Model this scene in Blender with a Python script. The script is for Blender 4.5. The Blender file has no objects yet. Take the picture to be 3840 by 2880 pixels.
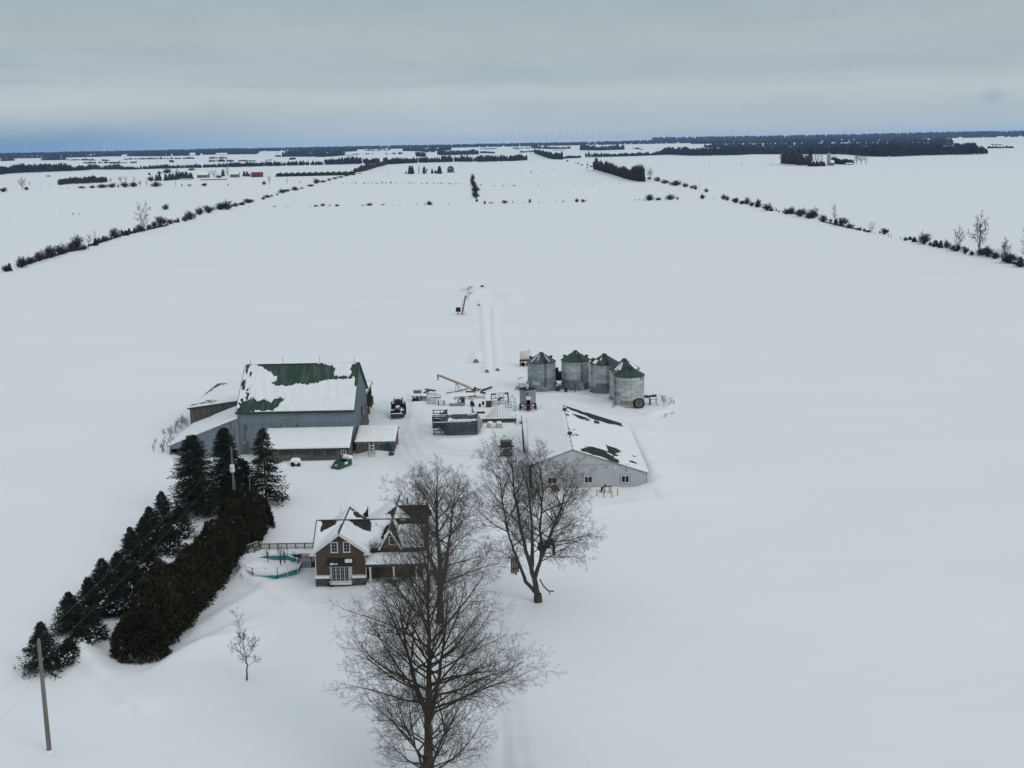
import bpy, math, random
import numpy as np
from mathutils import Vector, Matrix, kdtree, noise as mnoise
PI = math.pi
rad = math.radians
sc = bpy.context.scene
C = sc.collection

# ------------------------------------------------------------------ camera model (photo pixels of the 3840x2880 frame <-> metres)
FPX, CXP, CYP, PITCH, ROLL, HCAM = 4450.0, 1920.0, 1440.0, rad(11.37), rad(1.1), 48.0
FW = np.array([0, math.cos(PITCH), -math.sin(PITCH)])
_rt = np.array([1.0, 0, 0]); _up = np.array([0, math.sin(PITCH), math.cos(PITCH)])
RT = math.cos(ROLL) * _rt - math.sin(ROLL) * _up
UP = math.sin(ROLL) * _rt + math.cos(ROLL) * _up
CAM = np.array([0, 0, HCAM])

def ray(px, py): return FW * FPX + RT * (px - CXP) - UP * (py - CYP)
def W(px, py, z=0.0):
    d = ray(px, py); return CAM + (z - HCAM) / d[2] * d
def WY(px, py, Y):
    d = ray(px, py); return CAM + Y / d[1] * d
def proj(P):
    v = np.asarray(P, float) - CAM
    zz = v @ FW
    return CXP + FPX * (v @ RT) / zz, CYP - FPX * (v @ UP) / zz

def smooth(a, b, x):
    t = np.clip((x - a) / (b - a), 0, 1); return t * t * (3 - 2 * t)
def far_rise(Y): return 45.0 * smooth(4500.0, 11500.0, np.asarray(Y, float))
def G(px, py):
    """point of the ground, far rise included, seen at a photo pixel"""
    d = ray(px, py)
    lo, hi = 50.0, 14000.0
    def f(Y): return (CAM + Y / d[1] * d)[2] - far_rise(Y)
    if f(hi) > 0: return WY(px, py, hi)
    for _ in range(50):
        m = (lo + hi) / 2
        if f(m) > 0: lo = m
        else: hi = m
    p = WY(px, py, hi); return p

# ------------------------------------------------------------------ noise
def _hash(ix, iy, seed):
    n = (ix.astype(np.int64) * 374761393 + iy.astype(np.int64) * 668265263 + seed * 1442695041) & 0x7fffffff
    n = ((n ^ (n >> 13)) * 1274126177) & 0x7fffffff
    n = n ^ (n >> 16)
    return (n & 0xffff) / 65535.0
def vnoise(x, y, seed=0):
    x = np.asarray(x, float); y = np.asarray(y, float)
    ix = np.floor(x); iy = np.floor(y); fx = x - ix; fy = y - iy
    fx = fx * fx * (3 - 2 * fx); fy = fy * fy * (3 - 2 * fy)
    a = _hash(ix, iy, seed); b = _hash(ix + 1, iy, seed); c = _hash(ix, iy + 1, seed); d = _hash(ix + 1, iy + 1, seed)
    return (a * (1 - fx) + b * fx) * (1 - fy) + (c * (1 - fx) + d * fx) * fy - 0.5
def fbm(x, y, seed=0, o=4):
    s = 0; a = 1.0
    for k in range(o):
        s = s + a * vnoise(x * 2 ** k, y * 2 ** k, seed + 17 * k); a *= 0.5
    return s

# ------------------------------------------------------------------ terrain height
def seg_d(x, y, x0, y0, x1, y1):
    dx, dy = x1 - x0, y1 - y0; L2 = dx * dx + dy * dy
    t = np.clip(((x - x0) * dx + (y - y0) * dy) / L2, 0, 1)
    sx = x - (x0 + t * dx); sy = y - (y0 + t * dy)
    side = np.sign(dx * (y - y0) - dy * (x - x0))
    return np.sqrt(sx * sx + sy * sy) * side, t
DRIFTS = []      # (points, height, width on the one side, width on the other)
def drift(pix, h, wl, wr): 
    pts = [W(*p)[:2] for p in pix]; DRIFTS.append((pts, h, wl, wr))
# lee drifts beside the clipped cedar hedge, the pool and the spruce row
drift([(640, 2478), (745, 2432), (880, 2385)], .55, .5, 2.2)
drift([(655, 2440), (780, 2400), (900, 2340)], .45, .4, 1.8)
drift([(740, 2360), (850, 2290), (1000, 2200)], .4, .8, 2.2)
drift([(290, 2462), (330, 2505), (405, 2560), (480, 2640)], .75, 2.4, .7)
drift([(330, 2430), (300, 2480)], .7, 1.2, 1.4)
drift([(905, 2150), (950, 2190), (1010, 2225), (1085, 2270)], .55, 1.8, .5)
drift([(890, 2110), (935, 2100), (975, 2090)], 1.0, 1.0, 1.4)
drift([(905, 2165), (945, 2150), (985, 2160)], .8, .8, 1.0)
drift([(520, 2180), (600, 2120), (660, 2040)], .5, .8, 1.0)
# banks along the long shed and the bins, the small shed and the barn
drift([(2012, 1838), (2150, 1838), (2300, 1832), (2425, 1838)], .32, .8, 1.2)
drift([(2462, 1840), (2440, 1760), (2400, 1690), (2368, 1625)], 1.15, 1.6, 3.0)
drift([(2520, 1868), (2700, 1850)], .25, 1.0, 2.0)
drift([(2200, 1488), (2260, 1500), (2320, 1530)], .35, 1.0, 1.5)
drift([(2040, 1480), (2110, 1478), (2160, 1478)], .3, 1.0, 1.4)
drift([(2100, 1500), (2200, 1520), (2280, 1560), (2380, 1570)], .45, .5, 3.5)
drift([(1345, 1698), (1400, 1706), (1470, 1700), (1490, 1680)], .65, 1.2, .8)
drift([(1045, 1748), (1150, 1738), (1260, 1735)], .3, .8, 1.2)
drift([(1665, 1650), (1740, 1652), (1800, 1640), (1830, 1600)], .4, .6, 1.2)
drift([(1550, 1512), (1620, 1510), (1690, 1515)], .35, .7, 1.0)
drift([(1700, 1480), (1790, 1482), (1830, 1478)], .5, .8, 1.2)
drift([(1940, 1550), (1990, 1562), (2030, 1545)], .35, .5, 1.0)
drift([(640, 1730), (600, 1680), (660, 1600), (715, 1560)], .5, 1.2, 1.8)
drift([(2440, 1555), (2500, 1540), (2530, 1500)], .5, .8, 1.2)
drift([(1190, 2215), (1290, 2215), (1400, 2205)], .25, .7, 1.2)
drift([(1765, 1120), (1800, 1092), (1850, 1084), (1905, 1100), (1935, 1118)], 1.5, 1.4, 4.5)
drift([(1830, 1118), (1880, 1116), (1925, 1128)], .9, 1.2, 2.5)
drift([(2110, 1880), (2250, 1905), (2400, 1880)], .3, .8, 2.0)
RUTS = []
def rut(pix, dep=.14, w=.28): RUTS.append(([W(*p)[:2] for p in pix], dep, w))
rut([(1895, 2900), (1880, 2740), (1868, 2600), (1850, 2450), (1800, 2200), (1760, 2000), (1800, 1850)], .12, .3)
rut([(1975, 2900), (1950, 2740), (1930, 2600), (1905, 2450), (1850, 2200), (1800, 2000), (1830, 1850)], .12, .3)
rut([(1905, 2900), (1890, 2740), (1878, 2600)], .16, .5)
rut([(1540, 1510), (1520, 1600), (1560, 1690), (1650, 1770), (1760, 1850)], .12)
rut([(1600, 1660), (1700, 1690), (1800, 1690), (1890, 1640), (1960, 1580)], .12)
rut([(1610, 1680), (1700, 1706), (1810, 1706), (1905, 1655), (1985, 1590)], .12)
rut([(1478, 1600), (1470, 1650), (1500, 1720), (1600, 1800), (1720, 1880)], .14)
rut([(1508, 1600), (1502, 1650), (1540, 1720), (1630, 1790), (1750, 1860)], .14)
rut([(1440, 1500), (1455, 1540), (1465, 1580)], .12)
rut([(1560, 1560), (1570, 1610), (1580, 1650)], .1)
rut([(1880, 1725), (1870, 1770), (1840, 1830)], .12)
rut([(1918, 1725), (1910, 1775), (1870, 1850)], .12)

def hgt(x, y):
    x = np.asarray(x, float); y = np.asarray(y, float)
    near = 1 - smooth(250, 420, y)
    mid = smooth(300, 900, y)
    h = far_rise(y)
    h = h + (.05 + .05 * near) * fbm(x / 30, y / 26, 3, 3) + .07 * near * fbm(x / 9 + y / 30, y / 4.2, 8, 3)
    h = h + near * .06 * np.maximum(0, fbm(x / 5, y / 1.3 + x / 18, 12, 2))
    h = h + mid * .35 * fbm(x / 240, y / 300, 21, 2)
    sel = (y > 60) & (y < 420) & (np.abs(x) < 90)
    if not np.any(sel): return h
    xs = x[sel] if x.ndim else x; ys = y[sel] if y.ndim else y
    add = np.zeros_like(xs)
    for pts, hh, wl, wr in DRIFTS:
        best = None
        for i in range(len(pts) - 1):
            d, t = seg_d(xs, ys, *pts[i], *pts[i + 1])
            best = d if best is None else np.where(np.abs(d) < np.abs(best), d, best)
        wob = 1 + .5 * vnoise(xs / 2.0, ys / 2.0, 31)
        prof = np.where(best > 0, np.exp(-(np.abs(best) / wl) ** 1.5), np.exp(-(np.abs(best) / wr) ** 1.5))
        add = add + hh * wob * prof
    for pts, dd, w in RUTS:
        best = None
        for i in range(len(pts) - 1):
            d, t = seg_d(xs, ys, *pts[i], *pts[i + 1]); d = np.abs(d)
            best = d if best is None else np.minimum(best, d)
        add = add - dd * np.exp(-(best / w) ** 2) + dd * .35 * np.exp(-((best - w * 1.9) / (w * .7)) ** 2)
    if x.ndim:
        h = h.copy(); h[sel] += add
        return h
    return h + add
def hz(x, y): return float(hgt(np.array([x]), np.array([y]))[0])
def gp(px, py, lift=0.0):
    """ground point under a photo pixel in the farmyard, on the drifted snow"""
    p = W(px, py)
    for _ in range(3): p = W(px, py, hz(p[0], p[1]) * .9)
    return np.array([p[0], p[1], hz(p[0], p[1]) + lift])

# ------------------------------------------------------------------ mesh builder
class MB:
    def __init__(s): s.V = []; s.F = []; s.n = 0
    def add(s, V, F):
        V = np.asarray(V, float).reshape(-1, 3)
        s.V.append(V); o = s.n
        s.F.extend([tuple(i + o for i in f) for f in F]); s.n += len(V); return s
    def box(s, c, d, rz=0.0, M=None):
        x, y, z = [k / 2 for k in d]
        v = np.array([(-x, -y, -z), (x, -y, -z), (x, y, -z), (-x, y, -z), (-x, -y, z), (x, -y, z), (x, y, z), (-x, y, z)])
        if rz: ca, sa = math.cos(rz), math.sin(rz); v = v @ np.array([[ca, sa, 0], [-sa, ca, 0], [0, 0, 1]])
        if M is not None: v = v @ np.asarray(M).T
        return s.add(v + np.asarray(c, float), [(3, 2, 1, 0), (4, 5, 6, 7), (0, 1, 5, 4), (1, 2, 6, 5), (2, 3, 7, 6), (3, 0, 4, 7)])
    def rbox(s, c, d, r=.05, rz=0.0):
        """box with bevelled vertical edges and a bevelled top"""
        x, y, z = d[0] / 2, d[1] / 2, d[2] / 2
        def ring(ins, zz): 
            X, Y = x - ins, y - ins
            return [(-X + r, -Y, zz), (X - r, -Y, zz), (X, -Y + r, zz), (X, Y - r, zz), (X - r, Y, zz), (-X + r, Y, zz), (-X, Y - r, zz), (-X, -Y + r, zz)]
        v = np.array(ring(0, -z) + ring(0, z - r) + ring(r, z))
        if rz: ca, sa = math.cos(rz), math.sin(rz); v = v @ np.array([[ca, sa, 0], [-sa, ca, 0], [0, 0, 1]])
        f = [tuple(range(7, -1, -1)), tuple(range(16, 24))]
        for k in range(2):
            for i in range(8): j = (i + 1) % 8; f.append((k * 8 + i, k * 8 + j, k * 8 + 8 + j, k * 8 + 8 + i))
        return s.add(v + np.asarray(c, float), f)
    def bar(s, p, q, w, h=None):
        p = np.asarray(p, float); q = np.asarray(q, float); h = h or w
        d = q - p; L = np.linalg.norm(d); d = d / L
        a = np.array([0, 0, 1.0]) if abs(d[2]) < .95 else np.array([0, 1.0, 0])
        sx = np.cross(d, a); sx /= np.linalg.norm(sx); sz = np.cross(sx, d)
        v = [e + sx * i * w / 2 + sz * j * h / 2 for e in (p, q) for i, j in ((-1, -1), (1, -1), (1, 1), (-1, 1))]
        return s.add(v, [(0, 1, 2, 3), (7, 6, 5, 4), (0, 4, 5, 1), (1, 5, 6, 2), (2, 6, 7, 3), (3, 7, 4, 0)])
    def tube(s, p, q, r0, r1=None, n=8, caps=True):
        r1 = r0 if r1 is None else r1
        p = np.asarray(p, float); q = np.asarray(q, float); d = q - p; d = d / np.linalg.norm(d)
        a = np.array([0, 0, 1.0]) if abs(d[2]) < .95 else np.array([0, 1.0, 0])
        u = np.cross(d, a); u /= np.linalg.norm(u); w = np.cross(u, d)
        v = []
        for e, r in ((p, r0), (q, r1)):
            for k in range(n): t = 2 * PI * k / n; v.append(e + r * (math.cos(t) * u + math.sin(t) * w))
        f = [(k, n + k, n + (k + 1) % n, (k + 1) % n) for k in range(n)]
        if caps: f += [tuple(range(n)), tuple(range(2 * n - 1, n - 1, -1))]
        return s.add(v, f)
    def path(s, pts, r, n=6):
        for a, b in zip(pts[:-1], pts[1:]): s.tube(a, b, r, r, n)
        return s
    def lathe(s, prof, n=24, c=(0, 0, 0), axis=None):
        v = []
        for r, z in prof:
            for k in range(n): t = 2 * PI * k / n; v.append((r * math.cos(t), r * math.sin(t), z))
        v = np.array(v)
        if axis is not None:
            q = Vector((0, 0, 1)).rotation_difference(Vector(axis)).to_matrix(); v = v @ np.array(q).T
        f = []
        for i in range(len(prof) - 1):
            for k in range(n): j = (k + 1) % n; f.append((i * n + k, i * n + j, i * n + n + j, i * n + n + k))
        if prof[0][0] > 1e-6: f.append(tuple(range(n - 1, -1, -1)))
        if prof[-1][0] > 1e-6: f.append(tuple(range((len(prof) - 1) * n, len(prof) * n)))
        return s.add(v + np.asarray(c, float), f)
    def poly(s, pts): return s.add(pts, [tuple(range(len(pts)))])
    def slab(s, pts, off):
        """flat polygon given thickness along the vector off"""
        p = np.asarray(pts, float); off = np.asarray(off, float); n = len(p)
        nn = np.cross(p[1] - p[0], p[2] - p[1])
        if nn @ off > 0: p = p[::-1]
        v = np.vstack([p, p + off])
        f = [tuple(range(n)), tuple(range(2 * n - 1, n - 1, -1))] + [(k, k + n, (k + 1) % n + n, (k + 1) % n) for k in range(n)]
        return s.add(v, f)

ORG = {}
def newmesh(name, V, F, mat, smooth_=False):
    me = bpy.data.meshes.new(name)
    me.from_pydata(np.asarray(V, float).tolist(), [], F)
    if mat is not None:
        for m in (mat if isinstance(mat, (list, tuple)) else [mat]): me.materials.append(m)
    if smooth_: me.polygons.foreach_set('use_smooth', [True] * len(me.polygons))
    me.update(); return me
def npmesh(name, V, Q, mat, smooth_=False):
    """fast mesh from an array of vertices and an array of faces of equal size"""
    V = np.ascontiguousarray(V, dtype=np.float32); Q = np.ascontiguousarray(Q, dtype=np.int32)
    me = bpy.data.meshes.new(name); m, k = Q.shape
    me.vertices.add(len(V)); me.vertices.foreach_set('co', V.ravel())
    me.loops.add(m * k); me.loops.foreach_set('vertex_index', Q.ravel())
    me.polygons.add(m)
    me.polygons.foreach_set('loop_start', np.arange(0, m * k, k, dtype=np.int32))
    if smooth_: me.polygons.foreach_set('use_smooth', np.ones(m, dtype=bool))
    if mat is not None: me.materials.append(mat)
    me.update(calc_edges=True); me.validate(); return me

def thing(name, label, cat, loc=(0, 0, 0), group=None):
    o = bpy.data.objects.new(name, None); C.objects.link(o); o.empty_display_size = .3
    o.location = [float(a) for a in loc]; o['label'] = label; o['category'] = cat
    if group: o['group'] = group
    ORG[o.name] = np.array([float(a) for a in loc]); return o
def link(name, me, parent=None, org=(0, 0, 0)):
    o = bpy.data.objects.new(name, me); C.objects.link(o)
    if parent is not None: o.parent = parent
    ORG[o.name] = np.asarray(org, float); return o
def part(mb, name, mat, parent, label=None, smooth_=False):
    org = ORG[parent.name]
    V = np.vstack(mb.V) - org
    o = link(name, newmesh(name, V, mb.F, mat, smooth_), parent, org)
    if label: o['label'] = label
    return o
def solo(mb, name, mat, label, cat, group=None, smooth_=False, kind=None, loc=None):
    V = np.vstack(mb.V)
    if loc is None: loc = [float((V[:, 0].min() + V[:, 0].max()) / 2), float((V[:, 1].min() + V[:, 1].max()) / 2), float(V[:, 2].min())]
    o = link(name, newmesh(name, V - np.array(loc), mb.F, mat, smooth_), None, loc); o.location = loc
    o['label'] = label; o['category'] = cat
    if group: o['group'] = group
    if kind: o['kind'] = kind
    return o
def copy_tree(o, parent=None):
    c = o.copy(); C.objects.link(c)
    if parent is not None: c.parent = parent
    for ch in list(o.children): copy_tree(ch, c)
    return c

# ------------------------------------------------------------------ materials
def mat(name, c1, c2=None, sc_=(1, 1, 1), ns=2.0, rough=.85, bump=0.0, bs=None, metal=0.0, lo=.35, hi=.65, detail=5.0, spec=.3, attr=None, c3=None):
    m = bpy.data.materials.new(name); m.use_nodes = True
    nt = m.node_tree; N = nt.nodes; L = nt.links; b = N['Principled BSDF']
    b.inputs['Roughness'].default_value = rough; b.inputs['Metallic'].default_value = metal
    b.inputs['Specular IOR Level'].default_value = spec
    b.inputs['Base Color'].default_value = (*c1, 1)
    tc = N.new('ShaderNodeTexCoord'); mp = N.new('ShaderNodeMapping'); mp.inputs['Scale'].default_value = sc_
    L.new(tc.outputs['Object'], mp.inputs['Vector'])
    if c2 is not None:
        n = N.new('ShaderNodeTexNoise'); n.inputs['Scale'].default_value = ns; n.inputs['Detail'].default_value = detail
        L.new(mp.outputs[0], n.inputs['Vector'])
        r = N.new('ShaderNodeValToRGB'); e = r.color_ramp.elements
        e[0].position = lo; e[0].color = (*c1, 1); e[1].position = hi; e[1].color = (*c2, 1)
        if c3 is not None: q = e.new((lo + hi) / 2); q.color = (*c3, 1)
        L.new(n.outputs['Fac'], r.inputs['Fac'])
        out = r.outputs['Color']
        if attr:
            a = N.new('ShaderNodeAttribute'); a.attribute_name = attr
            mx = N.new('ShaderNodeMix'); mx.data_type = 'RGBA'; mx.blend_type = 'MULTIPLY'; mx.inputs['Factor'].default_value = 1
            L.new(out, mx.inputs['A']); L.new(a.outputs['Color'], mx.inputs['B']); out = mx.outputs['Result']
        L.new(out, b.inputs['Base Color'])
    if bump:
        n2 = N.new('ShaderNodeTexNoise'); n2.inputs['Scale'].default_value = bs or ns; n2.inputs['Detail'].default_value = 6
        L.new(mp.outputs[0], n2.inputs['Vector'])
        bp = N.new('ShaderNodeBump'); bp.inputs['Distance'].default_value = bump; bp.inputs['Strength'].default_value = .8
        L.new(n2.outputs['Fac'], bp.inputs['Height']); L.new(bp.outputs[0], b.inputs['Normal'])
    return m

M = {}
M['snow'] = mat('snow', (.80, .83, .86), (.86, .88, .90), (1, 1.6, 1), .35, .75, .05, 1.2, spec=.2)
M['roofsnow'] = mat('roof_snow', (.77, .805, .825), (.83, .86, .87), (1, 1, 1), .8, .75, .03, 2.0, spec=.2)
M['thinsnow'] = mat('thin_roof_snow', (.72, .76, .775), (.83, .86, .87), (4, .5, .5), 1.0, .75, .02, 3.0, spec=.2)
M['green'] = mat('green_metal', (.016, .046, .035), (.030, .068, .050), (2.5, .5, .5), 1.2, .5, .01, 3, c3=(.020, .052, .040))
M['greenold'] = mat('weathered_green_metal', (.022, .062, .042), (.075, .10, .085), (1.6, .25, .25), .9, .6, c3=(.035, .07, .055), lo=.40, hi=.62)
M['blue'] = mat('blue_grey_siding', (.150, .195, .225), (.195, .24, .27), (6, 6, .35), .9, .6, .01, 3)
M['rust'] = mat('rusty_siding', (.17, .20, .22), (.12, .05, .04), (5, 5, .6), 1.2, .8, c3=(.15, .12, .12))
M['barnwood'] = mat('weathered_boards', (.075, .072, .07), (.16, .15, .145), (7, 7, .35), 1.0, .9, .02, 3)
M['darkwood'] = mat('dark_boards', (.04, .036, .034), (.085, .078, .072), (6, 6, .4), 1.0, .9)
M['brownwood'] = mat('brown_planks', (.07, .05, .032), (.12, .09, .06), (.5, .5, 5), 1.0, .9, .02)
M['greywood'] = mat('grey_pole_wood', (.20, .19, .175), (.13, .12, .11), (6, 6, .3), 1.0, .9)
M['brown'] = mat('brown_siding', (.098, .072, .052), (.122, .090, .065), (.6, .6, 7), 1.0, .75, .01)
M['trim'] = mat('white_trim', (.66, .68, .68), (.74, .75, .75), rough=.5)
M['glass'] = mat('window_glass', (.012, .016, .02), (.03, .036, .045), ns=1.0, rough=.12, spec=.22)
M['shingle'] = mat('dark_shingles', (.022, .019, .018), (.045, .038, .034), (3, 3, 3), 2.0, .9, .02)
M['brownmetal'] = mat('brown_ridge_metal', (.05, .037, .032), (.075, .056, .048), ns=1.0, rough=.55)
M['stone'] = mat('field_stone', (.06, .052, .048), (.13, .115, .10), ns=3.5, rough=.9, bump=.04)
M['greysiding'] = mat('light_grey_siding', (.49, .51, .52), (.54, .56, .565), (1, 1, .3), .6, .45)
M['galv'] = mat('galvanised_steel', (.36, .385, .39), (.50, .52, .515), (.9, .9, 1.4), 1.1, .5, attr='tone', lo=.3, hi=.7, c3=(.43, .455, .455), metal=.15)
M['steel'] = mat('grey_steel', (.20, .225, .235), (.29, .31, .315), ns=1.3, rough=.5)
M['dsteel'] = mat('dark_steel', (.03, .033, .036), (.06, .062, .065), ns=1.5, rough=.55)
M['tank'] = mat('blue_grey_tank_steel', (.042, .060, .075), (.075, .096, .11), (.6, .6, 1.2), .9, .5, c3=(.052, .072, .088))
M['black'] = mat('black_rubber', (.012, .012, .013), (.028, .028, .03), ns=3, rough=.85)
M['yellow'] = mat('faded_yellow_paint', (.33, .24, .12), (.42, .32, .18), (2, 2, 2), 1.0, .6)
M['ybollard'] = mat('yellow_bollard_paint', (.55, .28, .07), (.60, .34, .10), ns=2.0, rough=.5)
M['red'] = mat('red_paint', (.17, .022, .022), (.23, .04, .035), ns=2.0, rough=.45)
M['dred'] = mat('dark_red_iron', (.075, .018, .018), (.11, .035, .03), ns=2.0, rough=.6)
M['rustiron'] = mat('rusty_iron', (.07, .042, .03), (.13, .075, .05), ns=2.0, rough=.85)
M['plastic'] = mat('cream_plastic', (.58, .56, .50), (.66, .64, .58), ns=1.0, rough=.5)
M['concrete'] = mat('concrete', (.27, .27, .255), (.36, .355, .335), ns=2.0, rough=.9)
M['teal'] = mat('teal_liner', (.035, .19, .21), (.06, .26, .28), ns=1.0, rough=.5)
M['navy'] = mat('navy_cloth', (.018, .022, .032), (.032, .038, .05), ns=2.0, rough=.9)
M['bronze'] = mat('dark_bronze_paint', (.035, .031, .028), (.055, .048, .043), ns=1.5, rough=.35, spec=.5)
M['dgreen'] = mat('dark_green_paint', (.012, .055, .048), (.02, .075, .062), ns=1.5, rough=.5)
M['chrome'] = mat('chrome', (.16, .165, .17), (.24, .245, .25), ns=2.0, rough=.3, metal=.6)
M['lamp'] = mat('lamp_lens', (.55, .56, .56), (.65, .66, .66), ns=2.0, rough=.2)
M['straw'] = mat('weathered_straw', (.13, .115, .095), (.30, .28, .25), ns=2.5, rough=.95, bump=.06)
M['bark'] = mat('grey_brown_bark', (.045, .039, .033), (.085, .075, .064), (3, 3, .8), 2.0, .95, .03)
M['barkred'] = mat('brown_mossy_bark', (.06, .044, .028), (.085, .07, .038), (3, 3, .8), 1.2, .95, .04, c3=(.07, .052, .034))
M['twig'] = mat('twig_bark', (.060, .052, .047), (.09, .08, .072), ns=.8, rough=.95)
M['twigpale'] = mat('pale_twig_bark', (.12, .105, .09), (.17, .15, .13), ns=.8, rough=.95)
M['bush'] = mat('dark_scrub_twigs', (.040, .038, .034), (.075, .07, .062), ns=.5, rough=.95)
M['weed'] = mat('dry_weed_stems', (.10, .095, .08), (.16, .15, .125), ns=.5, rough=.95)
M['spruce'] = mat('spruce_needles', (.010, .018, .014), (.022, .036, .026), ns=1.2, rough=.9)
M['spruceb'] = mat('blue_spruce_needles', (.010, .017, .013), (.026, .038, .029), ns=1.2, rough=.9)
M['cedar'] = mat('cedar_foliage', (.014, .012, .007), (.042, .033, .019), ns=.8, rough=.9, c3=(.022, .020, .011), lo=.3, hi=.7)
M['wood'] = mat('winter_wood', (.022, .021, .020), (.050, .044, .040), (.01, .01, .02), 2.0, .95)
M['copse'] = mat('copse_twigs', (.036, .034, .032), (.07, .064, .058), (.1, .1, .05), 2.0, .95)
M['woodtan'] = mat('tan_winter_twigs', (.055, .045, .033), (.095, .075, .055), (.02, .02, .02), 2.0, .95)
M['pinefar'] = mat('far_pine_needles', (.012, .022, .017), (.026, .038, .03), (.05, .05, .05), 2.0, .95)
M['barnred'] = mat('red_barn_paint', (.15, .032, .028), (.20, .045, .04), (1, 1, .3), .6, .8)
M['tan'] = mat('tan_siding', (.17, .145, .11), (.22, .19, .15), ns=.6, rough=.8)
M['tealbarn'] = mat('blue_green_siding', (.035, .07, .085), (.05, .09, .105), (1, 1, .3), .6, .6)
M['white'] = mat('white_paint', (.66, .67, .68), (.74, .75, .75), ns=1.5, rough=.5)
M['far_white'] = mat('turbine_paint', (.58, .60, .62), (.64, .65, .66), ns=.2, rough=.5)
# ------------------------------------------------------------------ snow lying on a roof plane
def poly_sd(px, py, poly):
    """signed distance (positive inside) of arrays of points to a polygon"""
    n = len(poly); inside = np.zeros(px.shape, bool); dmin = np.full(px.shape, 1e9)
    for i in range(n):
        x0, y0 = poly[i]; x1, y1 = poly[(i + 1) % n]
        dx, dy = x1 - x0, y1 - y0
        t = np.clip(((px - x0) * dx + (py - y0) * dy) / (dx * dx + dy * dy + 1e-9), 0, 1)
        dmin = np.minimum(dmin, np.hypot(px - x0 - t * dx, py - y0 - t * dy))
        c = ((y0 > py) != (y1 > py)) & (px < (x1 - x0) * (py - y0) / (y1 - y0 + 1e-12) + x0)
        inside ^= c
    return np.where(inside, dmin, -dmin)
def snow_cover(name, parent, P0, U, V, res=.15, snow=None, bare=None, thick=.14, amp=6.0, mpp=.045, m=None, seed=1, streak=(.18, 1.4), lift=.015, edge=.12, clip=None):
    """a layer of snow with real thickness on the roof rectangle P0, P0+U, P0+V; snow and bare are outlines in photo pixels"""
    P0, U, V = (np.asarray(a, float) for a in (P0, U, V))
    lu, lv = np.linalg.norm(U), np.linalg.norm(V)
    nu, nv = max(4, int(lu / res)), max(4, int(lv / res))
    nrm = np.cross(U, V); nrm /= np.linalg.norm(nrm)
    if nrm[2] < 0: nrm = -nrm
    a, b = np.meshgrid(np.linspace(0, 1, nu + 1), np.linspace(0, 1, nv + 1), indexing='ij')
    pts = P0 + a[..., None] * U + b[..., None] * V
    flat = pts.reshape(-1, 3)
    v = flat - CAM; zz = v @ FW
    px = (CXP + FPX * (v @ RT) / zz).reshape(a.shape); py = (CYP - FPX * (v @ UP) / zz).reshape(a.shape)
    sd = np.full(a.shape, 1e3)
    if snow is not None:
        sd = np.full(a.shape, -1e3)
        for p in snow: sd = np.maximum(sd, poly_sd(px, py, p))
    if bare is not None:
        for p in bare: sd = np.minimum(sd, -poly_sd(px, py, p))
    nz = fbm(a * lu / streak[0], b * lv / streak[1], seed, 3) * amp + fbm(a * lu / .7, b * lv / .7, seed + 5, 3) * amp * .8
    far = np.abs(sd) > 500
    sd = np.where(far, sd, sd + nz)
    sd_m = sd * mpp
    if clip is not None:
        sd_m = np.where(clip(pts), sd_m, -1)
    border = np.minimum(np.minimum(a, 1 - a) * lu, np.minimum(b, 1 - b) * lv)
    lump = 1 + .35 * fbm(a * lu / 1.7, b * lv / 1.7, seed + 9, 2)
    h = thick * lump * smooth(0, .45, sd_m) * (.35 + .65 * smooth(0, edge + .12, border)) + lift
    keep = sd_m > 0
    V3 = (pts + h[..., None] * nrm).reshape(-1, 3)
    base = (pts + .004 * nrm).reshape(-1, 3)
    idx = np.arange((nu + 1) * (nv + 1)).reshape(nu + 1, nv + 1)
    q = np.stack([idx[:-1, :-1], idx[1:, :-1], idx[1:, 1:], idx[:-1, 1:]], -1).reshape(-1, 4)
    kk = keep.ravel()
    q = q[kk[q].sum(1) >= 3]
    if not len(q): return None
    V3 = np.where(kk[:, None], V3, base)
    # skirt round the rim of the layer
    from collections import Counter
    cnt = {}
    for f in q:
        for i in range(4):
            e = (f[i], f[(i + 1) % 4]); k = (min(e), max(e)); cnt[k] = None if k in cnt else e
    rim = [e for e in cnt.values() if e is not None]
    o = len(V3); vs = sorted({i for e in rim for i in e}); mp = {i: o + k for k, i in enumerate(vs)}
    V4 = np.vstack([V3, base[vs]])
    q2 = np.array([(e[1], e[0], mp[e[0]], mp[e[1]]) for e in rim])
    Q = np.vstack([q, q2])
    used = np.unique(Q); re = np.full(len(V4), -1); re[used] = np.arange(len(used))
    org = ORG[parent.name]
    me = npmesh(name, V4[used] - org, re[Q], m or M['roofsnow'], True)
    return link(name, me, parent, org)

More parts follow.
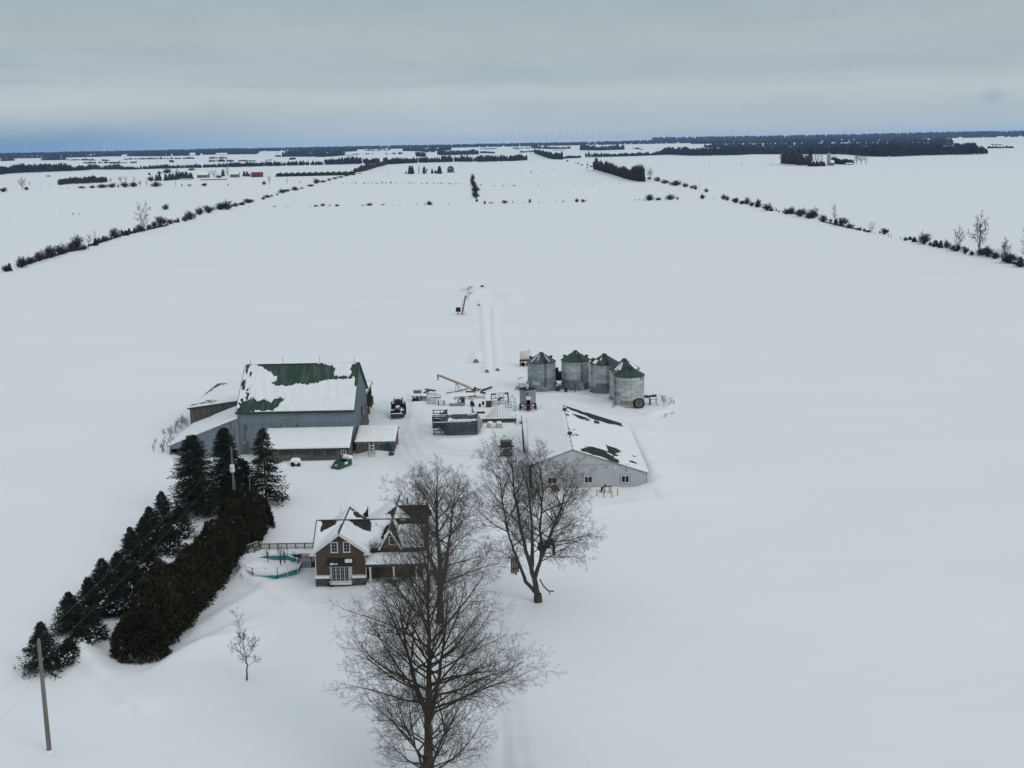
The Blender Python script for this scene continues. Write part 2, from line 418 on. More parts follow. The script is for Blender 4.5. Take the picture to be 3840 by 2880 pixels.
# ------------------------------------------------------------------ vegetation generators
def tubes_np(P0, P1, R0, R1, n):
    P0, P1 = np.asarray(P0, float), np.asarray(P1, float)
    d = P1 - P0; L = np.linalg.norm(d, axis=1, keepdims=True) + 1e-9; d = d / L
    ref = np.where(np.abs(d[:, 2:3]) < .9, np.array([[0, 0, 1.0]]), np.array([[1.0, 0, 0]]))
    u = np.cross(d, ref); u /= np.linalg.norm(u, axis=1, keepdims=True) + 1e-9; w = np.cross(u, d)
    t = np.arange(n) * 2 * PI / n
    c, s = np.cos(t)[None, :, None], np.sin(t)[None, :, None]
    ring = c * u[:, None] + s * w[:, None]
    A = P0[:, None] + ring * np.asarray(R0)[:, None, None]; B = P1[:, None] + ring * np.asarray(R1)[:, None, None]
    V = np.concatenate([A, B], 1).reshape(-1, 3)
    m = len(P0); k = np.arange(n); kn = (k + 1) % n
    q = np.stack([k, n + k, n + kn, kn], -1)
    Q = (q[None] + (np.arange(m) * 2 * n)[:, None, None]).reshape(-1, 4)
    return V, Q
def join_np(parts_):
    Vs, Qs, o = [], [], 0
    for V, Q in parts_:
        Vs.append(V); Qs.append(Q + o); o += len(V)
    return np.vstack(Vs), np.vstack(Qs)

def kites(P, D, S, Wd, rng):
    """leaf clumps: pointed quads at P along D, length S, half width Wd"""
    D = D / (np.linalg.norm(D, axis=1, keepdims=True) + 1e-9)
    rnd = rng.normal(0, 1, P.shape); u = np.cross(D, rnd); u /= np.linalg.norm(u, axis=1, keepdims=True) + 1e-9
    S = S[:, None]; Wd = Wd[:, None]
    V = np.stack([P, P + D * S * .4 + u * Wd, P + D * S, P + D * S * .45 - u * Wd], 1).reshape(-1, 3)
    Q = np.arange(len(V)).reshape(-1, 4); return V, Q

def conifer(h, r, seed, nbr=200, per=30, gap=0.0, leaf=.34, thin=.85, low=.04, side=None):
    rng = np.random.default_rng(seed)
    P, D, S, Wd, SP = [], [], [], [], []
    TA, TB, TR = [], [], []
    for i in range(nbr):
        u = (i + rng.uniform()) / nbr
        z = h * (low + (.985 - low) * u ** .92); k = 1 - z / h
        az = rng.uniform(0, 2 * PI)
        L = r * (k ** thin) * rng.uniform(.62, 1.15) + .05
        if side is not None and math.cos(az - side[0]) < side[1]: L *= .45
        if gap and vnoise(np.array([az * 1.3]), np.array([z / 1.3]), seed)[0] > .5 - gap: L *= .35
        t = np.linspace(.12, 1, per) + rng.uniform(-.03, .03, per)
        dirv = np.array([math.cos(az), math.sin(az), 0]); lat = np.array([-math.sin(az), math.cos(az), 0])
        dz = -.30 * L * t + .16 * L * t ** 3 + .05 * L
        wid = (.10 + .24 * L * np.sin(np.clip(t, 0, 1) * PI * .85)) * rng.uniform(-1, 1, per)
        base = np.array([0, 0, z])
        p = base + dirv * (L * t)[:, None] + lat * wid[:, None] + np.array([0, 0, 1.0]) * (dz + rng.normal(0, .05, per) - .18 * np.abs(wid))[:, None]
        d = dirv + lat * (np.sign(wid) * .6)[:, None] + np.array([0, 0, -.35]) + rng.normal(0, .28, (per, 3))
        P.append(p); D.append(d); lf = leaf * (.42 + .58 * k ** .5); S.append(rng.uniform(.7, 1.35, per) * lf); Wd.append(rng.uniform(.13, .28, per) * lf)
        SP.append(np.concatenate([p, np.full((per, 1), 1 - z / h), t[:, None]], 1))
        TA.append(base); TB.append(base + dirv * L * .8 + np.array([0, 0, -.16 * L])); TR.append(.012 + .012 * L)
    P, D, S, Wd = np.vstack(P), np.vstack(D), np.concatenate(S), np.concatenate(Wd)
    fol = kites(P, D, S, Wd, rng)
    tr = tubes_np(TA, TB, np.array(TR), np.array(TR) * .4, 4)
    mb = MB(); 
    for a, b in ((0, .35), (.35, .7), (.7, 1.0)):
        mb.tube((0, 0, h * a - .3 * (a == 0)), (0, 0, h * b), .016 * h * (1 - a) + .02, .016 * h * (1 - b) + .02, 8)
    mb.add(tr[0], [tuple(q) for q in tr[1].tolist()])
    return mb, fol, np.vstack(SP)

def twig_bush(seed, n=34, h=1.0, w=1.0, r=.012, fork=5, up=.5, stem=0.0):
    """unit bush of forked stems: about h tall and w wide"""
    rng = np.random.default_rng(seed); A, B, RA, RB = [], [], [], []
    if stem:
        A.append((0, 0, -.05)); B.append((0, 0, stem)); RA.append(r * 3); RB.append(r * 2.2)
    for i in range(n):
        az = rng.uniform(0, 2 * PI); el = math.asin(rng.uniform(.12, 1) ** up)
        L = rng.uniform(.55, 1.0)
        e = np.array([math.cos(az) * math.cos(el) * w / 2, math.sin(az) * math.cos(el) * w / 2, math.sin(el) * (h - stem)]) * L
        a = np.array([rng.normal(0, .03 * w), rng.normal(0, .03 * w), stem - .03]); m_ = a + e * .5 + np.array([0, 0, .06 * h]) + rng.normal(0, .03, 3)
        b = np.array([0, 0, stem]) + e
        A += [a, m_]; B += [m_, b]; RA += [r * 1.3, r]; RB += [r, r * .5]
        for k in range(fork):
            t = rng.uniform(.35, 1); q = m_ + (b - m_) * (t * 2 - 1) if t > .5 else a + (m_ - a) * t * 2
            v = e / (np.linalg.norm(e) + 1e-9) + rng.normal(0, .55, 3) + np.array([0, 0, .2]); v /= np.linalg.norm(v)
            l = rng.uniform(.12, .30) * min(h, w)
            q2 = q + v * l; A.append(q); B.append(q2); RA.append(r * .8); RB.append(r * .4)
            v2 = v + rng.normal(0, .6, 3); v2 /= np.linalg.norm(v2)
            A.append(q + v * l * .5); B.append(q + v * l * .5 + v2 * l * .6); RA.append(r * .6); RB.append(r * .35)
    return tubes_np(A, B, np.array(RA), np.array(RB), 3)
# ------------------------------------------------------------------ camera, light, sky
cd = bpy.data.cameras.new('camera'); cam = bpy.data.objects.new('camera', cd); C.objects.link(cam)
mw = Matrix(((RT[0], UP[0], -FW[0], 0), (RT[1], UP[1], -FW[1], 0), (RT[2], UP[2], -FW[2], HCAM), (0, 0, 0, 1)))
cam.matrix_world = mw; cd.sensor_width = 36; cd.lens = 36 * FPX / 3840; cd.clip_start = .5; cd.clip_end = 90000
sc.camera = cam
sc.view_settings.view_transform = 'Standard'; sc.view_settings.look = 'None'; sc.view_settings.exposure = .12; sc.view_settings.gamma = 1
sc.cycles.use_denoising = True
sc.cycles.max_bounces = 6; sc.cycles.diffuse_bounces = 3; sc.cycles.volume_bounces = 1; sc.cycles.transparent_max_bounces = 8
SUN_EL, SUN_ROT = rad(34), rad(130)
sl = bpy.data.lights.new('sun', 'SUN'); sl.energy = SUN_E = .6; sl.angle = rad(28); sl.color = (1, .96, .90)
so = bpy.data.objects.new('sun', sl); C.objects.link(so)
sd = Vector((math.sin(SUN_ROT) * math.cos(SUN_EL), math.cos(SUN_ROT) * math.cos(SUN_EL), math.sin(SUN_EL)))
so.rotation_euler = sd.to_track_quat('Z', 'Y').to_euler(); so.location = (0, 0, 200)

w = bpy.data.worlds.new('World'); sc.world = w; w.use_nodes = True
nt = w.node_tree; N = nt.nodes; L = nt.links; bg = N['Background']; STR = .1; bg.inputs['Strength'].default_value = STR
def nd(t, **k):
    n = N.new(t)
    for a, b in k.items(): setattr(n, a, b)
    return n
def mth(op, a, b=None, clamp=False):
    n = nd('ShaderNodeMath', operation=op); n.use_clamp = clamp
    for i, v in enumerate((a, b)):
        if v is None: continue
        if hasattr(v, 'links') or hasattr(v, 'is_output'): L.new(v, n.inputs[i])
        else: n.inputs[i].default_value = v
    return n.outputs[0]
def mrange(v, a, b, c=0.0, d=1.0, it='SMOOTHSTEP'):
    n = nd('ShaderNodeMapRange', interpolation_type=it); L.new(v, n.inputs['Value'])
    for k, x in zip(('From Min', 'From Max', 'To Min', 'To Max'), (a, b, c, d)): n.inputs[k].default_value = x
    return n.outputs['Result']
def mixc(f, a, b):
    n = nd('ShaderNodeMix', data_type='RGBA')
    if hasattr(f, 'is_output'): L.new(f, n.inputs['Factor'])
    else: n.inputs['Factor'].default_value = f
    for s, v in (('A', a), ('B', b)):
        if hasattr(v, 'is_output'): L.new(v, n.inputs[s])
        else: n.inputs[s].default_value = (*v, 1)
    return n.outputs['Result']
tc = nd('ShaderNodeTexCoord'); sep = nd('ShaderNodeSeparateXYZ'); L.new(tc.outputs['Generated'], sep.inputs[0])
X, Y_, Z = sep.outputs
sky = nd('ShaderNodeTexSky', sky_type='NISHITA'); sky.sun_disc = False; sky.sun_elevation = SUN_EL; sky.sun_rotation = SUN_ROT
sky.air_density = 1.2; sky.dust_density = 2.0
# a stretched noise for the stratus streaks
mp = nd('ShaderNodeMapping'); mp.inputs['Scale'].default_value = (2.6, 2.6, 15); L.new(tc.outputs['Generated'], mp.inputs['Vector'])
n1 = nd('ShaderNodeTexNoise'); n1.inputs['Scale'].default_value = 1.6; n1.inputs['Detail'].default_value = 6; n1.inputs['Roughness'].default_value = .55; n1.inputs['Distortion'].default_value = .4
L.new(mp.outputs[0], n1.inputs['Vector'])
mp2 = nd('ShaderNodeMapping'); mp2.inputs['Scale'].default_value = (1.6, 1.6, 30); mp2.inputs['Location'].default_value = (3, 1, 2); L.new(tc.outputs['Generated'], mp2.inputs['Vector'])
n2 = nd('ShaderNodeTexNoise'); n2.inputs['Scale'].default_value = 2.2; n2.inputs['Detail'].default_value = 5; n2.inputs['Roughness'].default_value = .5; n2.inputs['Distortion'].default_value = .6
L.new(mp2.outputs[0], n2.inputs['Vector'])
zz = mth('ADD', Z, mth('MULTIPLY', mth('SUBTRACT', n1.outputs['Fac'], .5), .022))
ramp = nd('ShaderNodeValToRGB'); L.new(mrange(zz, 0.0, 1.0, 0, 1, 'LINEAR'), ramp.inputs['Fac'])
E_ = ramp.color_ramp.elements
def lin(r, g, b): return tuple(((v / 255 + .055) / 1.055) ** 2.4 if v > 10 else v / 3294 for v in (r, g, b))
SKY = [(0.0, lin(186, 192, 190)), (.012, lin(180, 189, 192)), (.026, lin(176, 187, 192)), (.040, lin(183, 191, 195)), (.060, lin(170, 181, 187)), (.085, lin(169, 180, 185)), (.125, lin(157, 170, 177)), (.30, lin(178, 188, 194))]
E_[0].position, E_[0].color = SKY[0][0], (*SKY[0][1], 1); E_[1].position, E_[1].color = 1.0, (.66, .69, .72, 1)
for p, c in SKY[1:]: e = E_.new(p); e.color = (*c, 1)
# darker torn streaks in a low belt
belt = mth('MULTIPLY', mrange(zz, .040, .056), mrange(zz, .088, .062))
st = mth('MULTIPLY', mth('MULTIPLY', mrange(n2.outputs['Fac'], .40, .68), belt), mrange(X, .15, -.33, .18, .85))
cloud = mixc(mth('MULTIPLY', st, .85), ramp.outputs['Color'], lin(138, 156, 174))
# clear blue gap above the horizon, deepest on the barn side
gapz = mth('MULTIPLY', mrange(zz, .036, .004), 1.0)
gapx = mrange(X, .0, -.40)
gap = mth('MULTIPLY', gapz, gapx)
blue = mixc(mrange(X, -.15, -.42), lin(142, 168, 190), lin(100, 134, 164))
cloud = mixc(mth('MULTIPLY', gap, .95), cloud, blue)
# a small grey cloudlet low on the shed side
cx_ = mth('MULTIPLY', mth('SUBTRACT', mth('DIVIDE', X, Y_), .3987), 48.0); cz_ = mth('MULTIPLY', mth('SUBTRACT', mth('DIVIDE', Z, Y_), .0330), 100.0)
cn = mth('MULTIPLY', mth('SUBTRACT', n1.outputs['Fac'], .5), 1.2)
cr = mth('ADD', mth('SQRT', mth('ADD', mth('MULTIPLY', cx_, cx_), mth('MULTIPLY', cz_, cz_))), cn)
cloud = mixc(mth('MULTIPLY', mth('MULTIPLY', mrange(cr, .95, .15), .38), mrange(Y_, 0, .1)), cloud, lin(140, 155, 172))
scl = nd('ShaderNodeVectorMath', operation='SCALE'); L.new(cloud, scl.inputs[0]); scl.inputs['Scale'].default_value = CLOUD_GAIN = 1.0 / STR
mp3 = nd('ShaderNodeMapping'); mp3.inputs['Scale'].default_value = (5, 5, 17); L.new(tc.outputs['Generated'], mp3.inputs['Vector'])
n3 = nd('ShaderNodeTexNoise'); n3.inputs['Scale'].default_value = 2.0; n3.inputs['Detail'].default_value = 8; n3.inputs['Roughness'].default_value = .62; n3.inputs['Distortion'].default_value = .3; L.new(mp3.outputs[0], n3.inputs['Vector'])
L.new(mth('MULTIPLY', mrange(n3.outputs['Fac'], .25, .75, .94, 1.05, 'LINEAR'), 1.0 / STR), scl.inputs['Scale'])
fin = mixc(.94, sky.outputs['Color'], scl.outputs[0])
L.new(fin, bg.inputs['Color'])

# ------------------------------------------------------------------ the snow-covered ground, one sheet out to the horizon
def axis(lo, hi, step, out_lo, out_hi, g=1.05):
    a = list(np.arange(lo, hi + 1e-6, step)); s = step; v = hi
    while v < out_hi: s *= g; v += s; a.append(v)
    s = step; v = lo
    while v > out_lo: s *= g; v -= s; a.insert(0, v)
    return np.array(a)
xs = axis(-70, 42, .45, -26000, 26000, 1.06); ys = axis(72, 262, .45, -1500, 32000, 1.035)
gx, gy = np.meshgrid(xs, ys, indexing='ij'); gz = hgt(gx, gy)
nx, ny = gx.shape; idx = np.arange(nx * ny).reshape(nx, ny)
Qg = np.stack([idx[:-1, :-1], idx[1:, :-1], idx[1:, 1:], idx[:-1, 1:]], -1).reshape(-1, 4)
ms = mat('field_snow', (.785, .825, .845), (.825, .862, .878), (.018, .05, 1), 1.0, .55, .10, .0, spec=.45, lo=.3, hi=.7, attr='packed')
nn = ms.node_tree; nn.nodes['Principled BSDF'].inputs['Sheen Weight'].default_value = .12
for n in nn.nodes:
    if n.type == 'BUMP':
        n.inputs['Strength'].default_value = .55; n.inputs['Distance'].default_value = .12
        src = n.inputs['Height'].links[0].from_node
        mpb = nn.nodes.new('ShaderNodeMapping'); mpb.inputs['Scale'].default_value = (.22, .8, 1); mpb.inputs['Rotation'].default_value = (0, 0, rad(8))
        tcb = [q for q in nn.nodes if q.type == 'TEX_COORD'][0]
        nn.links.new(tcb.outputs['Object'], mpb.inputs['Vector']); nn.links.new(mpb.outputs[0], src.inputs['Vector']); src.inputs['Scale'].default_value = 1.0
go = link('snow_field', npmesh('snow_field', np.stack([gx, gy, gz], -1).reshape(-1, 3), Qg, ms, True))
pk = np.ones(gx.size); sel = ((gy > 60) & (gy < 330) & (np.abs(gx) < 90)).ravel(); xx, yy = gx.ravel()[sel], gy.ravel()[sel]; tone = np.ones(len(xx))
for pts, dd, w_ in RUTS:
    best = None
    for i in range(len(pts) - 1):
        d_, _t = seg_d(xx, yy, *pts[i], *pts[i + 1]); d_ = np.abs(d_); best = d_ if best is None else np.minimum(best, d_)
    tone = np.minimum(tone, 1 - (.07 * np.exp(-(best / .55) ** 2) + .04 * np.exp(-(best / 2.6) ** 2)) * (1 + .8 * vnoise(xx / 1.5, yy / 1.5, 41)))
yard = [W(*p)[:2] for p in ((1400, 1640), (1440, 1520), (1530, 1490), (1640, 1660), (1560, 1760), (1400, 1740))]
tone *= 1 - .055 * smooth(-3, 3, poly_sd(xx, yy, yard) + 3 * fbm(xx / 5, yy / 5, 42, 3)) * (1 + .6 * vnoise(xx / 2, yy / 2, 43))
pk[sel] = tone; rgba = np.stack([pk, pk ** .97, pk ** .92, np.ones_like(pk)], 1).astype(np.float32)
go.data.color_attributes.new('packed', 'FLOAT_COLOR', 'POINT').data.foreach_set('color', rgba.ravel())
go['kind'] = 'structure'; go['label'] = 'open snow covered fields and farmyard reaching to the horizon'; go['category'] = 'snow field'
# ------------------------------------------------------------------ building helpers
def ribs_x(mb, x0, x1, Y, z0, ztop, step=.3, w=.05, d=.03):
    """standing ribs on a wall facing the camera; ztop(x) gives the height of the wall there"""
    x = x0 + step / 2
    while x < x1:
        z1 = ztop(x)
        if z1 - z0 > .2: mb.box((x, Y - d / 2, (z0 + z1) / 2), (w, d, z1 - z0))
        x += step
def win(parent, name, x0, x1, z0, z1, Y, fw=.09, mull=(1, 1), fm='trim', depth=.08):
    mb = MB(); d = depth; yc = Y - d / 2
    mb.box(((x0 + x1) / 2, yc, z1 - fw / 2), (x1 - x0, d, fw)); mb.box(((x0 + x1) / 2, yc, z0 + fw / 2), (x1 - x0 + .06, d + .03, fw))
    for x in (x0 + fw / 2, x1 - fw / 2): mb.box((x, yc, (z0 + z1) / 2), (fw, d - .004, z1 - z0 - 2 * fw))
    for k in range(1, mull[0]): mb.box((x0 + (x1 - x0) * k / mull[0], yc + .012, (z0 + z1) / 2), (.055 if mull[1] == 1 else .02, d - .03, z1 - z0 - 2 * fw))
    for k in range(1, mull[1]): mb.box(((x0 + x1) / 2, yc + .02, z0 + (z1 - z0) * k / mull[1]), (x1 - x0 - 2 * fw, d - .05, .02))
    f = part(mb, name, M[fm], parent)
    g = MB(); g.box(((x0 + x1) / 2, Y - .012, (z0 + z1) / 2), (x1 - x0 - fw, .02, z1 - z0 - fw)); part(g, 'pane', M['glass'], f)
    return f
def gable_roof_x(mb, x0, x1, yr, zr, run_f, run_b, drop_f, drop_b, th=.14):
    """two roof slabs with the ridge along x"""
    mb.slab([(x0, yr, zr), (x1, yr, zr), (x1, yr - run_f, zr - drop_f), (x0, yr - run_f, zr - drop_f)], (0, 0, -th))
    mb.slab([(x0, yr, zr), (x1, yr, zr), (x1, yr + run_b, zr - drop_b), (x0, yr + run_b, zr - drop_b)], (0, 0, -th))
def gable_roof_y(mb, y0, y1, xr, zr, run_l, run_r, drop_l, drop_r, th=.14):
    mb.slab([(xr, y0, zr), (xr, y1, zr), (xr - run_l, y1, zr - drop_l), (xr - run_l, y0, zr - drop_l)], (0, 0, -th))
    mb.slab([(xr, y0, zr), (xr, y1, zr), (xr + run_r, y1, zr - drop_r), (xr + run_r, y0, zr - drop_r)], (0, 0, -th))

# ================================================================== BARN
barn = thing('barn', 'big blue grey barn with a patchy snow covered green metal roof', 'barn', (-35, 190, 0))
BX0, BX1, BY0, BY1, BYR, BZE, BZR = -43.9, -25.55, 185.3, 203.6, 194.2, 6.9, 13.05
mb = MB()
mb.add([(BX0, BY0, -.3), (BX1, BY0, -.3), (BX1, BY0, BZE), (BX0, BY0, BZE), (BX0, BY1, -.3), (BX1, BY1, -.3), (BX1, BY1, BZE), (BX0, BY1, BZE), (BX0, BYR, BZR - .15), (BX1, BYR, BZR - .15)],
       [(0, 1, 2, 3), (5, 4, 7, 6), (1, 5, 6, 9, 2), (4, 0, 3, 8, 7)])
ribs_x(mb, BX0, BX1, BY0, 0, lambda x: BZE - .1, .42, .07, .035)
y = BY0 + .3
while y < BY1: 
    zt = BZE + (BZR - BZE) * (1 - abs(y - BYR) / (BYR - BY0)) - .3
    mb.box((BX1 + .015, y, zt / 2), (.03, .06, zt)); y += .42
mb.box(((BX0 + BX1) / 2, BY0 - .05, 4.98), (BX1 - BX0, .08, .10))
mb.box((BX1 + .02, BY0 - .02, 3.4), (.16, .16, 6.8)); mb.box((BX0 - .02, BY0 - .02, 3.4), (.16, .16, 6.8))
part(mb, 'wall', M['blue'], barn)
for x, z0, z1, ww in ((-43.0, 3.4, 4.8, .45), (-43.1, 2.3, 3.2, .5), (-42.6, 4.0, 4.85, .25), (-40.3, 4.2, 4.85, .25), (-34.5, 4.3, 4.8, .35), (-37.2, 4.3, 4.7, .3), (-42.7, 1.2, 2.2, .3)):
    mb = MB(); mb.box((x, BY0 - .045, (z0 + z1) / 2), (ww, .03, z1 - z0)); part(mb, 'rusty_sheet', M['rust'], barn)
mb = MB(); mb.bar((-33.2, BY0 - .25, 6.6), (-39.0, BY0 - .25, 4.4), .14, .10); part(mb, 'wall_brace', M['steel'], barn)
mb = MB(); gable_roof_x(mb, BX0 - .35, BX1 + .3, BYR, BZR, BYR - BY0 + .35, BY1 - BYR + .5, (BZR - BZE), (BZR - BZE) * 1.03, .16)
u = np.array([0, -(BYR - BY0 + .35), -(BZR - BZE)]); nrm = np.cross(np.array([1, 0, 0]), u); nrm /= -np.linalg.norm(nrm); nrm = nrm if nrm[2] > 0 else -nrm
x = BX0 - .2
k = 0
while x < BX1 + .25:
    a = np.array([x, BYR - .05, BZR - .02]) + nrm * .035; hh = .055 if k % 3 == 0 else .03
    mb.bar(a, a + u * .995, .10, hh); x += .31; k += 1
roof = part(mb, 'roof', M['greenold'], barn)
mb = MB(); mb.box(((BX0 + BX1) / 2, BYR, BZR + .05), (BX1 - BX0 + .7, .3, .06)); mb.bar((BX1 + .32, BYR, BZR - .08), (BX1 + .32, BY0 - .3, BZE - .08), .07, .26); mb.bar((BX1 + .32, BYR, BZR - .08), (BX1 + .32, BY1 + .5, BZE - .25), .07, .26)
mb.bar((BX0 - .37, BYR, BZR - .08), (BX0 - .37, BY0 - .3, BZE - .08), .07, .26)
mb.box(((BX0 + BX1) / 2, BY0 - .38, BZE - .09), (BX1 - BX0 + .65, .08, .18)); part(mb, 'roof_trim', M['green'], roof)
def Z1(x, y): return (580 + x / 2.458, 1250 + y / 2.458)
bare = [[Z1(*p) for p in q] for q in (
    [(930, 270), (1000, 315), (1055, 350), (1100, 380), (1145, 400), (1130, 430), (1080, 465), (1130, 480), (1190, 470), (1220, 492), (1290, 465), (1400, 468), (1500, 450), (1600, 425), (1700, 420), (1845, 412), (1800, 395), (1660, 395), (1640, 360), (1655, 330), (1630, 300), (1560, 290), (1480, 270), (1400, 240)],
    [(1815, 290), (1900, 250), (1900, 480), (1845, 480), (1845, 415), (1815, 390)],
    [(770, 745), (790, 640), (840, 630), (905, 585), (935, 630), (1000, 610), (1070, 640), (1140, 600), (1185, 580), (1180, 620), (1150, 650), (1150, 680), (1090, 710), (960, 715)],
    [(780, 745), (840, 420), (880, 270), (862, 270), (760, 745)], [(868, 380), (885, 360), (878, 405)], [(850, 520), (868, 500), (858, 620), (840, 600)])]
snow_cover('roof_snow', roof, (BX0 - .3, BYR - .1, BZR + .06), (BX1 - BX0 + .55, 0, 0), (0, u[1] * .985, u[2] * .985), .10, None, bare, .11, 8.0, .045, M['thinsnow'], 3, (.22, 1.6), .03)
for xp in (888, 1185, 1523, 1843):
    p = WY(*Z1(xp, 285), BYR); mb = MB(); mb.tube((p[0], BYR, BZR), (p[0] - .05, BYR, BZR + 1.35), .045, .018, 6); mb.lathe([(0, -.06), (.09, 0), (0, .06)], 8, (p[0] - .03, BYR, BZR + .75)); part(mb, 'lightning_rod', M['steel'], barn)
# gable wall lower masonry on the tractor side, its door and clutter hood
mb = MB(); mb.box((BX1 + .12, 198.4, 1.3), (.24, 9.6, 2.9)); mb.box((BX1 + .25, 192.0, 1.2), (.18, 2.4, 2.2)); part(mb, 'base_wall', M['stone'], barn)
for q in ((196.5, 4.2, 2.0, 1.8), (201.0, 4.1, 1.2, 1.2)): mb = MB(); mb.box((BX1 + .06, q[0], q[1]), (.08, q[2], q[3])); part(mb, 'hatch', M['darkwood'], barn)
# ---- front lean-to
lt = MB(); LX0, LX1, LY, LZT, LZE = -39.2, -25.62, 180.4, 4.25, 2.15
lt.add([(LX0, LY, -.3), (LX1, LY, -.3), (LX1, LY, LZE - .1), (LX0, LY, LZE - .1), (LX1, BY0, -.3), (LX1, BY0, LZT - .1), (LX0, BY0, -.3), (LX0, BY0, LZT - .1)], [(0, 1, 2, 3), (1, 4, 5, 2), (6, 0, 3, 7)])
ribs_x(lt, LX0, LX1, LY, 0, lambda x: LZE - .1, .24, .03, .025)
lean = part(lt, 'lean_to', M['barnwood'], barn)
mb = MB(); mb.slab([(LX0 - .1, BY0 - .06, LZT), (LX1 + .08, BY0 - .06, LZT), (LX1 + .08, LY - .35, LZE - .05), (LX0 - .1, LY - .35, LZE - .05)], (0, 0, -.12)); mb.box(((LX0 + LX1) / 2, LY - .36, LZE - .2), (LX1 - LX0 + .1, .06, .16)); part(mb, 'lean_to_roof', M['darkwood'], lean)
snow_cover('lean_to_snow', lean, (LX0 - .1, BY0 - .08, LZT + .02), (LX1 - LX0 + .16, 0, 0), (0, LY - .38 - BY0 + .08, LZE - LZT - .05), .18, None, None, .24, 2, .05, None, 5, edge=.2)
def Z4(x, y): return (1040 + x / 4.809, 1560 + y / 4.809)
for a, b, c, d in ((20, 300, 640, 700), (340, 580, 640, 690), (640, 830, 640, 715), (890, 1050, 625, 710)):
    p, q = WY(*Z4(a, c), LY), WY(*Z4(b, d), LY); mb = MB()
    x0, x1, z1, z0 = p[0], q[0], min(p[2], LZE - .3), max(.75, q[2])
    mb.box(((x0 + x1) / 2, LY - .035, (z0 + z1) / 2), (x1 - x0, .03, z1 - z0))
    part(mb, 'shutter', M['darkwood'], lean)
p, q = WY(*Z4(1148, 610), LY), WY(*Z4(1242, 690), LY)
win(lean, 'window', p[0], q[0], q[2], p[2], LY - .03, .10, (2, 1))
# ---- side lean-to with the open end bay
s = MB(); SX0, SX1, SY0, SY1, SZT, SZE = -55.1, BX0, 184.9, 199.6, 6.15, 1.85
def szt(x): return SZE + (SZT - SZE) * (x - SX0) / (SX1 - SX0)
s.add([(SX0 + 2.0, SY0, -.3), (SX1, SY0, -.3), (SX1, SY0, SZT - .1), (SX0 + 2.0, SY0, szt(SX0 + 2.0) - .1)], [(0, 1, 2, 3)])
s.add([(SX0, SY0, 1.25), (SX0 + 2.0, SY0, 1.25), (SX0 + 2.0, SY0, szt(SX0 + 2.0) - .1), (SX0, SY0, SZE - .1)], [(0, 1, 2, 3)])
s.add([(SX0, SY0, -.3), (SX0, SY1, -.3), (SX0, SY1, SZE - .1), (SX0, SY0, SZE - .1)], [(3, 2, 1, 0)])
ribs_x(s, SX0 + 2.0, SX1, SY0, 0, lambda x: szt(x) - .15, .42, .07, .035)
side = part(s, 'side_lean_to', M['blue'], barn)
mb = MB(); mb.slab([(SX0 - .3, SY0 - .25, SZE - .1), (SX1 - .05, SY0 - .25, SZT), (SX1 - .05, SY1, SZT), (SX0 - .3, SY1, SZE - .1)], (0, 0, -.12)); mb.bar((SX0 - .3, SY0 - .27, SZE - .18), (SX1 - .1, SY0 - .27, SZT - .10), .05, .18); part(mb, 'lean_to_roof', M['steel'], side)
snow_cover('lean_to_snow', side, (SX0 - .3, SY0 - .25, SZE - .09), (SX1 - SX0 + .25, 0, SZT - SZE + .1), (0, SY1 - SY0 + .25, 0), .2, None, None, .22, 2, .05, None, 6, edge=.2)
for x, z0, z1, ww in ((-45.2, 4.2, 5.4, .45), (-46.9, 3.6, 4.6, .4), (-44.6, 2.4, 4.4, .2), (-49.6, 1.6, 2.6, .4)): mb = MB(); mb.box((x, SY0 - .05, (z0 + z1) / 2), (ww, .03, z1 - z0)); part(mb, 'rusty_sheet', M['rust'], side)
mb = MB(); mb.box((-46.3, SY0 - .05, 3.0), (.9, .03, 1.7)); part(mb, 'patch_sheet', M['tank'], side); mb = MB(); mb.box((-43.0, BY0 - .06, .9), (1.0, .05, 1.6)); part(mb, 'patch_sheet', M['barnwood'], side)
mb = MB(); mb.box((SX0 + 1.0, SY0 + 2.5, .55), (1.98, .1, 1.4)); mb.box((SX0 + 1.95, SY0 + 1.2, .55), (.1, 2.7, 1.4)); part(mb, 'open_bay', M['darkwood'], side)
for q in ((.12, .25, .18), (1.28, .14, .14)): mb = MB(); mb.box((SX0 + q[0], SY0 - .05, .5), (q[1], q[2], 1.5)); part(mb, 'bay_post', M['darkwood'], side)
mb = MB(); mb.box((SX0 + 1.66, SY0 - .08, .5), (.6, .06, .8)); mb.box((SX0 + 1.66, SY0 - .09, 1.03), (.7, .08, .1)); part(mb, 'gate_board', M['rustiron'], side)
# ---- rear annex
a = MB(); AX0, AX1, AY0, AY1, AZL, AZH = -55.6, BX0 - .4, 199.75, 220.8, 4.75, 6.2
a.add([(AX0, AY0, -.3), (AX1, AY0, -.3), (AX1, AY0, AZH - .1), (AX0, AY0, AZL - .1), (AX0, AY1, -.3), (AX0, AY1, AZL - .1), (AX1, AY1, -.3), (AX1, AY1, AZH - .1)], [(0, 1, 2, 3), (4, 0, 3, 5), (6, 4, 5, 7), (1, 6, 7, 2)])
ribs_x(a, AX0, AX1, AY0, 0, lambda x: AZL + (AZH - AZL) * (x - AX0) / (AX1 - AX0) - .15, .3, .04, .03)
ann = part(a, 'annex', M['barnwood'], barn)
mb = MB(); mb.slab([(AX0 - .35, AY0 - .3, AZL - .05), (AX1, AY0 - .3, AZH), (AX1, AY1 + .3, AZH), (AX0 - .35, AY1 + .3, AZL - .05)], (0, 0, -.12)); mb.bar((AX0 - .35, AY0 - .33, AZL - .13), (AX1, AY0 - .33, AZH - .08), .05, .2); part(mb, 'annex_roof', M['green'], ann)
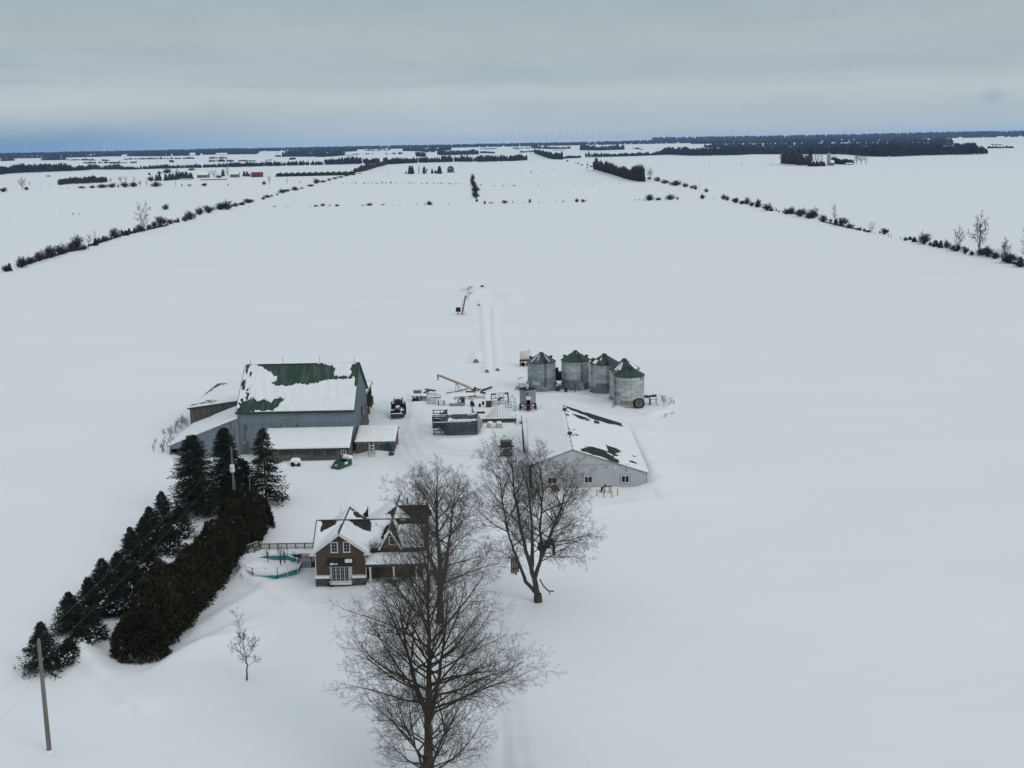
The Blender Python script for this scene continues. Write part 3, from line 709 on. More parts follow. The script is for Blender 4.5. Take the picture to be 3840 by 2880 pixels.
bare = [[Z1(*p) for p in q] for q in ([(540, 470), (575, 430), (680, 430), (640, 460), (560, 500), (480, 560), (430, 580)], [(320, 690), (330, 660), (420, 640), (500, 622), (560, 625), (500, 640), (380, 660)])]
snow_cover('annex_snow', ann, (AX0 - .33, AY0 - .28, AZL), (AX1 - AX0 + .3, 0, AZH - AZL), (0, AY1 - AY0 + .55, 0), .22, None, bare, .10, 9, .05, None, 8, (2.5, .35))
# ---- open lean-to running back behind the barn, its eave on the tractor side
mb = MB(); mb.slab([(-33.5, 204.4, 7.2), (-26.2, 204.4, 4.85), (-26.2, 219.0, 4.95), (-33.5, 219.0, 7.2)], (0, 0, -.14)); mb.box((-26.2, 211.7, 4.74), (.08, 14.6, .26)); op = part(mb, 'open_lean_to', M['steel'], barn)
mb = MB()
for yy in (205.0, 209.5, 214.2, 218.8): mb.box((-26.6, yy, 2.2), (.22, .22, 4.8))
mb.box((-28.0, 211.8, 2.3), (.12, 14.4, 5.0)); mb.box((-30, 218.9, 2.6), (7, .1, 5.0)); part(mb, 'post_frame', M['darkwood'], op)
snow_cover('lean_to_snow', op, (-26.25, 204.8, 4.86), (-7.0, 0, 2.25), (0, 13.8, .08), .25, None, None, .08, 9, .05, None, 18, lift=.0)

# ---- clutter by that corner
for i, (px, py, lab) in enumerate(((1389, 1516, 'taller rusty round barrel outside the open lean-to at the barn corner'), (1378, 1552, 'rusty round barrel against the stone base of the barn end wall'))):
    p = gp(px, py); r = .62 - .12 * i; h_ = 1.7 - .5 * i; mb = MB()
    mb.lathe([(r * .96, 0), (r, .05), (r, h_ * .33), (r * 1.04, h_ * .35), (r, h_ * .37), (r, h_ * .66), (r * 1.04, h_ * .68), (r, h_ * .7), (r, h_ - .05), (r * .96, h_), (r * .9, h_ - .03), (0, h_ - .03)], 20, p - (0, 0, .1))
    solo(mb, 'barrel', M['rustiron'], lab, 'barrel', smooth_=False)
p = gp(1372, 1592); mb = MB(); mb.lathe([(.5, -.16), (.72, -.15), (.78, 0), (.72, .15), (.5, .16), (.42, .1), (.42, -.1), (.5, -.16)], 20, p + (0, 0, .65), (.8, -.55, .2)); solo(mb, 'tyre', M['black'], 'black tyre leaning on the barn end wall above the small shed', 'tyre')

# ================================================================== SMALL SHED by the barn corner
sh = thing('small_shed', 'small grey shed with a thick snow roof and icicles beside the barn corner', 'shed', (-22, 186, 0))
HX0, HX1, HY0, HY1, HZE, HZR = -25.1, -18.95, 183.3, 190.9, 2.25, 3.3
hr = (HY0 + HY1) / 2 + 2.2
mb = MB(); mb.add([(HX0, HY0 + .4, -.3), (HX1, HY0 + .4, -.3), (HX1, HY0 + .4, HZE - .1), (HX0, HY0 + .4, HZE - .1), (HX1, HY1, -.3), (HX1, HY1, HZE + .3), (HX1, hr, HZR - .12), (HX0, HY1, -.3), (HX0, HY1, HZE + .3), (HX0, hr, HZR - .12)], [(0, 1, 2, 3), (1, 4, 5, 6, 2), (7, 0, 3, 9, 8), (4, 7, 8, 5)])
ribs_x(mb, HX0, HX1, HY0 + .4, 0, lambda x: HZE - .15, .28, .04, .03); part(mb, 'wall', M['barnwood'], sh)
mb = MB(); mb.slab([(HX0 - .15, hr, HZR), (HX1 + .2, hr, HZR), (HX1 + .2, HY0, HZE - .05), (HX0 - .15, HY0, HZE - .05)], (0, 0, -.1)); mb.slab([(HX0 - .15, hr, HZR), (HX1 + .2, hr, HZR), (HX1 + .2, HY1 + .2, HZE + .3), (HX0 - .15, HY1 + .2, HZE + .3)], (0, 0, -.1)); mb.box(((HX0 + HX1) / 2, HY0 - .02, HZE - .14), (HX1 - HX0 + .35, .05, .14)); rf = part(mb, 'roof', M['darkwood'], sh)
snow_cover('roof_snow', rf, (HX0 - .15, hr, HZR + .01), (HX1 - HX0 + .35, 0, 0), (0, HY0 - hr - .03, HZE - HZR - .05), .16, None, None, .27, 2, .05, None, 11, edge=.2)
snow_cover('roof_snow', rf, (HX1 + .2, hr, HZR + .01), (HX0 - HX1 - .35, 0, 0), (0, HY1 + .2 - hr, HZE + .3 - HZR), .16, None, None, .27, 2, .05, None, 12, edge=.2)
rng = random.Random(4)
for k in range(22):
    x = HX0 + (HX1 - HX0) * (k + rng.random() * .8) / 22; l = rng.choice([.15, .2, .3, .45, .25]); mb = MB(); mb.lathe([(0, -l), (.035, -l * .4), (.05, 0)], 6, (x, HY0 - .03, HZE - .2)); part(mb, 'icicle', M['lamp'], sh)
mb = MB(); mb.box((-20.3, HY0 + .34, 1.1), (1.5, .06, 1.5)); part(mb, 'shed_door', M['dgreen'], sh)
mb = MB(); mb.box((-21.0, HY0 + .32, .9), (.5, .05, .9)); part(mb, 'plank_panel', M['brownwood'], sh)
# white frame and wire basket in front of it
p = gp(*Z4(1700, 735)); t = thing('wire_cage', 'grey wire cage with a white folding frame behind it before the small shed', 'cage', p)
mb = MB(); w_, d_, h_ = 1.0, .9, 1.0
for x in (-w_ / 2, 0, w_ / 2):
    for yy in (0, d_): mb.bar(p + (x, yy, -.1), p + (x, yy, h_), .05)
for z in (.15, .45, .72, 1.0):
    mb.bar(p + (-w_ / 2, 0, z), p + (w_ / 2, 0, z), .04); mb.bar(p + (-w_ / 2, d_, z), p + (w_ / 2, d_, z), .04)
    for x in (-w_ / 2, w_ / 2): mb.bar(p + (x, 0, z), p + (x, d_, z), .04)
part(mb, 'wire_mesh', M['steel'], t)
mb = MB()
for x in (-.5, .22): mb.bar(p + (x, 1.3, 0), p + (x, 1.7, 2.15), .12)
mb.bar(p + (-.5, 1.5, 1.45), p + (.22, 1.5, 1.45), .12); mb.bar(p + (-.45, 1.45, 1.1), p + (.18, 1.45, .9), .08); part(mb, 'folding_frame', M['white'], t)
p = gp(*Z4(2050, 650)); mb = MB(); mb.lathe([(.0, 0), (.34, .02), (.42, .3), (.3, .55), (0, .6)], 12, p + (0, 0, -.05)); mb.bar(p + (.45, .2, -.1), p + (.5, .25, 2.0), .12); mb.bar(p + (.5, .2, 1.6), p + (.9, .2, 1.0), .08); mb.bar(p + (.0, -.1, .5), p + (.5, .1, 1.0), .07)
solo(mb, 'post_and_bucket', M['dsteel'], 'dark post with a snowy bucket at the tractor-side corner of the small shed', 'post')

# ================================================================== LONG SHED
ls = thing('long_shed', 'long low light grey steel shed with snow and green patches on its roof', 'shed', (10, 177, 0))
FY0, FY1, FXL, FXR, FXR_, FZL, FZR, FZE = 162.5, 191.6, 2.55, 18.85, 8.38, 3.62, 5.74, 2.18
mb = MB(); mb.add([(FXL, FY0, -.4), (FXR, FY0, -.4), (FXR, FY0, FZE - .1), (FXR_, FY0, FZR - .12), (FXL, FY0, FZL - .1), (FXL, FY1, -.4), (FXR, FY1, -.4), (FXR, FY1, FZE - .1), (FXR_, FY1, FZR - .12), (FXL, FY1, FZL - .1)], [(0, 1, 2, 3, 4), (1, 6, 7, 2), (5, 0, 4, 9), (6, 5, 9, 8, 7)])
def fzt(x): return (FZL + (FZR - FZL) * (x - FXL) / (FXR_ - FXL) if x < FXR_ else FZR + (FZE - FZR) * (x - FXR_) / (FXR - FXR_)) - .16
x = FXL + .1
while x < FXR - .05:
    zt = fzt(x); mb.box((x, FY0 - .03, zt / 2 - .1), (.11, .06, zt + .2)); x += .27
part(mb, 'wall', M['greysiding'], ls)
mb = MB(); mb.box(((FXL + 14.2) / 2, FY0 - .055, 3.48), (14.2 - FXL, .03, .05)); mb.box((FXR + .01, FY0 - .03, 1.0), (.1, .1, 2.2)); part(mb, 'wall_trim', M['steel'], ls)
mb = MB(); gable_roof_y(mb, FY0 - .12, FY1 + .12, FXR_, FZR, FXR_ - FXL + .3, FXR - FXR_ + .35, (FZR - FZL) * 1.05, (FZR - FZE) * 1.03, .1)
for yy in np.arange(FY0, FY1, .38):
    mb.bar((FXR_ + .05, yy, FZR + .015), (FXR + .34, yy, FZR - (FZR - FZE) * 1.03 + .02), .05, .03)
rf = part(mb, 'roof', M['green'], ls)
mb = MB(); mb.bar((FXR_, FY0 - .15, FZR - .06), (FXL - .3, FY0 - .15, FZR - (FZR - FZL) * 1.05 - .06), .05, .15); mb.bar((FXR_, FY0 - .15, FZR - .06), (FXR + .35, FY0 - .15, FZR - (FZR - FZE) * 1.03 - .06), .05, .15); mb.box((FXR_, (FY0 + FY1) / 2, FZR + .03), (.22, FY1 - FY0 + .2, .06)); part(mb, 'roof_trim', M['steel'], rf)
def Z3(x, y): return (1900 + x / 3.16, 1250 + y / 3.16)
bare = [[Z3(*p) for p in q] for q in (
    [(610, 815), (750, 875), (1050, 965), (1340, 1045), (1375, 1105), (1290, 1085), (1150, 1055), (1050, 1030), (930, 975), (800, 925), (680, 860)],
    [(780, 960), (880, 975), (990, 1030), (950, 1035), (850, 1000)], [(1030, 1035), (1090, 1045), (1110, 1080), (1040, 1065)], [(670, 945), (740, 968), (720, 978), (690, 965)],
    [(880, 1385), (930, 1350), (1010, 1345), (1080, 1370), (1170, 1395), (1180, 1420), (1230, 1440), (1290, 1490), (1360, 1525), (1290, 1540), (1100, 1460), (900, 1400)],
    [(1180, 1325), (1290, 1365), (1365, 1400), (1290, 1425), (1320, 1445), (1260, 1455), (1200, 1400)], [(1425, 1505), (1540, 1530), (1530, 1545), (1450, 1525)], [(1480, 1440), (1530, 1465), (1500, 1462)],
    [(735, 1130), (810, 1145), (800, 1152), (750, 1143)], [(785, 1183), (850, 1208), (830, 1208)], [(1400, 1545), (1435, 1555), (1410, 1562)])]
snow_cover('roof_snow', rf, (FXR_ + .02, FY0 - .1, FZR + .02), (FXR + .33 - FXR_, 0, -(FZR - FZE) * 1.03), (0, FY1 - FY0 + .2, 0), .16, None, bare, .13, 5, .042, None, 21, (1.6, .3))
snow_cover('roof_snow', rf, (FXR_ - .02, FY1 + .1, FZR + .02), (FXL - .28 - FXR_, 0, -(FZR - FZL) * 1.05), (0, FY0 - FY1 - .2, 0), .18, None, None, .16, 4, .042, None, 22, (1.6, .3))
win(ls, 'window', 10.0, 11.15, .78, 1.76, FY0 - .04, .08, (2, 1)); win(ls, 'window', 4.8, 6.0, .8, 1.76, FY0 - .04, .08, (2, 1))
wf = win(ls, 'window', 15.2, 16.42, .72, 1.82, FY0 - .06, .10, (2, 1)); mb = MB()
for a, b in (((15.1, .64), (16.52, .64)), ((15.1, 1.9), (16.52, 1.9)), ((15.1, .64), (15.1, 1.9)), ((16.52, .64), (16.52, 1.9))): mb.bar((a[0], FY0 - .07, a[1]), (b[0], FY0 - .07, b[1]), .09, .05)
part(mb, 'casing', M['steel'], wf)
for i, (px, py) in enumerate(((2099, 1540), (2117, 1592), (2136, 1652))):
    d = ray(px, py); tt = FXR_ / d[0]; p = CAM + tt * d; mb = MB()
    mb.lathe([(.22, -.05), (.22, .16), (.34, .2), (.40, .34), (.34, .48), (.18, .56), (0, .58)], 14, (FXR_ + .05, p[1], FZR)); mb.box((FXR_ + .42, p[1] - .15, FZR - .02), (.5, .3, .16)); part(mb, 'roof_vent', M['dsteel'], ls)
for yy in np.linspace(164, 190, 11):
    if int(yy * 7) % 3: mb = MB(); mb.box((FXR_ - .05, yy, FZR + .12), (.14, .35, .12)); part(mb, 'ridge_clip', M['dsteel'], ls)
mb = MB(); mb.lathe([(.0, 0), (.16, .0), (.16, .1), (.09, .12), (0, .12)], 12, (13.1, FY0 - .05, 3.02), (0, -1, 0)); part(mb, 'wall_vent', M['steel'], ls)
mb = MB(); mb.box((15.95, FY0 - .1, 2.55), (.12, .14, .28)); mb.bar((15.85, FY0 - .1, 2.66), (16.05, FY0 - .3, 2.4), .07); part(mb, 'wall_lamp', M['steel'], ls)
mb = MB(); mb.box((14.45, FY0 - .05, 2.98), (.22, .04, .42)); part(mb, 'wall_panel', M['trim'], ls)
mb = MB(); mb.box((2.42, FY0 + .3, 1.75), (.5, .6, 3.1)); part(mb, 'dark_corner_slab', M['darkwood'], ls)  # dark upright slab jutting past the front corner of the shed
# ================================================================== FARMHOUSE
hs = thing('farmhouse', 'brown farmhouse with white trimmed gables and snow on its dark roofs', 'house', (-17, 131, 0))
RZ = 6.2
def gable_wall(mb, x0, x1, Y0, Y1, ze, xr, zr, z0=-.4):
    mb.add([(x0, Y0, z0), (x1, Y0, z0), (x1, Y0, ze), (xr, Y0, zr), (x0, Y0, ze), (x0, Y1, z0), (x1, Y1, z0), (x1, Y1, ze), (xr, Y1, zr), (x0, Y1, ze)], [(0, 1, 2, 3, 4), (1, 6, 7, 2), (5, 0, 4, 9), (6, 5, 9, 8, 7)])
mb = MB(); gable_wall(mb, -22.35, -16.7, 126.2, 135.2, 3.98, -19.53, 6.02)
mb.add([(-22.3, 127.35, -.4), (-10.6, 127.35, -.4), (-10.6, 127.35, 3.95), (-22.3, 127.35, 3.95), (-10.6, 133.6, -.4), (-10.6, 133.6, 3.95), (-10.6, 130.5, 6.02), (-22.3, 133.6, -.4), (-22.3, 133.6, 3.95), (-22.3, 130.5, 6.02)], [(0, 1, 2, 3), (1, 4, 5, 6, 2), (7, 0, 3, 9, 8)])
gable_wall(mb, -17.2, -10.85, 131.0, 139.8, 3.95, -14.0, 6.02)
mb.add([(-10.45, 132.9, -.4), (-10.45, 138.2, -.4), (-10.45, 138.2, 4.1), (-10.45, 135.55, 6.02), (-10.45, 132.9, 4.1), (-14, 132.9, -.4), (-14, 132.9, 4.1)], [(0, 1, 2, 3, 4), (5, 0, 4, 6)])
# wall dormer face
mb.add([(-15.05, 127.1, 3.6), (-12.95, 127.1, 3.6), (-12.95, 127.1, 4.1), (-14.0, 127.1, 5.95), (-15.05, 127.1, 4.1)], [(0, 1, 2, 3, 4)])
z = .4
while z < 5.9:
    hw = 2.82 if z < 3.95 else 2.82 * (6.02 - z) / 2.05
    mb.box((-19.53, 126.19, z), (hw * 2, .03, .03)); z += .19
part(mb, 'wall', M['brown'], hs)
mb = MB()
gable_roof_y(mb, 125.75, 135.6, -19.53, RZ, 3.3, 3.3, 2.42, 2.42, .14)
gable_roof_x(mb, -22.75, -10.25, 130.5, RZ + .003, 3.45, 3.4, 2.35, 2.35, .14)
gable_roof_y(mb, 131.0, 140.2, -14.0, RZ + .006, 3.75, 3.5, 2.5, 2.3, .14)
gable_roof_x(mb, -14.0, -10.2, 135.55, RZ + .009, 3.0, 3.0, 2.15, 2.15, .14)
gable_roof_y(mb, 126.75, 130.6, -14.0, RZ + .012, 1.28, 1.28, 2.25, 2.25, .12)
rf = part(mb, 'roof', M['shingle'], hs)
mb = MB()
for x, ya, yb, dz in ((-19.53, 125.75, 135.6, .03), (-14.0, 126.75, 140.2, .045)): mb.box((x, (ya + yb) / 2, RZ + dz), (.14, yb - ya, .06))
mb.box((-16.5, 130.5, RZ + .04), (12.5, .24, .07)); mb.box((-12.1, 135.55, RZ + .04), (3.8, .22, .07)); part(mb, 'ridge_cap', M['brownmetal'], rf)
mb = MB()
for s_ in (-1, 1):
    mb.bar((-19.53, 125.72, RZ - .12), (-19.53 + s_ * 3.3, 125.72, RZ - 2.54), .07, .24)
    mb.box((-19.53 + s_ * 3.02, 126.0, 3.68), (.75, .55, .16))
    mb.bar((-14.0, 126.72, RZ - .1), (-14.0 + s_ * 1.28, 126.72, RZ - 2.36), .06, .17)
mb.box((-16.72, 126.12, 1.9), (.08, .08, 3.7)); mb.box((-22.33, 126.12, 1.9), (.08, .08, 3.7)); part(mb, 'white_trim', M['trim'], hs)
for q in (((-16.75, 127.0, 3.74), (-15.05, 127.0, 3.74)), ((-13.0, 127.0, 3.74), (-10.4, 127.0, 3.74)), ((-10.23, 130.5, RZ - .1), (-10.23, 127.05, RZ - 2.45)), ((-22.77, 130.5, RZ - .1), (-22.77, 127.05, RZ - 2.45))): mb = MB(); mb.bar(*q, .08, .2); part(mb, 'fascia', M['brownmetal'], hs)
# snow on the roofs
def Z6(x, y): return (1180 + x / 4.365, 1830 + y / 4.365)
SN = dict(res=.11, thick=.12, mpp=.030, amp=5.0, streak=(.5, .5))
def below(z_): return lambda p: p[..., 2] > z_ - 9
# front wing, both slopes
snow_cover('roof_snow', rf, (-19.6, 125.8, RZ - .02), (0, 5.6, 0), (-3.2, 0, -2.36), bare=[[Z6(*p) for p in q] for q in ([(380, 720), (430, 610), (480, 520), (515, 510), (470, 620), (420, 690)],)], seed=31, clip=lambda p: p[..., 1] < 130.55 - (RZ - p[..., 2]) / 2.42 * 3.3, **SN)
snow_cover('roof_snow', rf, (-19.46, 125.8, RZ - .02), (0, 5.6, 0), (3.2, 0, -2.36), bare=[[Z6(*p) for p in q] for q in ([(520, 545), (560, 590), (600, 635), (575, 625), (530, 580)],)], seed=32, clip=lambda p: p[..., 1] < 130.55 - (RZ - p[..., 2]) / 2.42 * 3.3, **SN)
# main roof facing the camera
def not_wing(p):
    z_ = p[..., 2]; return (np.abs(p[..., 0] + 19.53) > (RZ - z_) / 2.42 * 3.3 - .12) & ((np.abs(p[..., 0] + 14.0) > (RZ - z_) / 2.25 * 1.28 - .02) | (p[..., 1] < 126.7))
snow_cover('roof_snow', rf, (-22.7, 130.42, RZ - .03), (12.4, 0, 0), (0, -3.32, -2.28), bare=[[Z6(*p) for p in q] for q in (
    [(130, 545), (345, 545), (330, 600), (200, 660), (100, 720), (95, 680), (140, 600)], [(560, 530), (920, 530), (915, 705), (840, 690), (740, 660), (640, 600)],
    [(1215, 560), (1255, 560), (1110, 850), (1090, 800)], [(1330, 530), (1850, 500), (1850, 600), (1560, 590), (1380, 600)])], seed=33, clip=not_wing, **SN)
# rear slopes and rear wings
snow_cover('roof_snow', rf, (-14.07, 130.9, RZ - .02), (0, 9.2, 0), (-3.65, 0, -2.45), bare=[[Z6(*p) for p in q] for q in ([(1420, 120), (1375, 150), (1345, 240), (1318, 310), (1225, 385), (1150, 440), (1235, 415), (1262, 480), (1300, 480), (1350, 420)],)], seed=34, **SN)
snow_cover('roof_snow', rf, (-13.93, 130.9, RZ - .02), (0, 9.2, 0), (3.4, 0, -2.26), seed=35, clip=lambda p: (np.abs(p[..., 1] - 135.55) > (RZ - p[..., 2]) / 2.15 * 3.0), **SN)
snow_cover('roof_snow', rf, (-19.6, 130.6, RZ - .02), (0, 4.9, 0), (-3.2, 0, -2.36), seed=36, **SN)
snow_cover('roof_snow', rf, (-19.46, 130.6, RZ - .02), (0, 4.9, 0), (3.2, 0, -2.36), seed=37, bare=[[Z6(*p) for p in q] for q in ([(580, 320), (600, 320), (700, 390), (860, 490), (890, 530), (800, 500), (700, 480), (650, 450), (640, 390)],)], **SN)
snow_cover('roof_snow', rf, (-14.0, 135.62, RZ - .02), (3.7, 0, 0), (0, 2.9, -2.1), seed=38, **SN)
snow_cover('roof_snow', rf, (-14.0, 126.85, RZ + .0), (0, 3.6, 0), (-1.2, 0, -2.15), seed=39, clip=lambda p: p[..., 1] < 130.6 - (RZ - p[..., 2]) * 1.35, res=.09, thick=.07, mpp=.03, amp=9.0, snow=[[Z6(*p) for p in q] for q in ([(1120, 930), (1200, 760), (1250, 640), (1230, 640), (1090, 880)],)])
# windows
for p in ((1241, 2032, 1267, 2072), (1287, 2031, 1313, 2071)):
    a = WY(p[0], p[1], 126.2); b = WY(p[2], p[3], 126.2); win(hs, 'window', a[0] - .04, b[0] + .04, b[2], a[2], 126.17, .1, (2, 3))
a = WY(1458, 2010, 127.1); b = WY(1484, 2043, 127.1); win(hs, 'window', a[0] - .03, b[0] + .03, b[2], a[2], 127.1, .1, (1, 2))
mb = MB(); bx0, bx1 = -20.78, -18.30
mb.add([(bx0, 126.2, .55), (bx0 + .28, 125.6, .55), (bx1 - .28, 125.6, .55), (bx1, 126.2, .55), (bx0, 126.2, 2.45), (bx0 + .28, 125.6, 2.45), (bx1 - .28, 125.6, 2.45), (bx1, 126.2, 2.45)], [(0, 1, 5, 4), (1, 2, 6, 5), (2, 3, 7, 6), (3, 2, 1, 0), (4, 5, 6, 7)])
mb.box(((bx0 + bx1) / 2, 125.85, 2.42), (bx1 - bx0 + .3, .75, .1)); mb.box(((bx0 + bx1) / 2, 125.85, .6), (bx1 - bx0 + .12, .7, .12))
bay = part(mb, 'bay_window', M['trim'], hs)
n = 4; xw = (bx1 - bx0 - .56) / n
for k in range(n):
    x0 = bx0 + .28 + k * xw; g = MB(); g.box((x0 + xw / 2, 125.585, 1.52), (xw - .10, .04, 1.56)); gg = part(g, 'pane', M['glass'], bay)
    m2 = MB(); m2.box((x0 + xw / 2, 125.56, 1.52), (.018, .02, 1.5))
    for zz_ in (1.02, 1.52, 2.02): m2.box((x0 + xw / 2, 125.561, zz_), (xw - .1, .02, .016))
    part(m2, 'muntin', M['trim'], bay)
mb = MB(); mb.slab([(bx0 - .25, 126.18, 3.2), (bx1 + .25, 126.18, 3.2), (bx1 + .25, 125.35, 2.55), (bx0 - .25, 125.35, 2.55)], (0, 0, -.1)); aw = part(mb, 'awning', M['shingle'], bay)
for q in ([(470, 1165), (615, 1165), (610, 1215), (500, 1220)], [(240, 1238), (330, 1238), (400, 1255), (250, 1258)]): snow_cover('awning_snow', bay, (bx0 - .25, 126.16, 3.2), (bx1 - bx0 + .5, 0, 0), (0, -.8, -.63), res=.07, snow=[[Z6(*p) for p in q]], thick=.08, mpp=.03, amp=5, seed=41)
mb = MB(); mb.box((-21.55, 126.0, .25), (1.62, .6, 1.5)); mb.box((-17.5, 126.0, .25), (1.6, .6, 1.5)); mb.box((-19.53, 125.95, -.1), (2.5, .5, .9)); part(mb, 'stone_base', M['stone'], hs)
mb = MB(); mb.rbox((-21.55, 125.95, 1.1), (1.75, .7, .22), .1); mb.rbox((-17.5, 125.95, 1.1), (1.7, .7, .22), .1); mb.rbox((-19.53, 125.75, .42), (2.45, .8, .16), .07); part(mb, 'ledge_snow', M['roofsnow'], hs)
# porch
mb = MB(); mb.slab([(-16.7, 127.3, 3.35), (-9.6, 127.3, 3.35), (-9.6, 125.25, 2.62), (-16.7, 125.25, 2.62)], (0, 0, -.12)); mb.box((-13.15, 125.3, 2.46), (7.05, .12, .2)); pr = part(mb, 'porch_roof', M['brownmetal'], hs)
snow_cover('porch_snow', pr, (-16.65, 127.28, 3.36), (7.0, 0, 0), (0, -1.98, -.71), res=.1, thick=.13, seed=43, mpp=.03)
for i, px in enumerate((1389, 1477, 1562)):
    p = WY(px, 2150, 125.4); mb = MB(); mb.box((p[0], 125.4, 1.6), (.17, .17, 1.75)); mb.box((p[0], 125.4, 2.3), (.26, .26, .14)); mb.box((p[0], 125.4, .95), (.24, .24, .12)); po = part(mb, 'porch_post', M['trim'], hs)
    
    if i == 1:
        m2 = MB(); m2.box((p[0], 125.4, .3), (.5, .5, 1.25)); part(m2, 'stone_pier', M['stone'], po); m3 = MB(); m3.rbox((p[0], 125.4, .95), (.52, .52, .1), .04); part(m3, 'pier_snow', M['roofsnow'], po)
    else: m2 = MB(); m2.box((p[0], 125.4, .3), (.18, .18, 1.2)); part(m2, 'post_foot', M['trim'], po)
mb = MB(); mb.box((-13.15, 126.35, .12), (7.0, 1.95, .55)); part(mb, 'porch_floor', M['roofsnow'], hs)
mb = MB(); mb.box((-12.0, 127.3, 1.45), (.95, .08, 2.0)); part(mb, 'door', M['darkwood'], hs)
win(hs, 'window', -15.6, -14.4, 1.0, 2.2, 127.3, .08, (2, 1), 'darkwood')
for q in ((1278, 1925, 1278, 1899, 132.5), (1332, 1912, 1323, 1891, 134.5), (1337, 1918, 1337, 1910, 134.9)):
    a = WY(q[0], q[1], q[4]); b = WY(q[2], q[3], q[4]); mb = MB(); mb.tube(a, b, .03, .018, 6); part(mb, 'roof_rod', M['steel'], hs)
mb = MB(); mb.tube((-12.9, 138.0, 5.2), (-12.9, 138.0, 6.35), .08, .08, 8); mb.lathe([(0, 0), (.12, .02), (.1, .14), (0, .16)], 8, (-12.9, 138.0, 6.3)); part(mb, 'vent_pipe', M['dsteel'], hs)

# sail-like dark shade cloth hung on a pole behind the house
p0 = WY(1382, 1937, 141.5); p1 = WY(1379, 1895, 141.5); g0 = np.array([p0[0], 141.5, hz(p0[0], 141.5)])
t = thing('shade_sail', 'dark triangular cloth hung from a thin pole behind the farmhouse roofs', 'shade sail', g0)
mb = MB(); mb.tube(g0 - (0, 0, .3), p1, .045, .03, 8); mb.bar(p1 - (0, 0, .2), g0 + (1.0, .3, 1.2), .035); part(mb, 'pole', M['steel'], t)
mb = MB(); P = []; n = 9
for i in range(n):
    v = i / (n - 1); top = p1 + (p0 - p1) * v
    for j in range(5):
        w_ = j / 4; P.append(top + np.array([-w_ * 1.35 * v ** 1.8, .12 * math.sin(w_ * 5 + v * 4), -.28 * w_ * v]))
V = np.array(P); nv_ = len(V); F = [(i * 5 + j, i * 5 + j + 1, i * 5 + j + 6, i * 5 + j + 5) for i in range(n - 1) for j in range(4)]
mb.add(np.vstack([V, V + (0, .03, 0)]), F + [tuple(k + nv_ for k in f[::-1]) for f in F]); part(mb, 'cloth', M['navy'], t)

# red pots at the house
for px, py, lab, s_ in ((1203, 2196, 'red pot with a snow cap at the outer corner of the farmhouse gable', 1.0), (1345, 2185, 'red pot with a snow cap below the bay window end nearer the porch', .9), (1556, 2168, 'dark red pot half hidden by branches in front of the porch', 1.1)):
    p = gp(px, py); t = thing('plant_pot', lab, 'pot', p)
    mb = MB(); mb.lathe([(.18 * s_, -.15), (.25 * s_, .50 * s_), (.28 * s_, .50 * s_), (.28 * s_, .58 * s_), (.22 * s_, .58 * s_), (.2 * s_, .5 * s_), (0, .5 * s_)], 16, p); part(mb, 'pot', M['red'], t)
    mb = MB(); mb.lathe([(.25 * s_, .55 * s_), (.24 * s_, .64 * s_), (.12 * s_, .70 * s_), (0, .71 * s_)], 14, p); part(mb, 'snow_cap', M['roofsnow'], t)

# ================================================================== POOL AND DECK
PC = np.array([-28.5, 131.45]); PR = 3.65
pool = thing('swimming_pool', 'octagonal teal above ground pool drifted over with snow', 'pool', (PC[0], PC[1], 0))
oc = [(PC[0] + PR * math.cos(PI / 8 + k * PI / 4), PC[1] + PR * .98 * math.sin(PI / 8 + k * PI / 4)) for k in range(8)]
oi = [(PC[0] + (PR - .12) * math.cos(PI / 8 + k * PI / 4), PC[1] + (PR - .12) * .98 * math.sin(PI / 8 + k * PI / 4)) for k in range(8)]
mb = MB(); ZT = .62
V = [(x, y, -.3) for x, y in oc] + [(x, y, ZT) for x, y in oc] + [(x, y, ZT) for x, y in oi] + [(x, y, -.3) for x, y in oi]
F = []
for k in range(8):
    j = (k + 1) % 8
    for a in range(3): F.append((a * 8 + k, a * 8 + j, a * 8 + 8 + j, a * 8 + 8 + k))
mb.add(V, F); part(mb, 'liner_wall', M['teal'], pool)
mb = MB()
for k in range(8): mb.bar((*oc[k], ZT + .03), (*oc[(k + 1) % 8], ZT + .03), .22, .06)
part(mb, 'rim', M['roofsnow'], pool)
# snow mound inside
n = 26; V = []; F = []
for i in range(n + 1):
    for j in range(n + 1):
        x = -1 + 2 * i / n; y = -1 + 2 * j / n; d = max(abs(x), abs(y)); r2 = math.hypot(x, y) + 1e-9
        k = d / r2; X = x * k * (PR - .14) * .985; Y_2 = y * k * (PR - .14) * .97
        z_ = .56 - .50 * float(smooth(-.2, .9, np.array((Y_2 + .45 * X) / PR))) + .34 * math.exp(-((X + 1.2) ** 2 + (Y_2 + .6) ** 2) / 2.2) + .42 * float(smooth(.3, -2.6, np.array(X))) + .05 * float(vnoise(np.array([X * 1.3]), np.array([Y_2 * 1.3]), 5)[0])
        V.append((PC[0] + X, PC[1] + Y_2, z_))
for i in range(n):
    for j in range(n): a = i * (n + 1) + j; F.append((a, a + n + 1, a + n + 2, a + 1))
mb = MB(); mb.add(V, F); part(mb, 'pool_snow', M['roofsnow'], pool, smooth_=True)
for k in (4, 5, 6, 3):
    a, b = np.array(oc[k]), np.array(oc[(k + 1) % 8]); mb = MB()
    for z_ in (ZT + .12, ZT + .85): mb.bar((*a, z_), (*b, z_), .05, .05)
    for i in range(1, 17):
        q = a + (b - a) * i / 17; mb.bar((*q, ZT + .12), (*q, ZT + .85), .022)
    mb.bar((*a, -.2), (*a, ZT + .9), .07); mb.bar((*b, -.2), (*b, ZT + .9), .07); mb.bar((*((a + b) / 2), -.2), (*((a + b) / 2), ZT + .9), .05); part(mb, 'railing', M['trim'], pool)
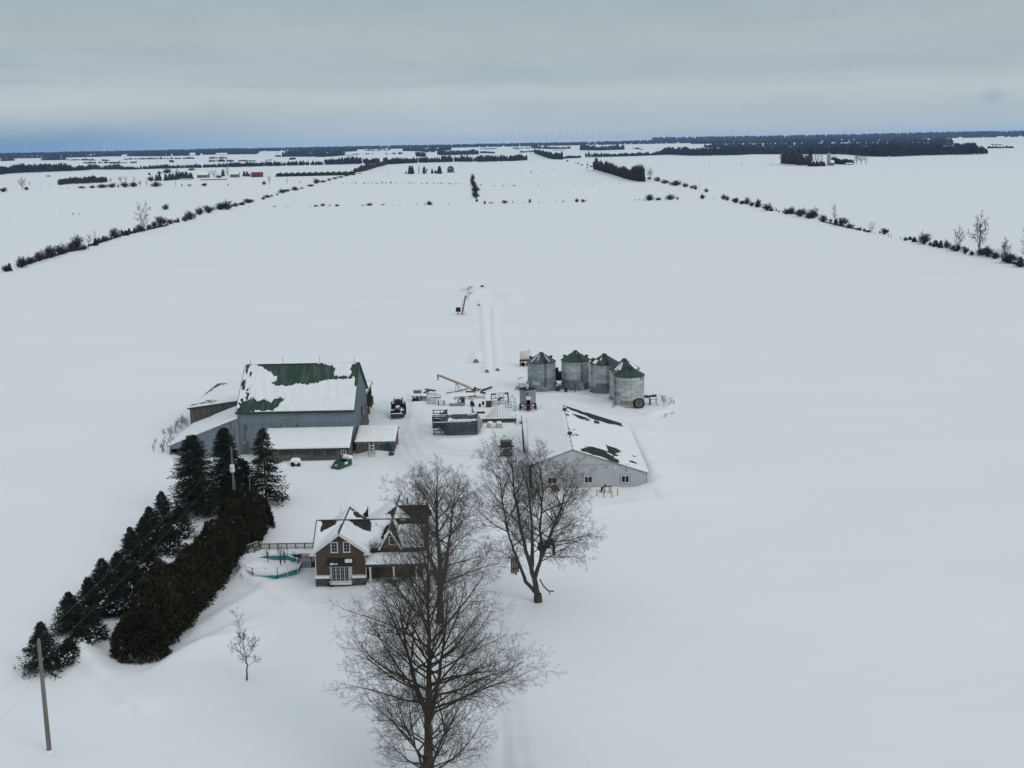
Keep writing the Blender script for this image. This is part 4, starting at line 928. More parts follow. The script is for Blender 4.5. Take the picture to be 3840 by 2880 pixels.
# deck
dk = thing('deck', 'snow covered wooden deck with a brown railing between the pool and the house', 'deck', (-27.5, 137.6, 0))
mb = MB(); mb.box((-27.5, 136.05, .2), (7.0, 1.7, .72)); mb.box((-24.25, 133.9, .2), (2.3, 3.4, .70)); part(mb, 'platform', M['darkwood'], dk)
mb = MB(); mb.rbox((-27.5, 136.0, .62), (7.05, 1.75, .2), .08); mb.rbox((-24.25, 133.9, .61), (2.3, 3.4, .2), .08); part(mb, 'deck_snow', M['roofsnow'], dk)
ra, rb = np.array([-30.75, 136.8]), np.array([-23.3, 136.8]); mb = MB()
mb.bar((*ra, 1.38), (*rb, 1.38), .12, .07); mb.bar((*ra, .80), (*rb, .80), .08, .05)
for i in range(1, 62): q = ra + (rb - ra) * i / 62; mb.bar((*q, .78), (*q, 1.37), .045)
rl = part(mb, 'railing', M['brownmetal'], dk)
for i in range(8): q = ra + (rb - ra) * i / 7; mb = MB(); mb.bar((*q, .4), (*q, 1.42), .13); part(mb, 'railing_post', M['brownmetal'], dk)
mb = MB(); mb.bar((*ra, 1.38), (-31.2, 135.3, 1.36), .09); mb.bar((-31.2, 135.3, .2), (-31.2, 135.3, 1.42), .13)
for i in range(1, 12): q = ra + (np.array([-31.2, 135.3]) - ra) * i / 12; mb.bar((*q, .7), (*q, 1.36), .04)
part(mb, 'side_railing', M['brownmetal'], dk)
# privacy screen
t = thing('privacy_fence', 'dark vertical board fence with a lattice top between the house and the pool', 'fence', (-24.3, 131.9, 0))
x0, x1, yf = -25.3, -23.38, 131.9; mb = MB(); nb = 11; zt, zb = 1.72, 1.40
for i in range(nb): x = x0 + (x1 - x0) * (i + .5) / nb; mb.box((x, yf + .03 * (i % 2), .68), ((x1 - x0) / nb * .74, .03, 1.42))
part(mb, 'boards', M['darkwood'], t)
mb = MB()
for x in (x0, x1 - .5, x1): mb.box((x, yf, .7), (.09, .09, 2.1))
for z_ in (zt, zb): mb.box(((x0 + x1) / 2, yf, z_), (x1 - x0, .07, .05))
x = x0
while x < x1 - .1: mb.bar((x, yf - .02, zb), (min(x + .28, x1), yf - .02, zt), .03); mb.bar((min(x + .28, x1), yf + .02, zb), (x, yf + .02, zt), .03); x += .14
part(mb, 'lattice_frame', M['brownmetal'], t)
mb = MB()
for i in range(8): x = x0 + (x1 - x0) * (i + 1) / nb; mb.box((x - .015, yf - .04, .62 - .05 * (i % 3)), (.05, .05, 1.0 + .1 * (i % 2)))
mb.rbox(((x0 + x1) / 2, yf - .15, -.02), (x1 - x0, .3, .14), .05); part(mb, 'clinging_snow', M['roofsnow'], t)
# low white fence by the hedge
t = thing('picket_railing', 'low white railing running from the cedar hedge to the deck corner', 'fence', gp(930, 2075))
mb = MB(); pa_, pb_ = gp(882, 2092), gp(968, 2060)
for z_ in (.25, 1.05): mb.bar(pa_ + (0, 0, z_), pb_ + (0, 0, z_), .05)
for i in range(19): q = pa_ + (pb_ - pa_) * i / 18; mb.bar(q + (0, 0, -.2), q + (0, 0, 1.05), .03)
part(mb, 'rail', M['trim'], t)
t = thing('handrail', 'short grey handrail sticking out of the snow below the cedar hedge side of the pool', 'handrail', gp(893, 2150))
mb = MB(); q0, q1 = gp(876, 2134, .35), gp(907, 2150, .45); mb.bar(q0, q1, .06); mb.bar(q1, q1 - (0, 0, .9), .06); mb.bar(q0, q0 - (0, 0, .8), .06); part(mb, 'rail', M['steel'], t)

# ================================================================== GRAIN BINS
def grain_bin(lab, c, r, ze, zt, roofm, seed, band, rust=(), ladder=None, hoods=(), snow=None, hatch=True):
    rng = np.random.default_rng(seed); cx_, cy_ = c
    t = thing('grain_bin', lab, 'grain bin', (cx_, cy_, 0), 'steel grain bins behind the long shed')
    nr, npn, sub = 8, 9, 8; nseg = npn * sub; V, F, col = [], [], []
    zs = np.linspace(-.2, ze, nr + 1); off = rng.uniform(0, 2 * PI)
    tone = {}
    for i in range(nr):
        sh_ = (i % 2) * .5
        for k in range(npn): 
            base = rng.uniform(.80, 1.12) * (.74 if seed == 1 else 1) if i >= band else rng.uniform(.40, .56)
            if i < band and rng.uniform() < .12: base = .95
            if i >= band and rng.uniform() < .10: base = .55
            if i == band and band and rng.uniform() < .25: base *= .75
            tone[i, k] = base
        for q in range(4):   # corrugation rings inside a sheet course
            za, zb = zs[i] + (zs[i + 1] - zs[i]) * q / 4, zs[i] + (zs[i + 1] - zs[i]) * (q + .5) / 4
            zc = zs[i] + (zs[i + 1] - zs[i]) * (q + 1) / 4
            for z0_, z1_, r0, r1 in ((za, zb, r, r + .035), (zb, zc, r + .035, r)):
                o = len(V)
                for z_, rr in ((z0_, r0), (z1_, r1)):
                    for s_ in range(nseg): a_ = off + 2 * PI * s_ / nseg; V.append((cx_ + rr * math.cos(a_), cy_ + rr * math.sin(a_), z_))
                for s_ in range(nseg):
                    j = (s_ + 1) % nseg; F.append((o + s_, o + j, o + nseg + j, o + nseg + s_))
                    kk = int((s_ / sub + sh_)) % npn; tn = tone[i, kk]
                    seam = .72 if (s_ + sh_ * sub) % sub == 0 and rng.uniform() < .8 else 1.0
                    if q == 0 and z0_ == za and rng.uniform() < .5: seam *= .75
                    b_ = tn * seam; a_ = (off + 2 * PI * (s_ + .5) / nseg)
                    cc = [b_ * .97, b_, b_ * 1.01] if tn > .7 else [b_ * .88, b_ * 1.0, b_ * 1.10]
                    for (ra0, ra1, rz0, rz1) in rust:
                        da = (a_ + PI / 2 + PI) % (2 * PI) - PI
                        if ra0 < da < ra1 and rz0 < (z0_ + z1_) / 2 < rz1 and rng.uniform() < .75: cc = [b_ * 1.0, b_ * .72, b_ * .48]
                    col.append(cc)
    V.append((cx_, cy_, -.2))
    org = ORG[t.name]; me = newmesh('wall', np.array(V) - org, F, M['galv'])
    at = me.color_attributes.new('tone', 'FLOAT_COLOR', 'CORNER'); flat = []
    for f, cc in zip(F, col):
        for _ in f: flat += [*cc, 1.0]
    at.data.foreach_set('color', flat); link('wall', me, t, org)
    mb = MB(); mb.lathe([(r + .25, -.3), (r + .25, .08), (r + .02, .10)], 40, (cx_, cy_, 0)); part(mb, 'foundation', M['concrete'], t)
    mb = MB(); n = 28; re = r + .12; V = []; 
    for k in range(n * 2):
        a_ = PI * k / n; dz = .05 if k % 2 == 0 else 0
        V += [(cx_ + re * math.cos(a_), cy_ + re * math.sin(a_), ze - .03 + dz), (cx_ + .42 * math.cos(a_), cy_ + .42 * math.sin(a_), zt - .18 + dz * .3)]
    F = [(2 * k, 2 * ((k + 1) % (2 * n)), 2 * ((k + 1) % (2 * n)) + 1, 2 * k + 1) for k in range(2 * n)]; mb.add(V, F)
    mb.lathe([(re, ze - .14), (re + .03, ze - .05), (re, ze - .02)], 40, (cx_, cy_, 0))
    rf_ = part(mb, 'roof', roofm, t)
    mb = MB(); mb.lathe([(.44, 0), (.44, .12), (.5, .14), (.5, .2), (.2, .34), (0, .36)], 16, (cx_, cy_, zt - .22)); part(mb, 'cap', roofm, rf_)
    sl_ = (zt - .18 - ze) / (re - .42)
    for a_, rr in hoods:
        px_, py_ = cx_ + rr * math.cos(a_), cy_ + rr * math.sin(a_); pz = ze + (re - rr) * sl_
        mb = MB(); mb.lathe([(.22, -.1), (.22, .2), (.36, .22), (.36, .34), (.2, .45), (0, .47)], 12, (px_, py_, pz)); part(mb, 'roof_vent', M['dsteel'] if roofm != M['steel'] else M['steel'], rf_)
    if ladder is not None:
        a_ = ladder; mb = MB(); ux, uy = math.cos(a_), math.sin(a_); tx, ty = -uy, ux
        for s_ in (-.2, .2):
            mb.bar((cx_ + ux * (r + .16) + tx * s_, cy_ + uy * (r + .16) + ty * s_, .9), (cx_ + ux * (r + .16) + tx * s_, cy_ + uy * (r + .16) + ty * s_, ze), .05)
            mb.bar((cx_ + ux * (re) + tx * s_, cy_ + uy * re + ty * s_, ze + .08), (cx_ + ux * .5 + tx * s_, cy_ + uy * .5 + ty * s_, zt - .05), .05)
        for z_ in np.arange(1.0, ze, .3): mb.bar((cx_ + ux * (r + .16) + tx * -.2, cy_ + uy * (r + .16) + ty * -.2, z_), (cx_ + ux * (r + .16) + tx * .2, cy_ + uy * (r + .16) + ty * .2, z_), .04)
        for q in np.linspace(.05, .95, 9):
            rr = re + (.5 - re) * q; z_ = ze + .1 + (zt - .05 - ze - .08) * q
            mb.bar((cx_ + ux * rr - tx * .2, cy_ + uy * rr - ty * .2, z_), (cx_ + ux * rr + tx * .2, cy_ + uy * rr + ty * .2, z_), .05)
        part(mb, 'ladder', M['dsteel'], t)
    if hatch:
        a_ = -PI / 2 + hatch; rr = re * .8; ux, uy = math.cos(a_), math.sin(a_); mb = MB(); mb.box((cx_ + ux * rr, cy_ + uy * rr, ze + (re - rr) * sl_ + .09), (.6, .6, .12), a_); part(mb, 'roof_hatch', M['dsteel'], rf_)
    if snow:
        for (a0, a1, r0, r1, lab_) in snow:
            V, F = [], []; na, nrr = 10, 6
            for i in range(na + 1):
                for j in range(nrr + 1):
                    aa = a0 + (a1 - a0) * i / na; rr = r0 + (r1 - r0) * j / nrr; jag = 1 + .10 * rng.normal() * (j in (0, nrr))
                    rr = np.clip(rr * jag, .5, re + .02); edge_ = min(i, na - i, j, nrr - j) == 0
                    V.append((cx_ + rr * math.cos(aa), cy_ + rr * math.sin(aa), ze + (re - rr) * sl_ + (.02 if edge_ else .13)))
            for i in range(na):
                for j in range(nrr): q = i * (nrr + 1) + j; F.append((q, q + nrr + 1, q + nrr + 2, q + 1))
            m3 = MB(); m3.add(V, F); part(m3, 'roof_snow', M['roofsnow'], rf_, smooth_=True)
    return t
FR = -PI / 2
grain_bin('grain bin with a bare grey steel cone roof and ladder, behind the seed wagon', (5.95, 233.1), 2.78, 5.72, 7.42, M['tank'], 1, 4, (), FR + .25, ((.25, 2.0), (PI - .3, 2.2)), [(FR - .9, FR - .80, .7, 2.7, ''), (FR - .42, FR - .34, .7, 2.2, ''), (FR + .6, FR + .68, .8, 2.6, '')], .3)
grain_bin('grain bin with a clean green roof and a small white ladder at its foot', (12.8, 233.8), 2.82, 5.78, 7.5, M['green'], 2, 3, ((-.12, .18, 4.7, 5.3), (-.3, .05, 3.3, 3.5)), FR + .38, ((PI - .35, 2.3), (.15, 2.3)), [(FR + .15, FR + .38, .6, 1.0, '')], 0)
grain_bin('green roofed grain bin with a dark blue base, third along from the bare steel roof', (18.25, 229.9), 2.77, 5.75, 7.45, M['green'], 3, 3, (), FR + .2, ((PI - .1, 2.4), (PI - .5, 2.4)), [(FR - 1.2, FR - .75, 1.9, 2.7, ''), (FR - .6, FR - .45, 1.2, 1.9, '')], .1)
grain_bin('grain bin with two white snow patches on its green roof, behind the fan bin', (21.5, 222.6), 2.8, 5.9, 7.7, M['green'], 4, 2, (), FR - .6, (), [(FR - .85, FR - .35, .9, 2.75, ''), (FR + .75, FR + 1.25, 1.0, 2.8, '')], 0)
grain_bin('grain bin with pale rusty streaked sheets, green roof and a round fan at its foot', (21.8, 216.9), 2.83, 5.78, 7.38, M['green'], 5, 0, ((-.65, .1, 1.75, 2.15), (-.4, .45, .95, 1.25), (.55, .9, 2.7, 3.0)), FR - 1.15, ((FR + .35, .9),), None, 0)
# white ladder and post at the second bin
a, b = gp(2188, 1466), WY(2178, 1441, 231.0); mb = MB()
for s_ in (-.25, .25): mb.bar(a + (s_ - .1, 0, -.1), a + (s_ - .6, .9, 2.2), .10)
for k in range(4): mb.bar(a + (-.35 - .1 * k, .18 * k, .35 + .48 * k), a + (.15 - .1 * k, .18 * k, .35 + .48 * k), .10)
solo(mb, 'ladder', M['white'], 'small white ladder leaning on the second grain bin', 'ladder')
p = gp(2157, 1472); mb = MB(); mb.box(p + (0, 0, .7), (.16, .16, 1.9)); mb.box(p + (0, -.02, 1.45), (.24, .2, .35)); solo(mb, 'meter_post', M['dsteel'], 'thin dark post standing in front of the clean green roofed bin', 'post')
# fans and augers between the first two bins
p = gp(2093, 1466); t = thing('bin_fan', 'dark fan motor with a duct lying between the first two grain bins', 'fan', p)
mb = MB(); mb.lathe([(.2, -.35), (.5, -.32), (.55, -.1), (.55, .25), (.35, .4), (.2, .4)], 18, p + (0, 0, .5), (.9, -.4, 0)); part(mb, 'housing', M['dsteel'], t); mb = MB(); mb.box(p + (-.9, .6, .35), (1.0, .5, .5)); part(mb, 'duct', M['steel'], t); mb = MB(); mb.rbox(p + (0, 0, 1.07), (.5, .5, .12), .05); part(mb, 'snow_cap', M['roofsnow'], t)
p = gp(2122, 1470); t = thing('auger_motor', 'small dark motor on a stand at the foot of the clean green roofed bin', 'motor', p)
mb = MB(); mb.lathe([(.15, -.3), (.3, -.28), (.32, .2), (.2, .35), (0, .35)], 14, p + (0, 0, .65), (1, .2, 0)); mb.box(p + (0, 0, .2), (.6, .4, .5)); part(mb, 'motor', M['dsteel'], t); mb = MB(); mb.bar(p + (.35, 0, .6), p + (1.2, .2, .1), .12); part(mb, 'spout', M['steel'], t)
p = W(2097, 1452); p[1] = 237.0; p[0] *= 237 / 236.; t = thing('grain_cart', 'dark red cart with a black box seen through the gap between the first two bins', 'cart', (p[0], p[1], hz(p[0], p[1])))
mb = MB(); mb.box((p[0], 237, 2.0), (2.6, 1.6, 1.4)); mb.box((p[0] - .5, 237, 3.1), (.9, .8, .9)); part(mb, 'box', M['dsteel'], t)
mb = MB(); mb.box((p[0], 236.9, 1.15), (2.8, 1.8, .25)); mb.box((p[0] + 1.2, 236.5, 2.3), (.12, .12, 1.8)); part(mb, 'frame', M['dred'], t)
for x in (-.9, .9): mb = MB(); mb.lathe([(.2, -.12), (.45, -.12), (.5, 0), (.45, .12), (.2, .12)], 16, (p[0] + x, 236.2, .5), (0, 1, 0)); part(mb, 'wheel', M['black'], t)
# round fan at the nearest bin
p = gp(2397, 1532); t = thing('aeration_fan', 'big round black fan with a snowy rim against the pale rusty streaked grain bin', 'fan', p)
ax = np.array([.28, -.94, .18]); mb = MB(); mb.lathe([(.55, -1.0), (.98, -.9), (1.0, 0), (1.06, .05), (1.06, .12), (.86, .12), (.84, -.25), (0, -.28)], 28, p + (0, .3, .95), ax); part(mb, 'housing', M['black'], t)
mb = MB(); mb.lathe([(.62, .1), (.72, .16), (.76, .12), (.76, -.1), (.62, -.1), (.62, .1)], 28, p + (0, .3, .95), ax); part(mb, 'inlet_ring', M['chrome'], t)
mb = MB(); mb.lathe([(0, .1), (.22, .06), (.24, -.15), (0, -.18)], 14, p + (0, .3, .95), ax)
for k in range(6):
    a_ = k * PI / 3; mb.bar(p + (.2 * math.cos(a_), .26, .95 + .2 * math.sin(a_)), p + (.62 * math.cos(a_), .3, .95 + .62 * math.sin(a_)), .16, .03)
part(mb, 'blades', M['steel'], t)
V, F = [], []
for i in range(9):
    a_ = rad(40 + 100 * i / 8)
    for j in range(4): yy = -.05 + .95 * j / 3; rr = 1.03 + (.1 if 0 < i < 8 and 0 < j < 3 else 0.01); V.append(p + (rr * math.cos(a_) - .28 * (yy - .1), .3 + yy, .95 + rr * math.sin(a_) - .1 * yy))
for i in range(8):
    for j in range(3): q = i * 4 + j; F.append((q, q + 4, q + 5, q + 1))
mb = MB(); mb.add(V, F); part(mb, 'rim_snow', M['roofsnow'], t, smooth_=True)
for s_ in (-1, 1): pass
# stand and debris beside it
p = gp(2438, 1520); t = thing('metal_stand', 'grey metal frame stand in the snow beside the round fan', 'stand', p)
mb = MB()
for x, yy in ((0, 0), (1.25, 0), (1.25, 1.4), (0, 1.4)): mb.bar(p + (x, yy, -.2), p + (x, yy, 1.15), .10)
for a_, b_ in (((0, 0), (1.25, 0)), ((1.25, 0), (1.25, 1.4)), ((1.25, 1.4), (0, 1.4)), ((0, 1.4), (0, 0))): mb.bar(p + (*a_, 1.15), p + (*b_, 1.15), .09)
part(mb, 'frame', M['steel'], t); mb = MB(); mb.box(p + (.05, .6, .6), (.25, 1.0, 1.0)); mb.bar(p + (1.25, 0, .1), p + (1.6, -.3, .0), .1); part(mb, 'side_panel', M['dsteel'], t); mb = MB(); mb.rbox(p + (.62, .75, 1.22), (1.1, 1.3, .1), .04); part(mb, 'snow_cap', M['roofsnow'], t)
p = gp(2425, 1490); mb = MB(); rg = random.Random(3)
for k in range(16):
    q = p + (rg.uniform(-.4, 1.8), rg.uniform(-.3, .3), rg.uniform(0, .35)); mb.box(q, (rg.uniform(.25, .6), rg.uniform(.2, .5), rg.uniform(.15, .35)), rg.uniform(0, 3))
solo(mb, 'scrap_heap', M['dsteel'], 'low black scrap heap poking from the snow behind the round fan', 'scrap heap')
mb = MB(); q0, q1 = gp(2297, 1530), gp(2306, 1510); mb.bar(q0, q1 + (.2, .2, 1.1), .1); mb.bar(q0 + (.5, .2, 0), q1 + (.2, .2, 1.1), .08); solo(mb, 'pole_brace', M['dsteel'], 'dark prop leaning on the foot of the pale rusty streaked bin', 'prop')
def Z2(x, y): return (1500 + x / 3.687, 1250 + y / 3.687)
def g2(x, y, lift=0.0): return gp(*Z2(x, y), lift)
SG = 'yard clutter'
# ================================================================== TRACTOR (faces the camera)
p = gp(1491, 1566); t = thing('tractor', 'black tractor with a red cab roof and front blade facing the house', 'tractor', p)
def at(x, y, z): return p + np.array([x, y, z])
def wheel(parent, c, R, w, rim='steel', name='wheel', ax=(1, 0, 0)):
    mb = MB(); n = 22; mb.lathe([(R * .55, -w / 2), (R * .9, -w / 2), (R, -w * .3), (R, w * .3), (R * .9, w / 2), (R * .55, w / 2), (R * .55, -w / 2)], n, c, ax)
    a = np.array(ax) / np.linalg.norm(ax)
    if R > .6:
        for k in range(n):
            th = 2 * PI * k / n; d = np.array([0, math.cos(th), math.sin(th)]) if abs(a[0]) > .9 else np.array([math.cos(th), 0, math.sin(th)])
            s_ = (-1) ** k; mb.bar(np.array(c) + d * R * 1.0 + a * s_ * w * .02, np.array(c) + d * R * 1.0 + a * s_ * w * .45, .09, .07)
    o = part(mb, name, M['black'], parent); m2 = MB(); m2.lathe([(0, -w * .18), (R * .56, -w * .3), (R * .56, w * .3), (0, w * .18)], 18, c, ax); part(m2, 'rim', M[rim], o); return o
for x in (-1.02, 1.02):
    wheel(t, at(x, 2.6, .92), .95, .62); wheel(t, at(x * .95, 0.25, .66), .70, .50)
mb = MB(); mb.rbox(at(0, .95, 1.45), (.86, 2.3, .85), .12); mb.box(at(0, 1.2, .9), (.6, 3.2, .5)); mb.rbox(at(0, -.15, 1.3), (.8, .3, .9), .1); bd = part(mb, 'hood', M['dsteel'], t)
mb = MB(); mb.rbox(at(0, .7, 1.92), (.62, 1.5, .13), .05); part(mb, 'hood_snow', M['roofsnow'], bd)
mb = MB(); mb.box(at(0, -.31, 1.35), (.62, .03, .62)); part(mb, 'grille', M['black'], bd)
for x in (-.27, .27): mb = MB(); mb.rbox(at(x, -.33, 1.68), (.2, .05, .14), .02); part(mb, 'headlight', M['lamp'], t)
mb = MB()
for x, y in ((-.72, 1.75), (.72, 1.75), (-.72, 3.2), (.72, 3.2)): mb.bar(at(x, y, 1.5), at(x * .93, y, 2.85), .09)
mb.box(at(0, 2.5, 1.55), (1.5, 1.5, .2)); cab = part(mb, 'cab', M['black'], t)
mb = MB(); mb.box(at(0, 1.73, 2.2), (1.3, .03, 1.2)); mb.box(at(0, 3.18, 2.2), (1.3, .03, 1.2)); part(mb, 'cab_glass', M['glass'], cab)
mb = MB(); mb.rbox(at(0, 2.45, 2.97), (1.62, 1.75, .24), .08); rf_ = part(mb, 'cab_roof', M['red'], cab)
mb = MB(); mb.rbox(at(0, 2.4, 3.11), (1.2, 1.3, .09), .04); part(mb, 'roof_snow', M['roofsnow'], cab)
for x in (-.55, .55): mb = MB(); mb.rbox(at(x, 1.56, 2.98), (.22, .08, .14), .02); part(mb, 'work_light', M['lamp'], cab)
mb = MB(); mb.lathe([(.06, 0), (.08, .1), (0, .2)], 10, at(.1, 2.3, 3.15)); part(mb, 'beacon', M['red'], cab)
for s_ in (-1, 1):
    mb = MB(); mb.bar(at(s_ * .72, 1.75, 2.65), at(s_ * 1.15, 1.65, 2.6), .05); mb.rbox(at(s_ * 1.2, 1.65, 2.4), (.24, .1, .46), .03); part(mb, 'mirror', M['black'], t)
    mb = MB(); mb.rbox(at(s_ * 1.02, 2.4, 1.92), (.66, 1.5, .10), .04); part(mb, 'fender', M['black'], t)
    mb = MB(); mb.bar(at(s_ * .5, 1.6, 1.75), at(s_ * .55, -.2, 1.55), .12, .2); mb.bar(at(s_ * .55, -.2, 1.55), at(s_ * .6, -1.0, .6), .12, .2); part(mb, 'loader_arm', M['dsteel'], t)
mb = MB(); mb.tube(at(-.88, 1.5, 1.6), at(-.88, 1.5, 2.9), .06, .06, 8); part(mb, 'exhaust', M['black'], t)
mb = MB(); mb.slab([at(-1.15, -1.25, .25), at(1.15, -1.25, .25), at(1.15, -1.1, .95), at(-1.15, -1.1, .95)], (0, .12, .02)); mb.box(at(0, -.9, .35), (2.25, .7, .08)); bl = part(mb, 'blade', M['dsteel'], t)
mb = MB(); mb.rbox(at(0, -1.08, 1.0), (2.2, .22, .09), .03); part(mb, 'blade_snow', M['roofsnow'], bl)
for s_ in (-1, 1): mb = MB(); mb.rbox(at(s_ * .9, .2, 1.4), (.5, .8, .07), .03); part(mb, 'fender_snow', M['roofsnow'], t)

# ================================================================== PICKUP TRUCK (faces the camera)
p = gp(1898, 1712); t = thing('pickup_truck', 'dark bronze pickup truck parked beside the long shed behind the split trunk tree', 'truck', p)
mb = MB()
def prof(xs_, w0, w1):
    """side profile (y, z) lofted across the width with a tuck-in at the top"""
    n = len(xs_); V = []
    for s_, in ((-1,), (1,)):
        for y_, z_, tk in xs_: V.append(at(s_ * (w0 / 2 - tk), y_, z_))
    F = [tuple(range(n - 1, -1, -1)), tuple(range(n, 2 * n))] + [(k, (k + 1) % n, n + (k + 1) % n, n + k) for k in range(n)]
    return V, F
V, F = prof([(-.05, .42, .04), (-.12, .75, .02), (-.02, 1.10, .05), (1.15, 1.24, .05), (1.22, 1.26, .04), (5.5, 1.28, .04), (5.55, .55, .03), (5.4, .42, .04)], 1.98, 1.9); mb.add(V, F); body = part(mb, 'body', M['bronze'], t)
mb = MB(); V, F = prof([(1.15, 1.22, .06), (1.95, 1.88, .22), (3.4, 1.90, .22), (3.6, 1.24, .06)], 1.96, 1.9); mb.add(V, F); cb = part(mb, 'cab', M['bronze'], t)
def wpt(x, q): return at(x, 1.15 + .8 * q, 1.22 + .66 * q)
mb = MB(); mb.slab([wpt(-.80, .12), wpt(.80, .12), wpt(.70, .92), wpt(-.70, .92)], (0, -.02, .02)); part(mb, 'windshield', M['glass'], cb)
for s_ in (-1, 1): mb = MB(); mb.slab([at(s_ * .90, 1.6, 1.30), at(s_ * .90, 3.4, 1.30), at(s_ * .80, 3.3, 1.80), at(s_ * .80, 2.0, 1.80)], (s_ * .02, 0, 0)); part(mb, 'side_window', M['glass'], cb)
mb = MB(); mb.rbox(at(0, -.12, .86), (1.1, .08, .36), .04); gr = part(mb, 'grille', M['black'], body)
mb = MB(); mb.box(at(0, -.17, .86), (1.1, .03, .06)); mb.box(at(0, -.17, .99), (1.12, .03, .04)); mb.box(at(0, -.17, .73), (1.12, .03, .04)); part(mb, 'grille_bar', M['chrome'], body)
for s_ in (-1, 1):
    mb = MB(); mb.rbox(at(s_ * .75, -.12, .90), (.36, .08, .26), .03); part(mb, 'headlight', M['lamp'], t)
    mb = MB(); mb.rbox(at(s_ * 1.12, 1.5, 1.28), (.26, .12, .24), .03); mb.bar(at(s_ * .92, 1.55, 1.25), at(s_ * 1.1, 1.5, 1.25), .06); part(mb, 'mirror', M['black'], t)
    for y_ in (.95, 4.3): wheel(t, at(s_ * .86, y_, .38), .40, .27, 'chrome')
mb = MB(); mb.rbox(at(0, -.2, .52), (1.96, .18, .26), .05); mb.box(at(0, -.3, .53), (.32, .02, .13)); part(mb, 'bumper', M['chrome'], t)
mb = MB(); mb.rbox(at(0, 4.6, 1.24), (1.6, 1.8, .12), .05); part(mb, 'bed_snow', M['roofsnow'], t)
mb = MB(); mb.rbox(at(-.45, .4, 1.17), (.4, .3, .04), .015); mb.rbox(at(.5, .8, 1.21), (.35, .25, .04), .015); part(mb, 'hood_snow', M['roofsnow'], t)

# ================================================================== GREEN UTILITY BOX AND BURIED CART by the barn lean-to
p = gp(1282, 1750); t = thing('dump_trailer', 'dark green tapered dump box on the snow in front of the lean-to window', 'dump box', p)
cz, sz = math.cos(.55), math.sin(.55)
def lo(x, y, z): return p + np.array([x * cz + y * sz, -x * sz + y * cz, z])
mb = MB(); V = [lo(*q) for q in ((-.85, -1.7, .1), (.85, -1.7, .1), (.85, 1.4, .1), (-.85, 1.4, .1), (-.75, -.75, 1.0), (.75, -.75, 1.0), (.8, 1.5, 1.05), (-.8, 1.5, 1.05), (-.6, -.62, .95), (.6, -.62, .95), (.66, 1.36, 1.0), (-.66, 1.36, 1.0), (-.6, -.5, .45), (.6, -.5, .45), (.66, 1.3, .45), (-.66, 1.3, .45))]
mb.add(V, [(3, 2, 1, 0), (0, 1, 5, 4), (1, 2, 6, 5), (2, 3, 7, 6), (3, 0, 4, 7), (4, 5, 9, 8), (5, 6, 10, 9), (6, 7, 11, 10), (7, 4, 8, 11), (8, 9, 13, 12), (9, 10, 14, 13), (10, 11, 15, 14), (11, 8, 12, 15), (12, 13, 14, 15)]); part(mb, 'box', M['dgreen'], t)
mb = MB(); mb.slab([lo(-.25, -1.42, .38), lo(.2, -1.42, .38), lo(.2, -1.18, .62), lo(-.25, -1.18, .62)], lo(0, -.02, .012) - lo(0, 0, 0)); part(mb, 'yellow_decal', M['ybollard'], t); mb = MB(); mb.slab([lo(.855, -.3, .5), lo(.85, .4, .5), lo(.82, .4, .85), lo(.82, -.3, .85)], lo(.03, 0, 0) - lo(0, 0, 0)); part(mb, 'white_decal', M['trim'], t)
mb = MB(); mb.rbox(lo(0, 1.5, 1.2), (1.55, .9, .5), .15, -.55); part(mb, 'snow_cap', M['roofsnow'], t)
p = gp(1107, 1748); t = thing('garden_cart', 'snow buried garden cart in front of the weathered lean-to boards', 'cart', p)
mb = MB(); mb.rbox(p + (0, .5, .75), (1.5, 1.2, .8), .25); part(mb, 'snow_cap', M['roofsnow'], t); mb = MB(); mb.box(p + (0, .5, .4), (1.35, 1.1, .3)); part(mb, 'tub', M['dsteel'], t); wheel(t, p + (-.35, -.1, .3), .36, .25, 'steel', ax=(.5, .85, 0)); wheel(t, p + (.55, -.05, .25), .3, .22, 'steel', ax=(.5, .85, 0))

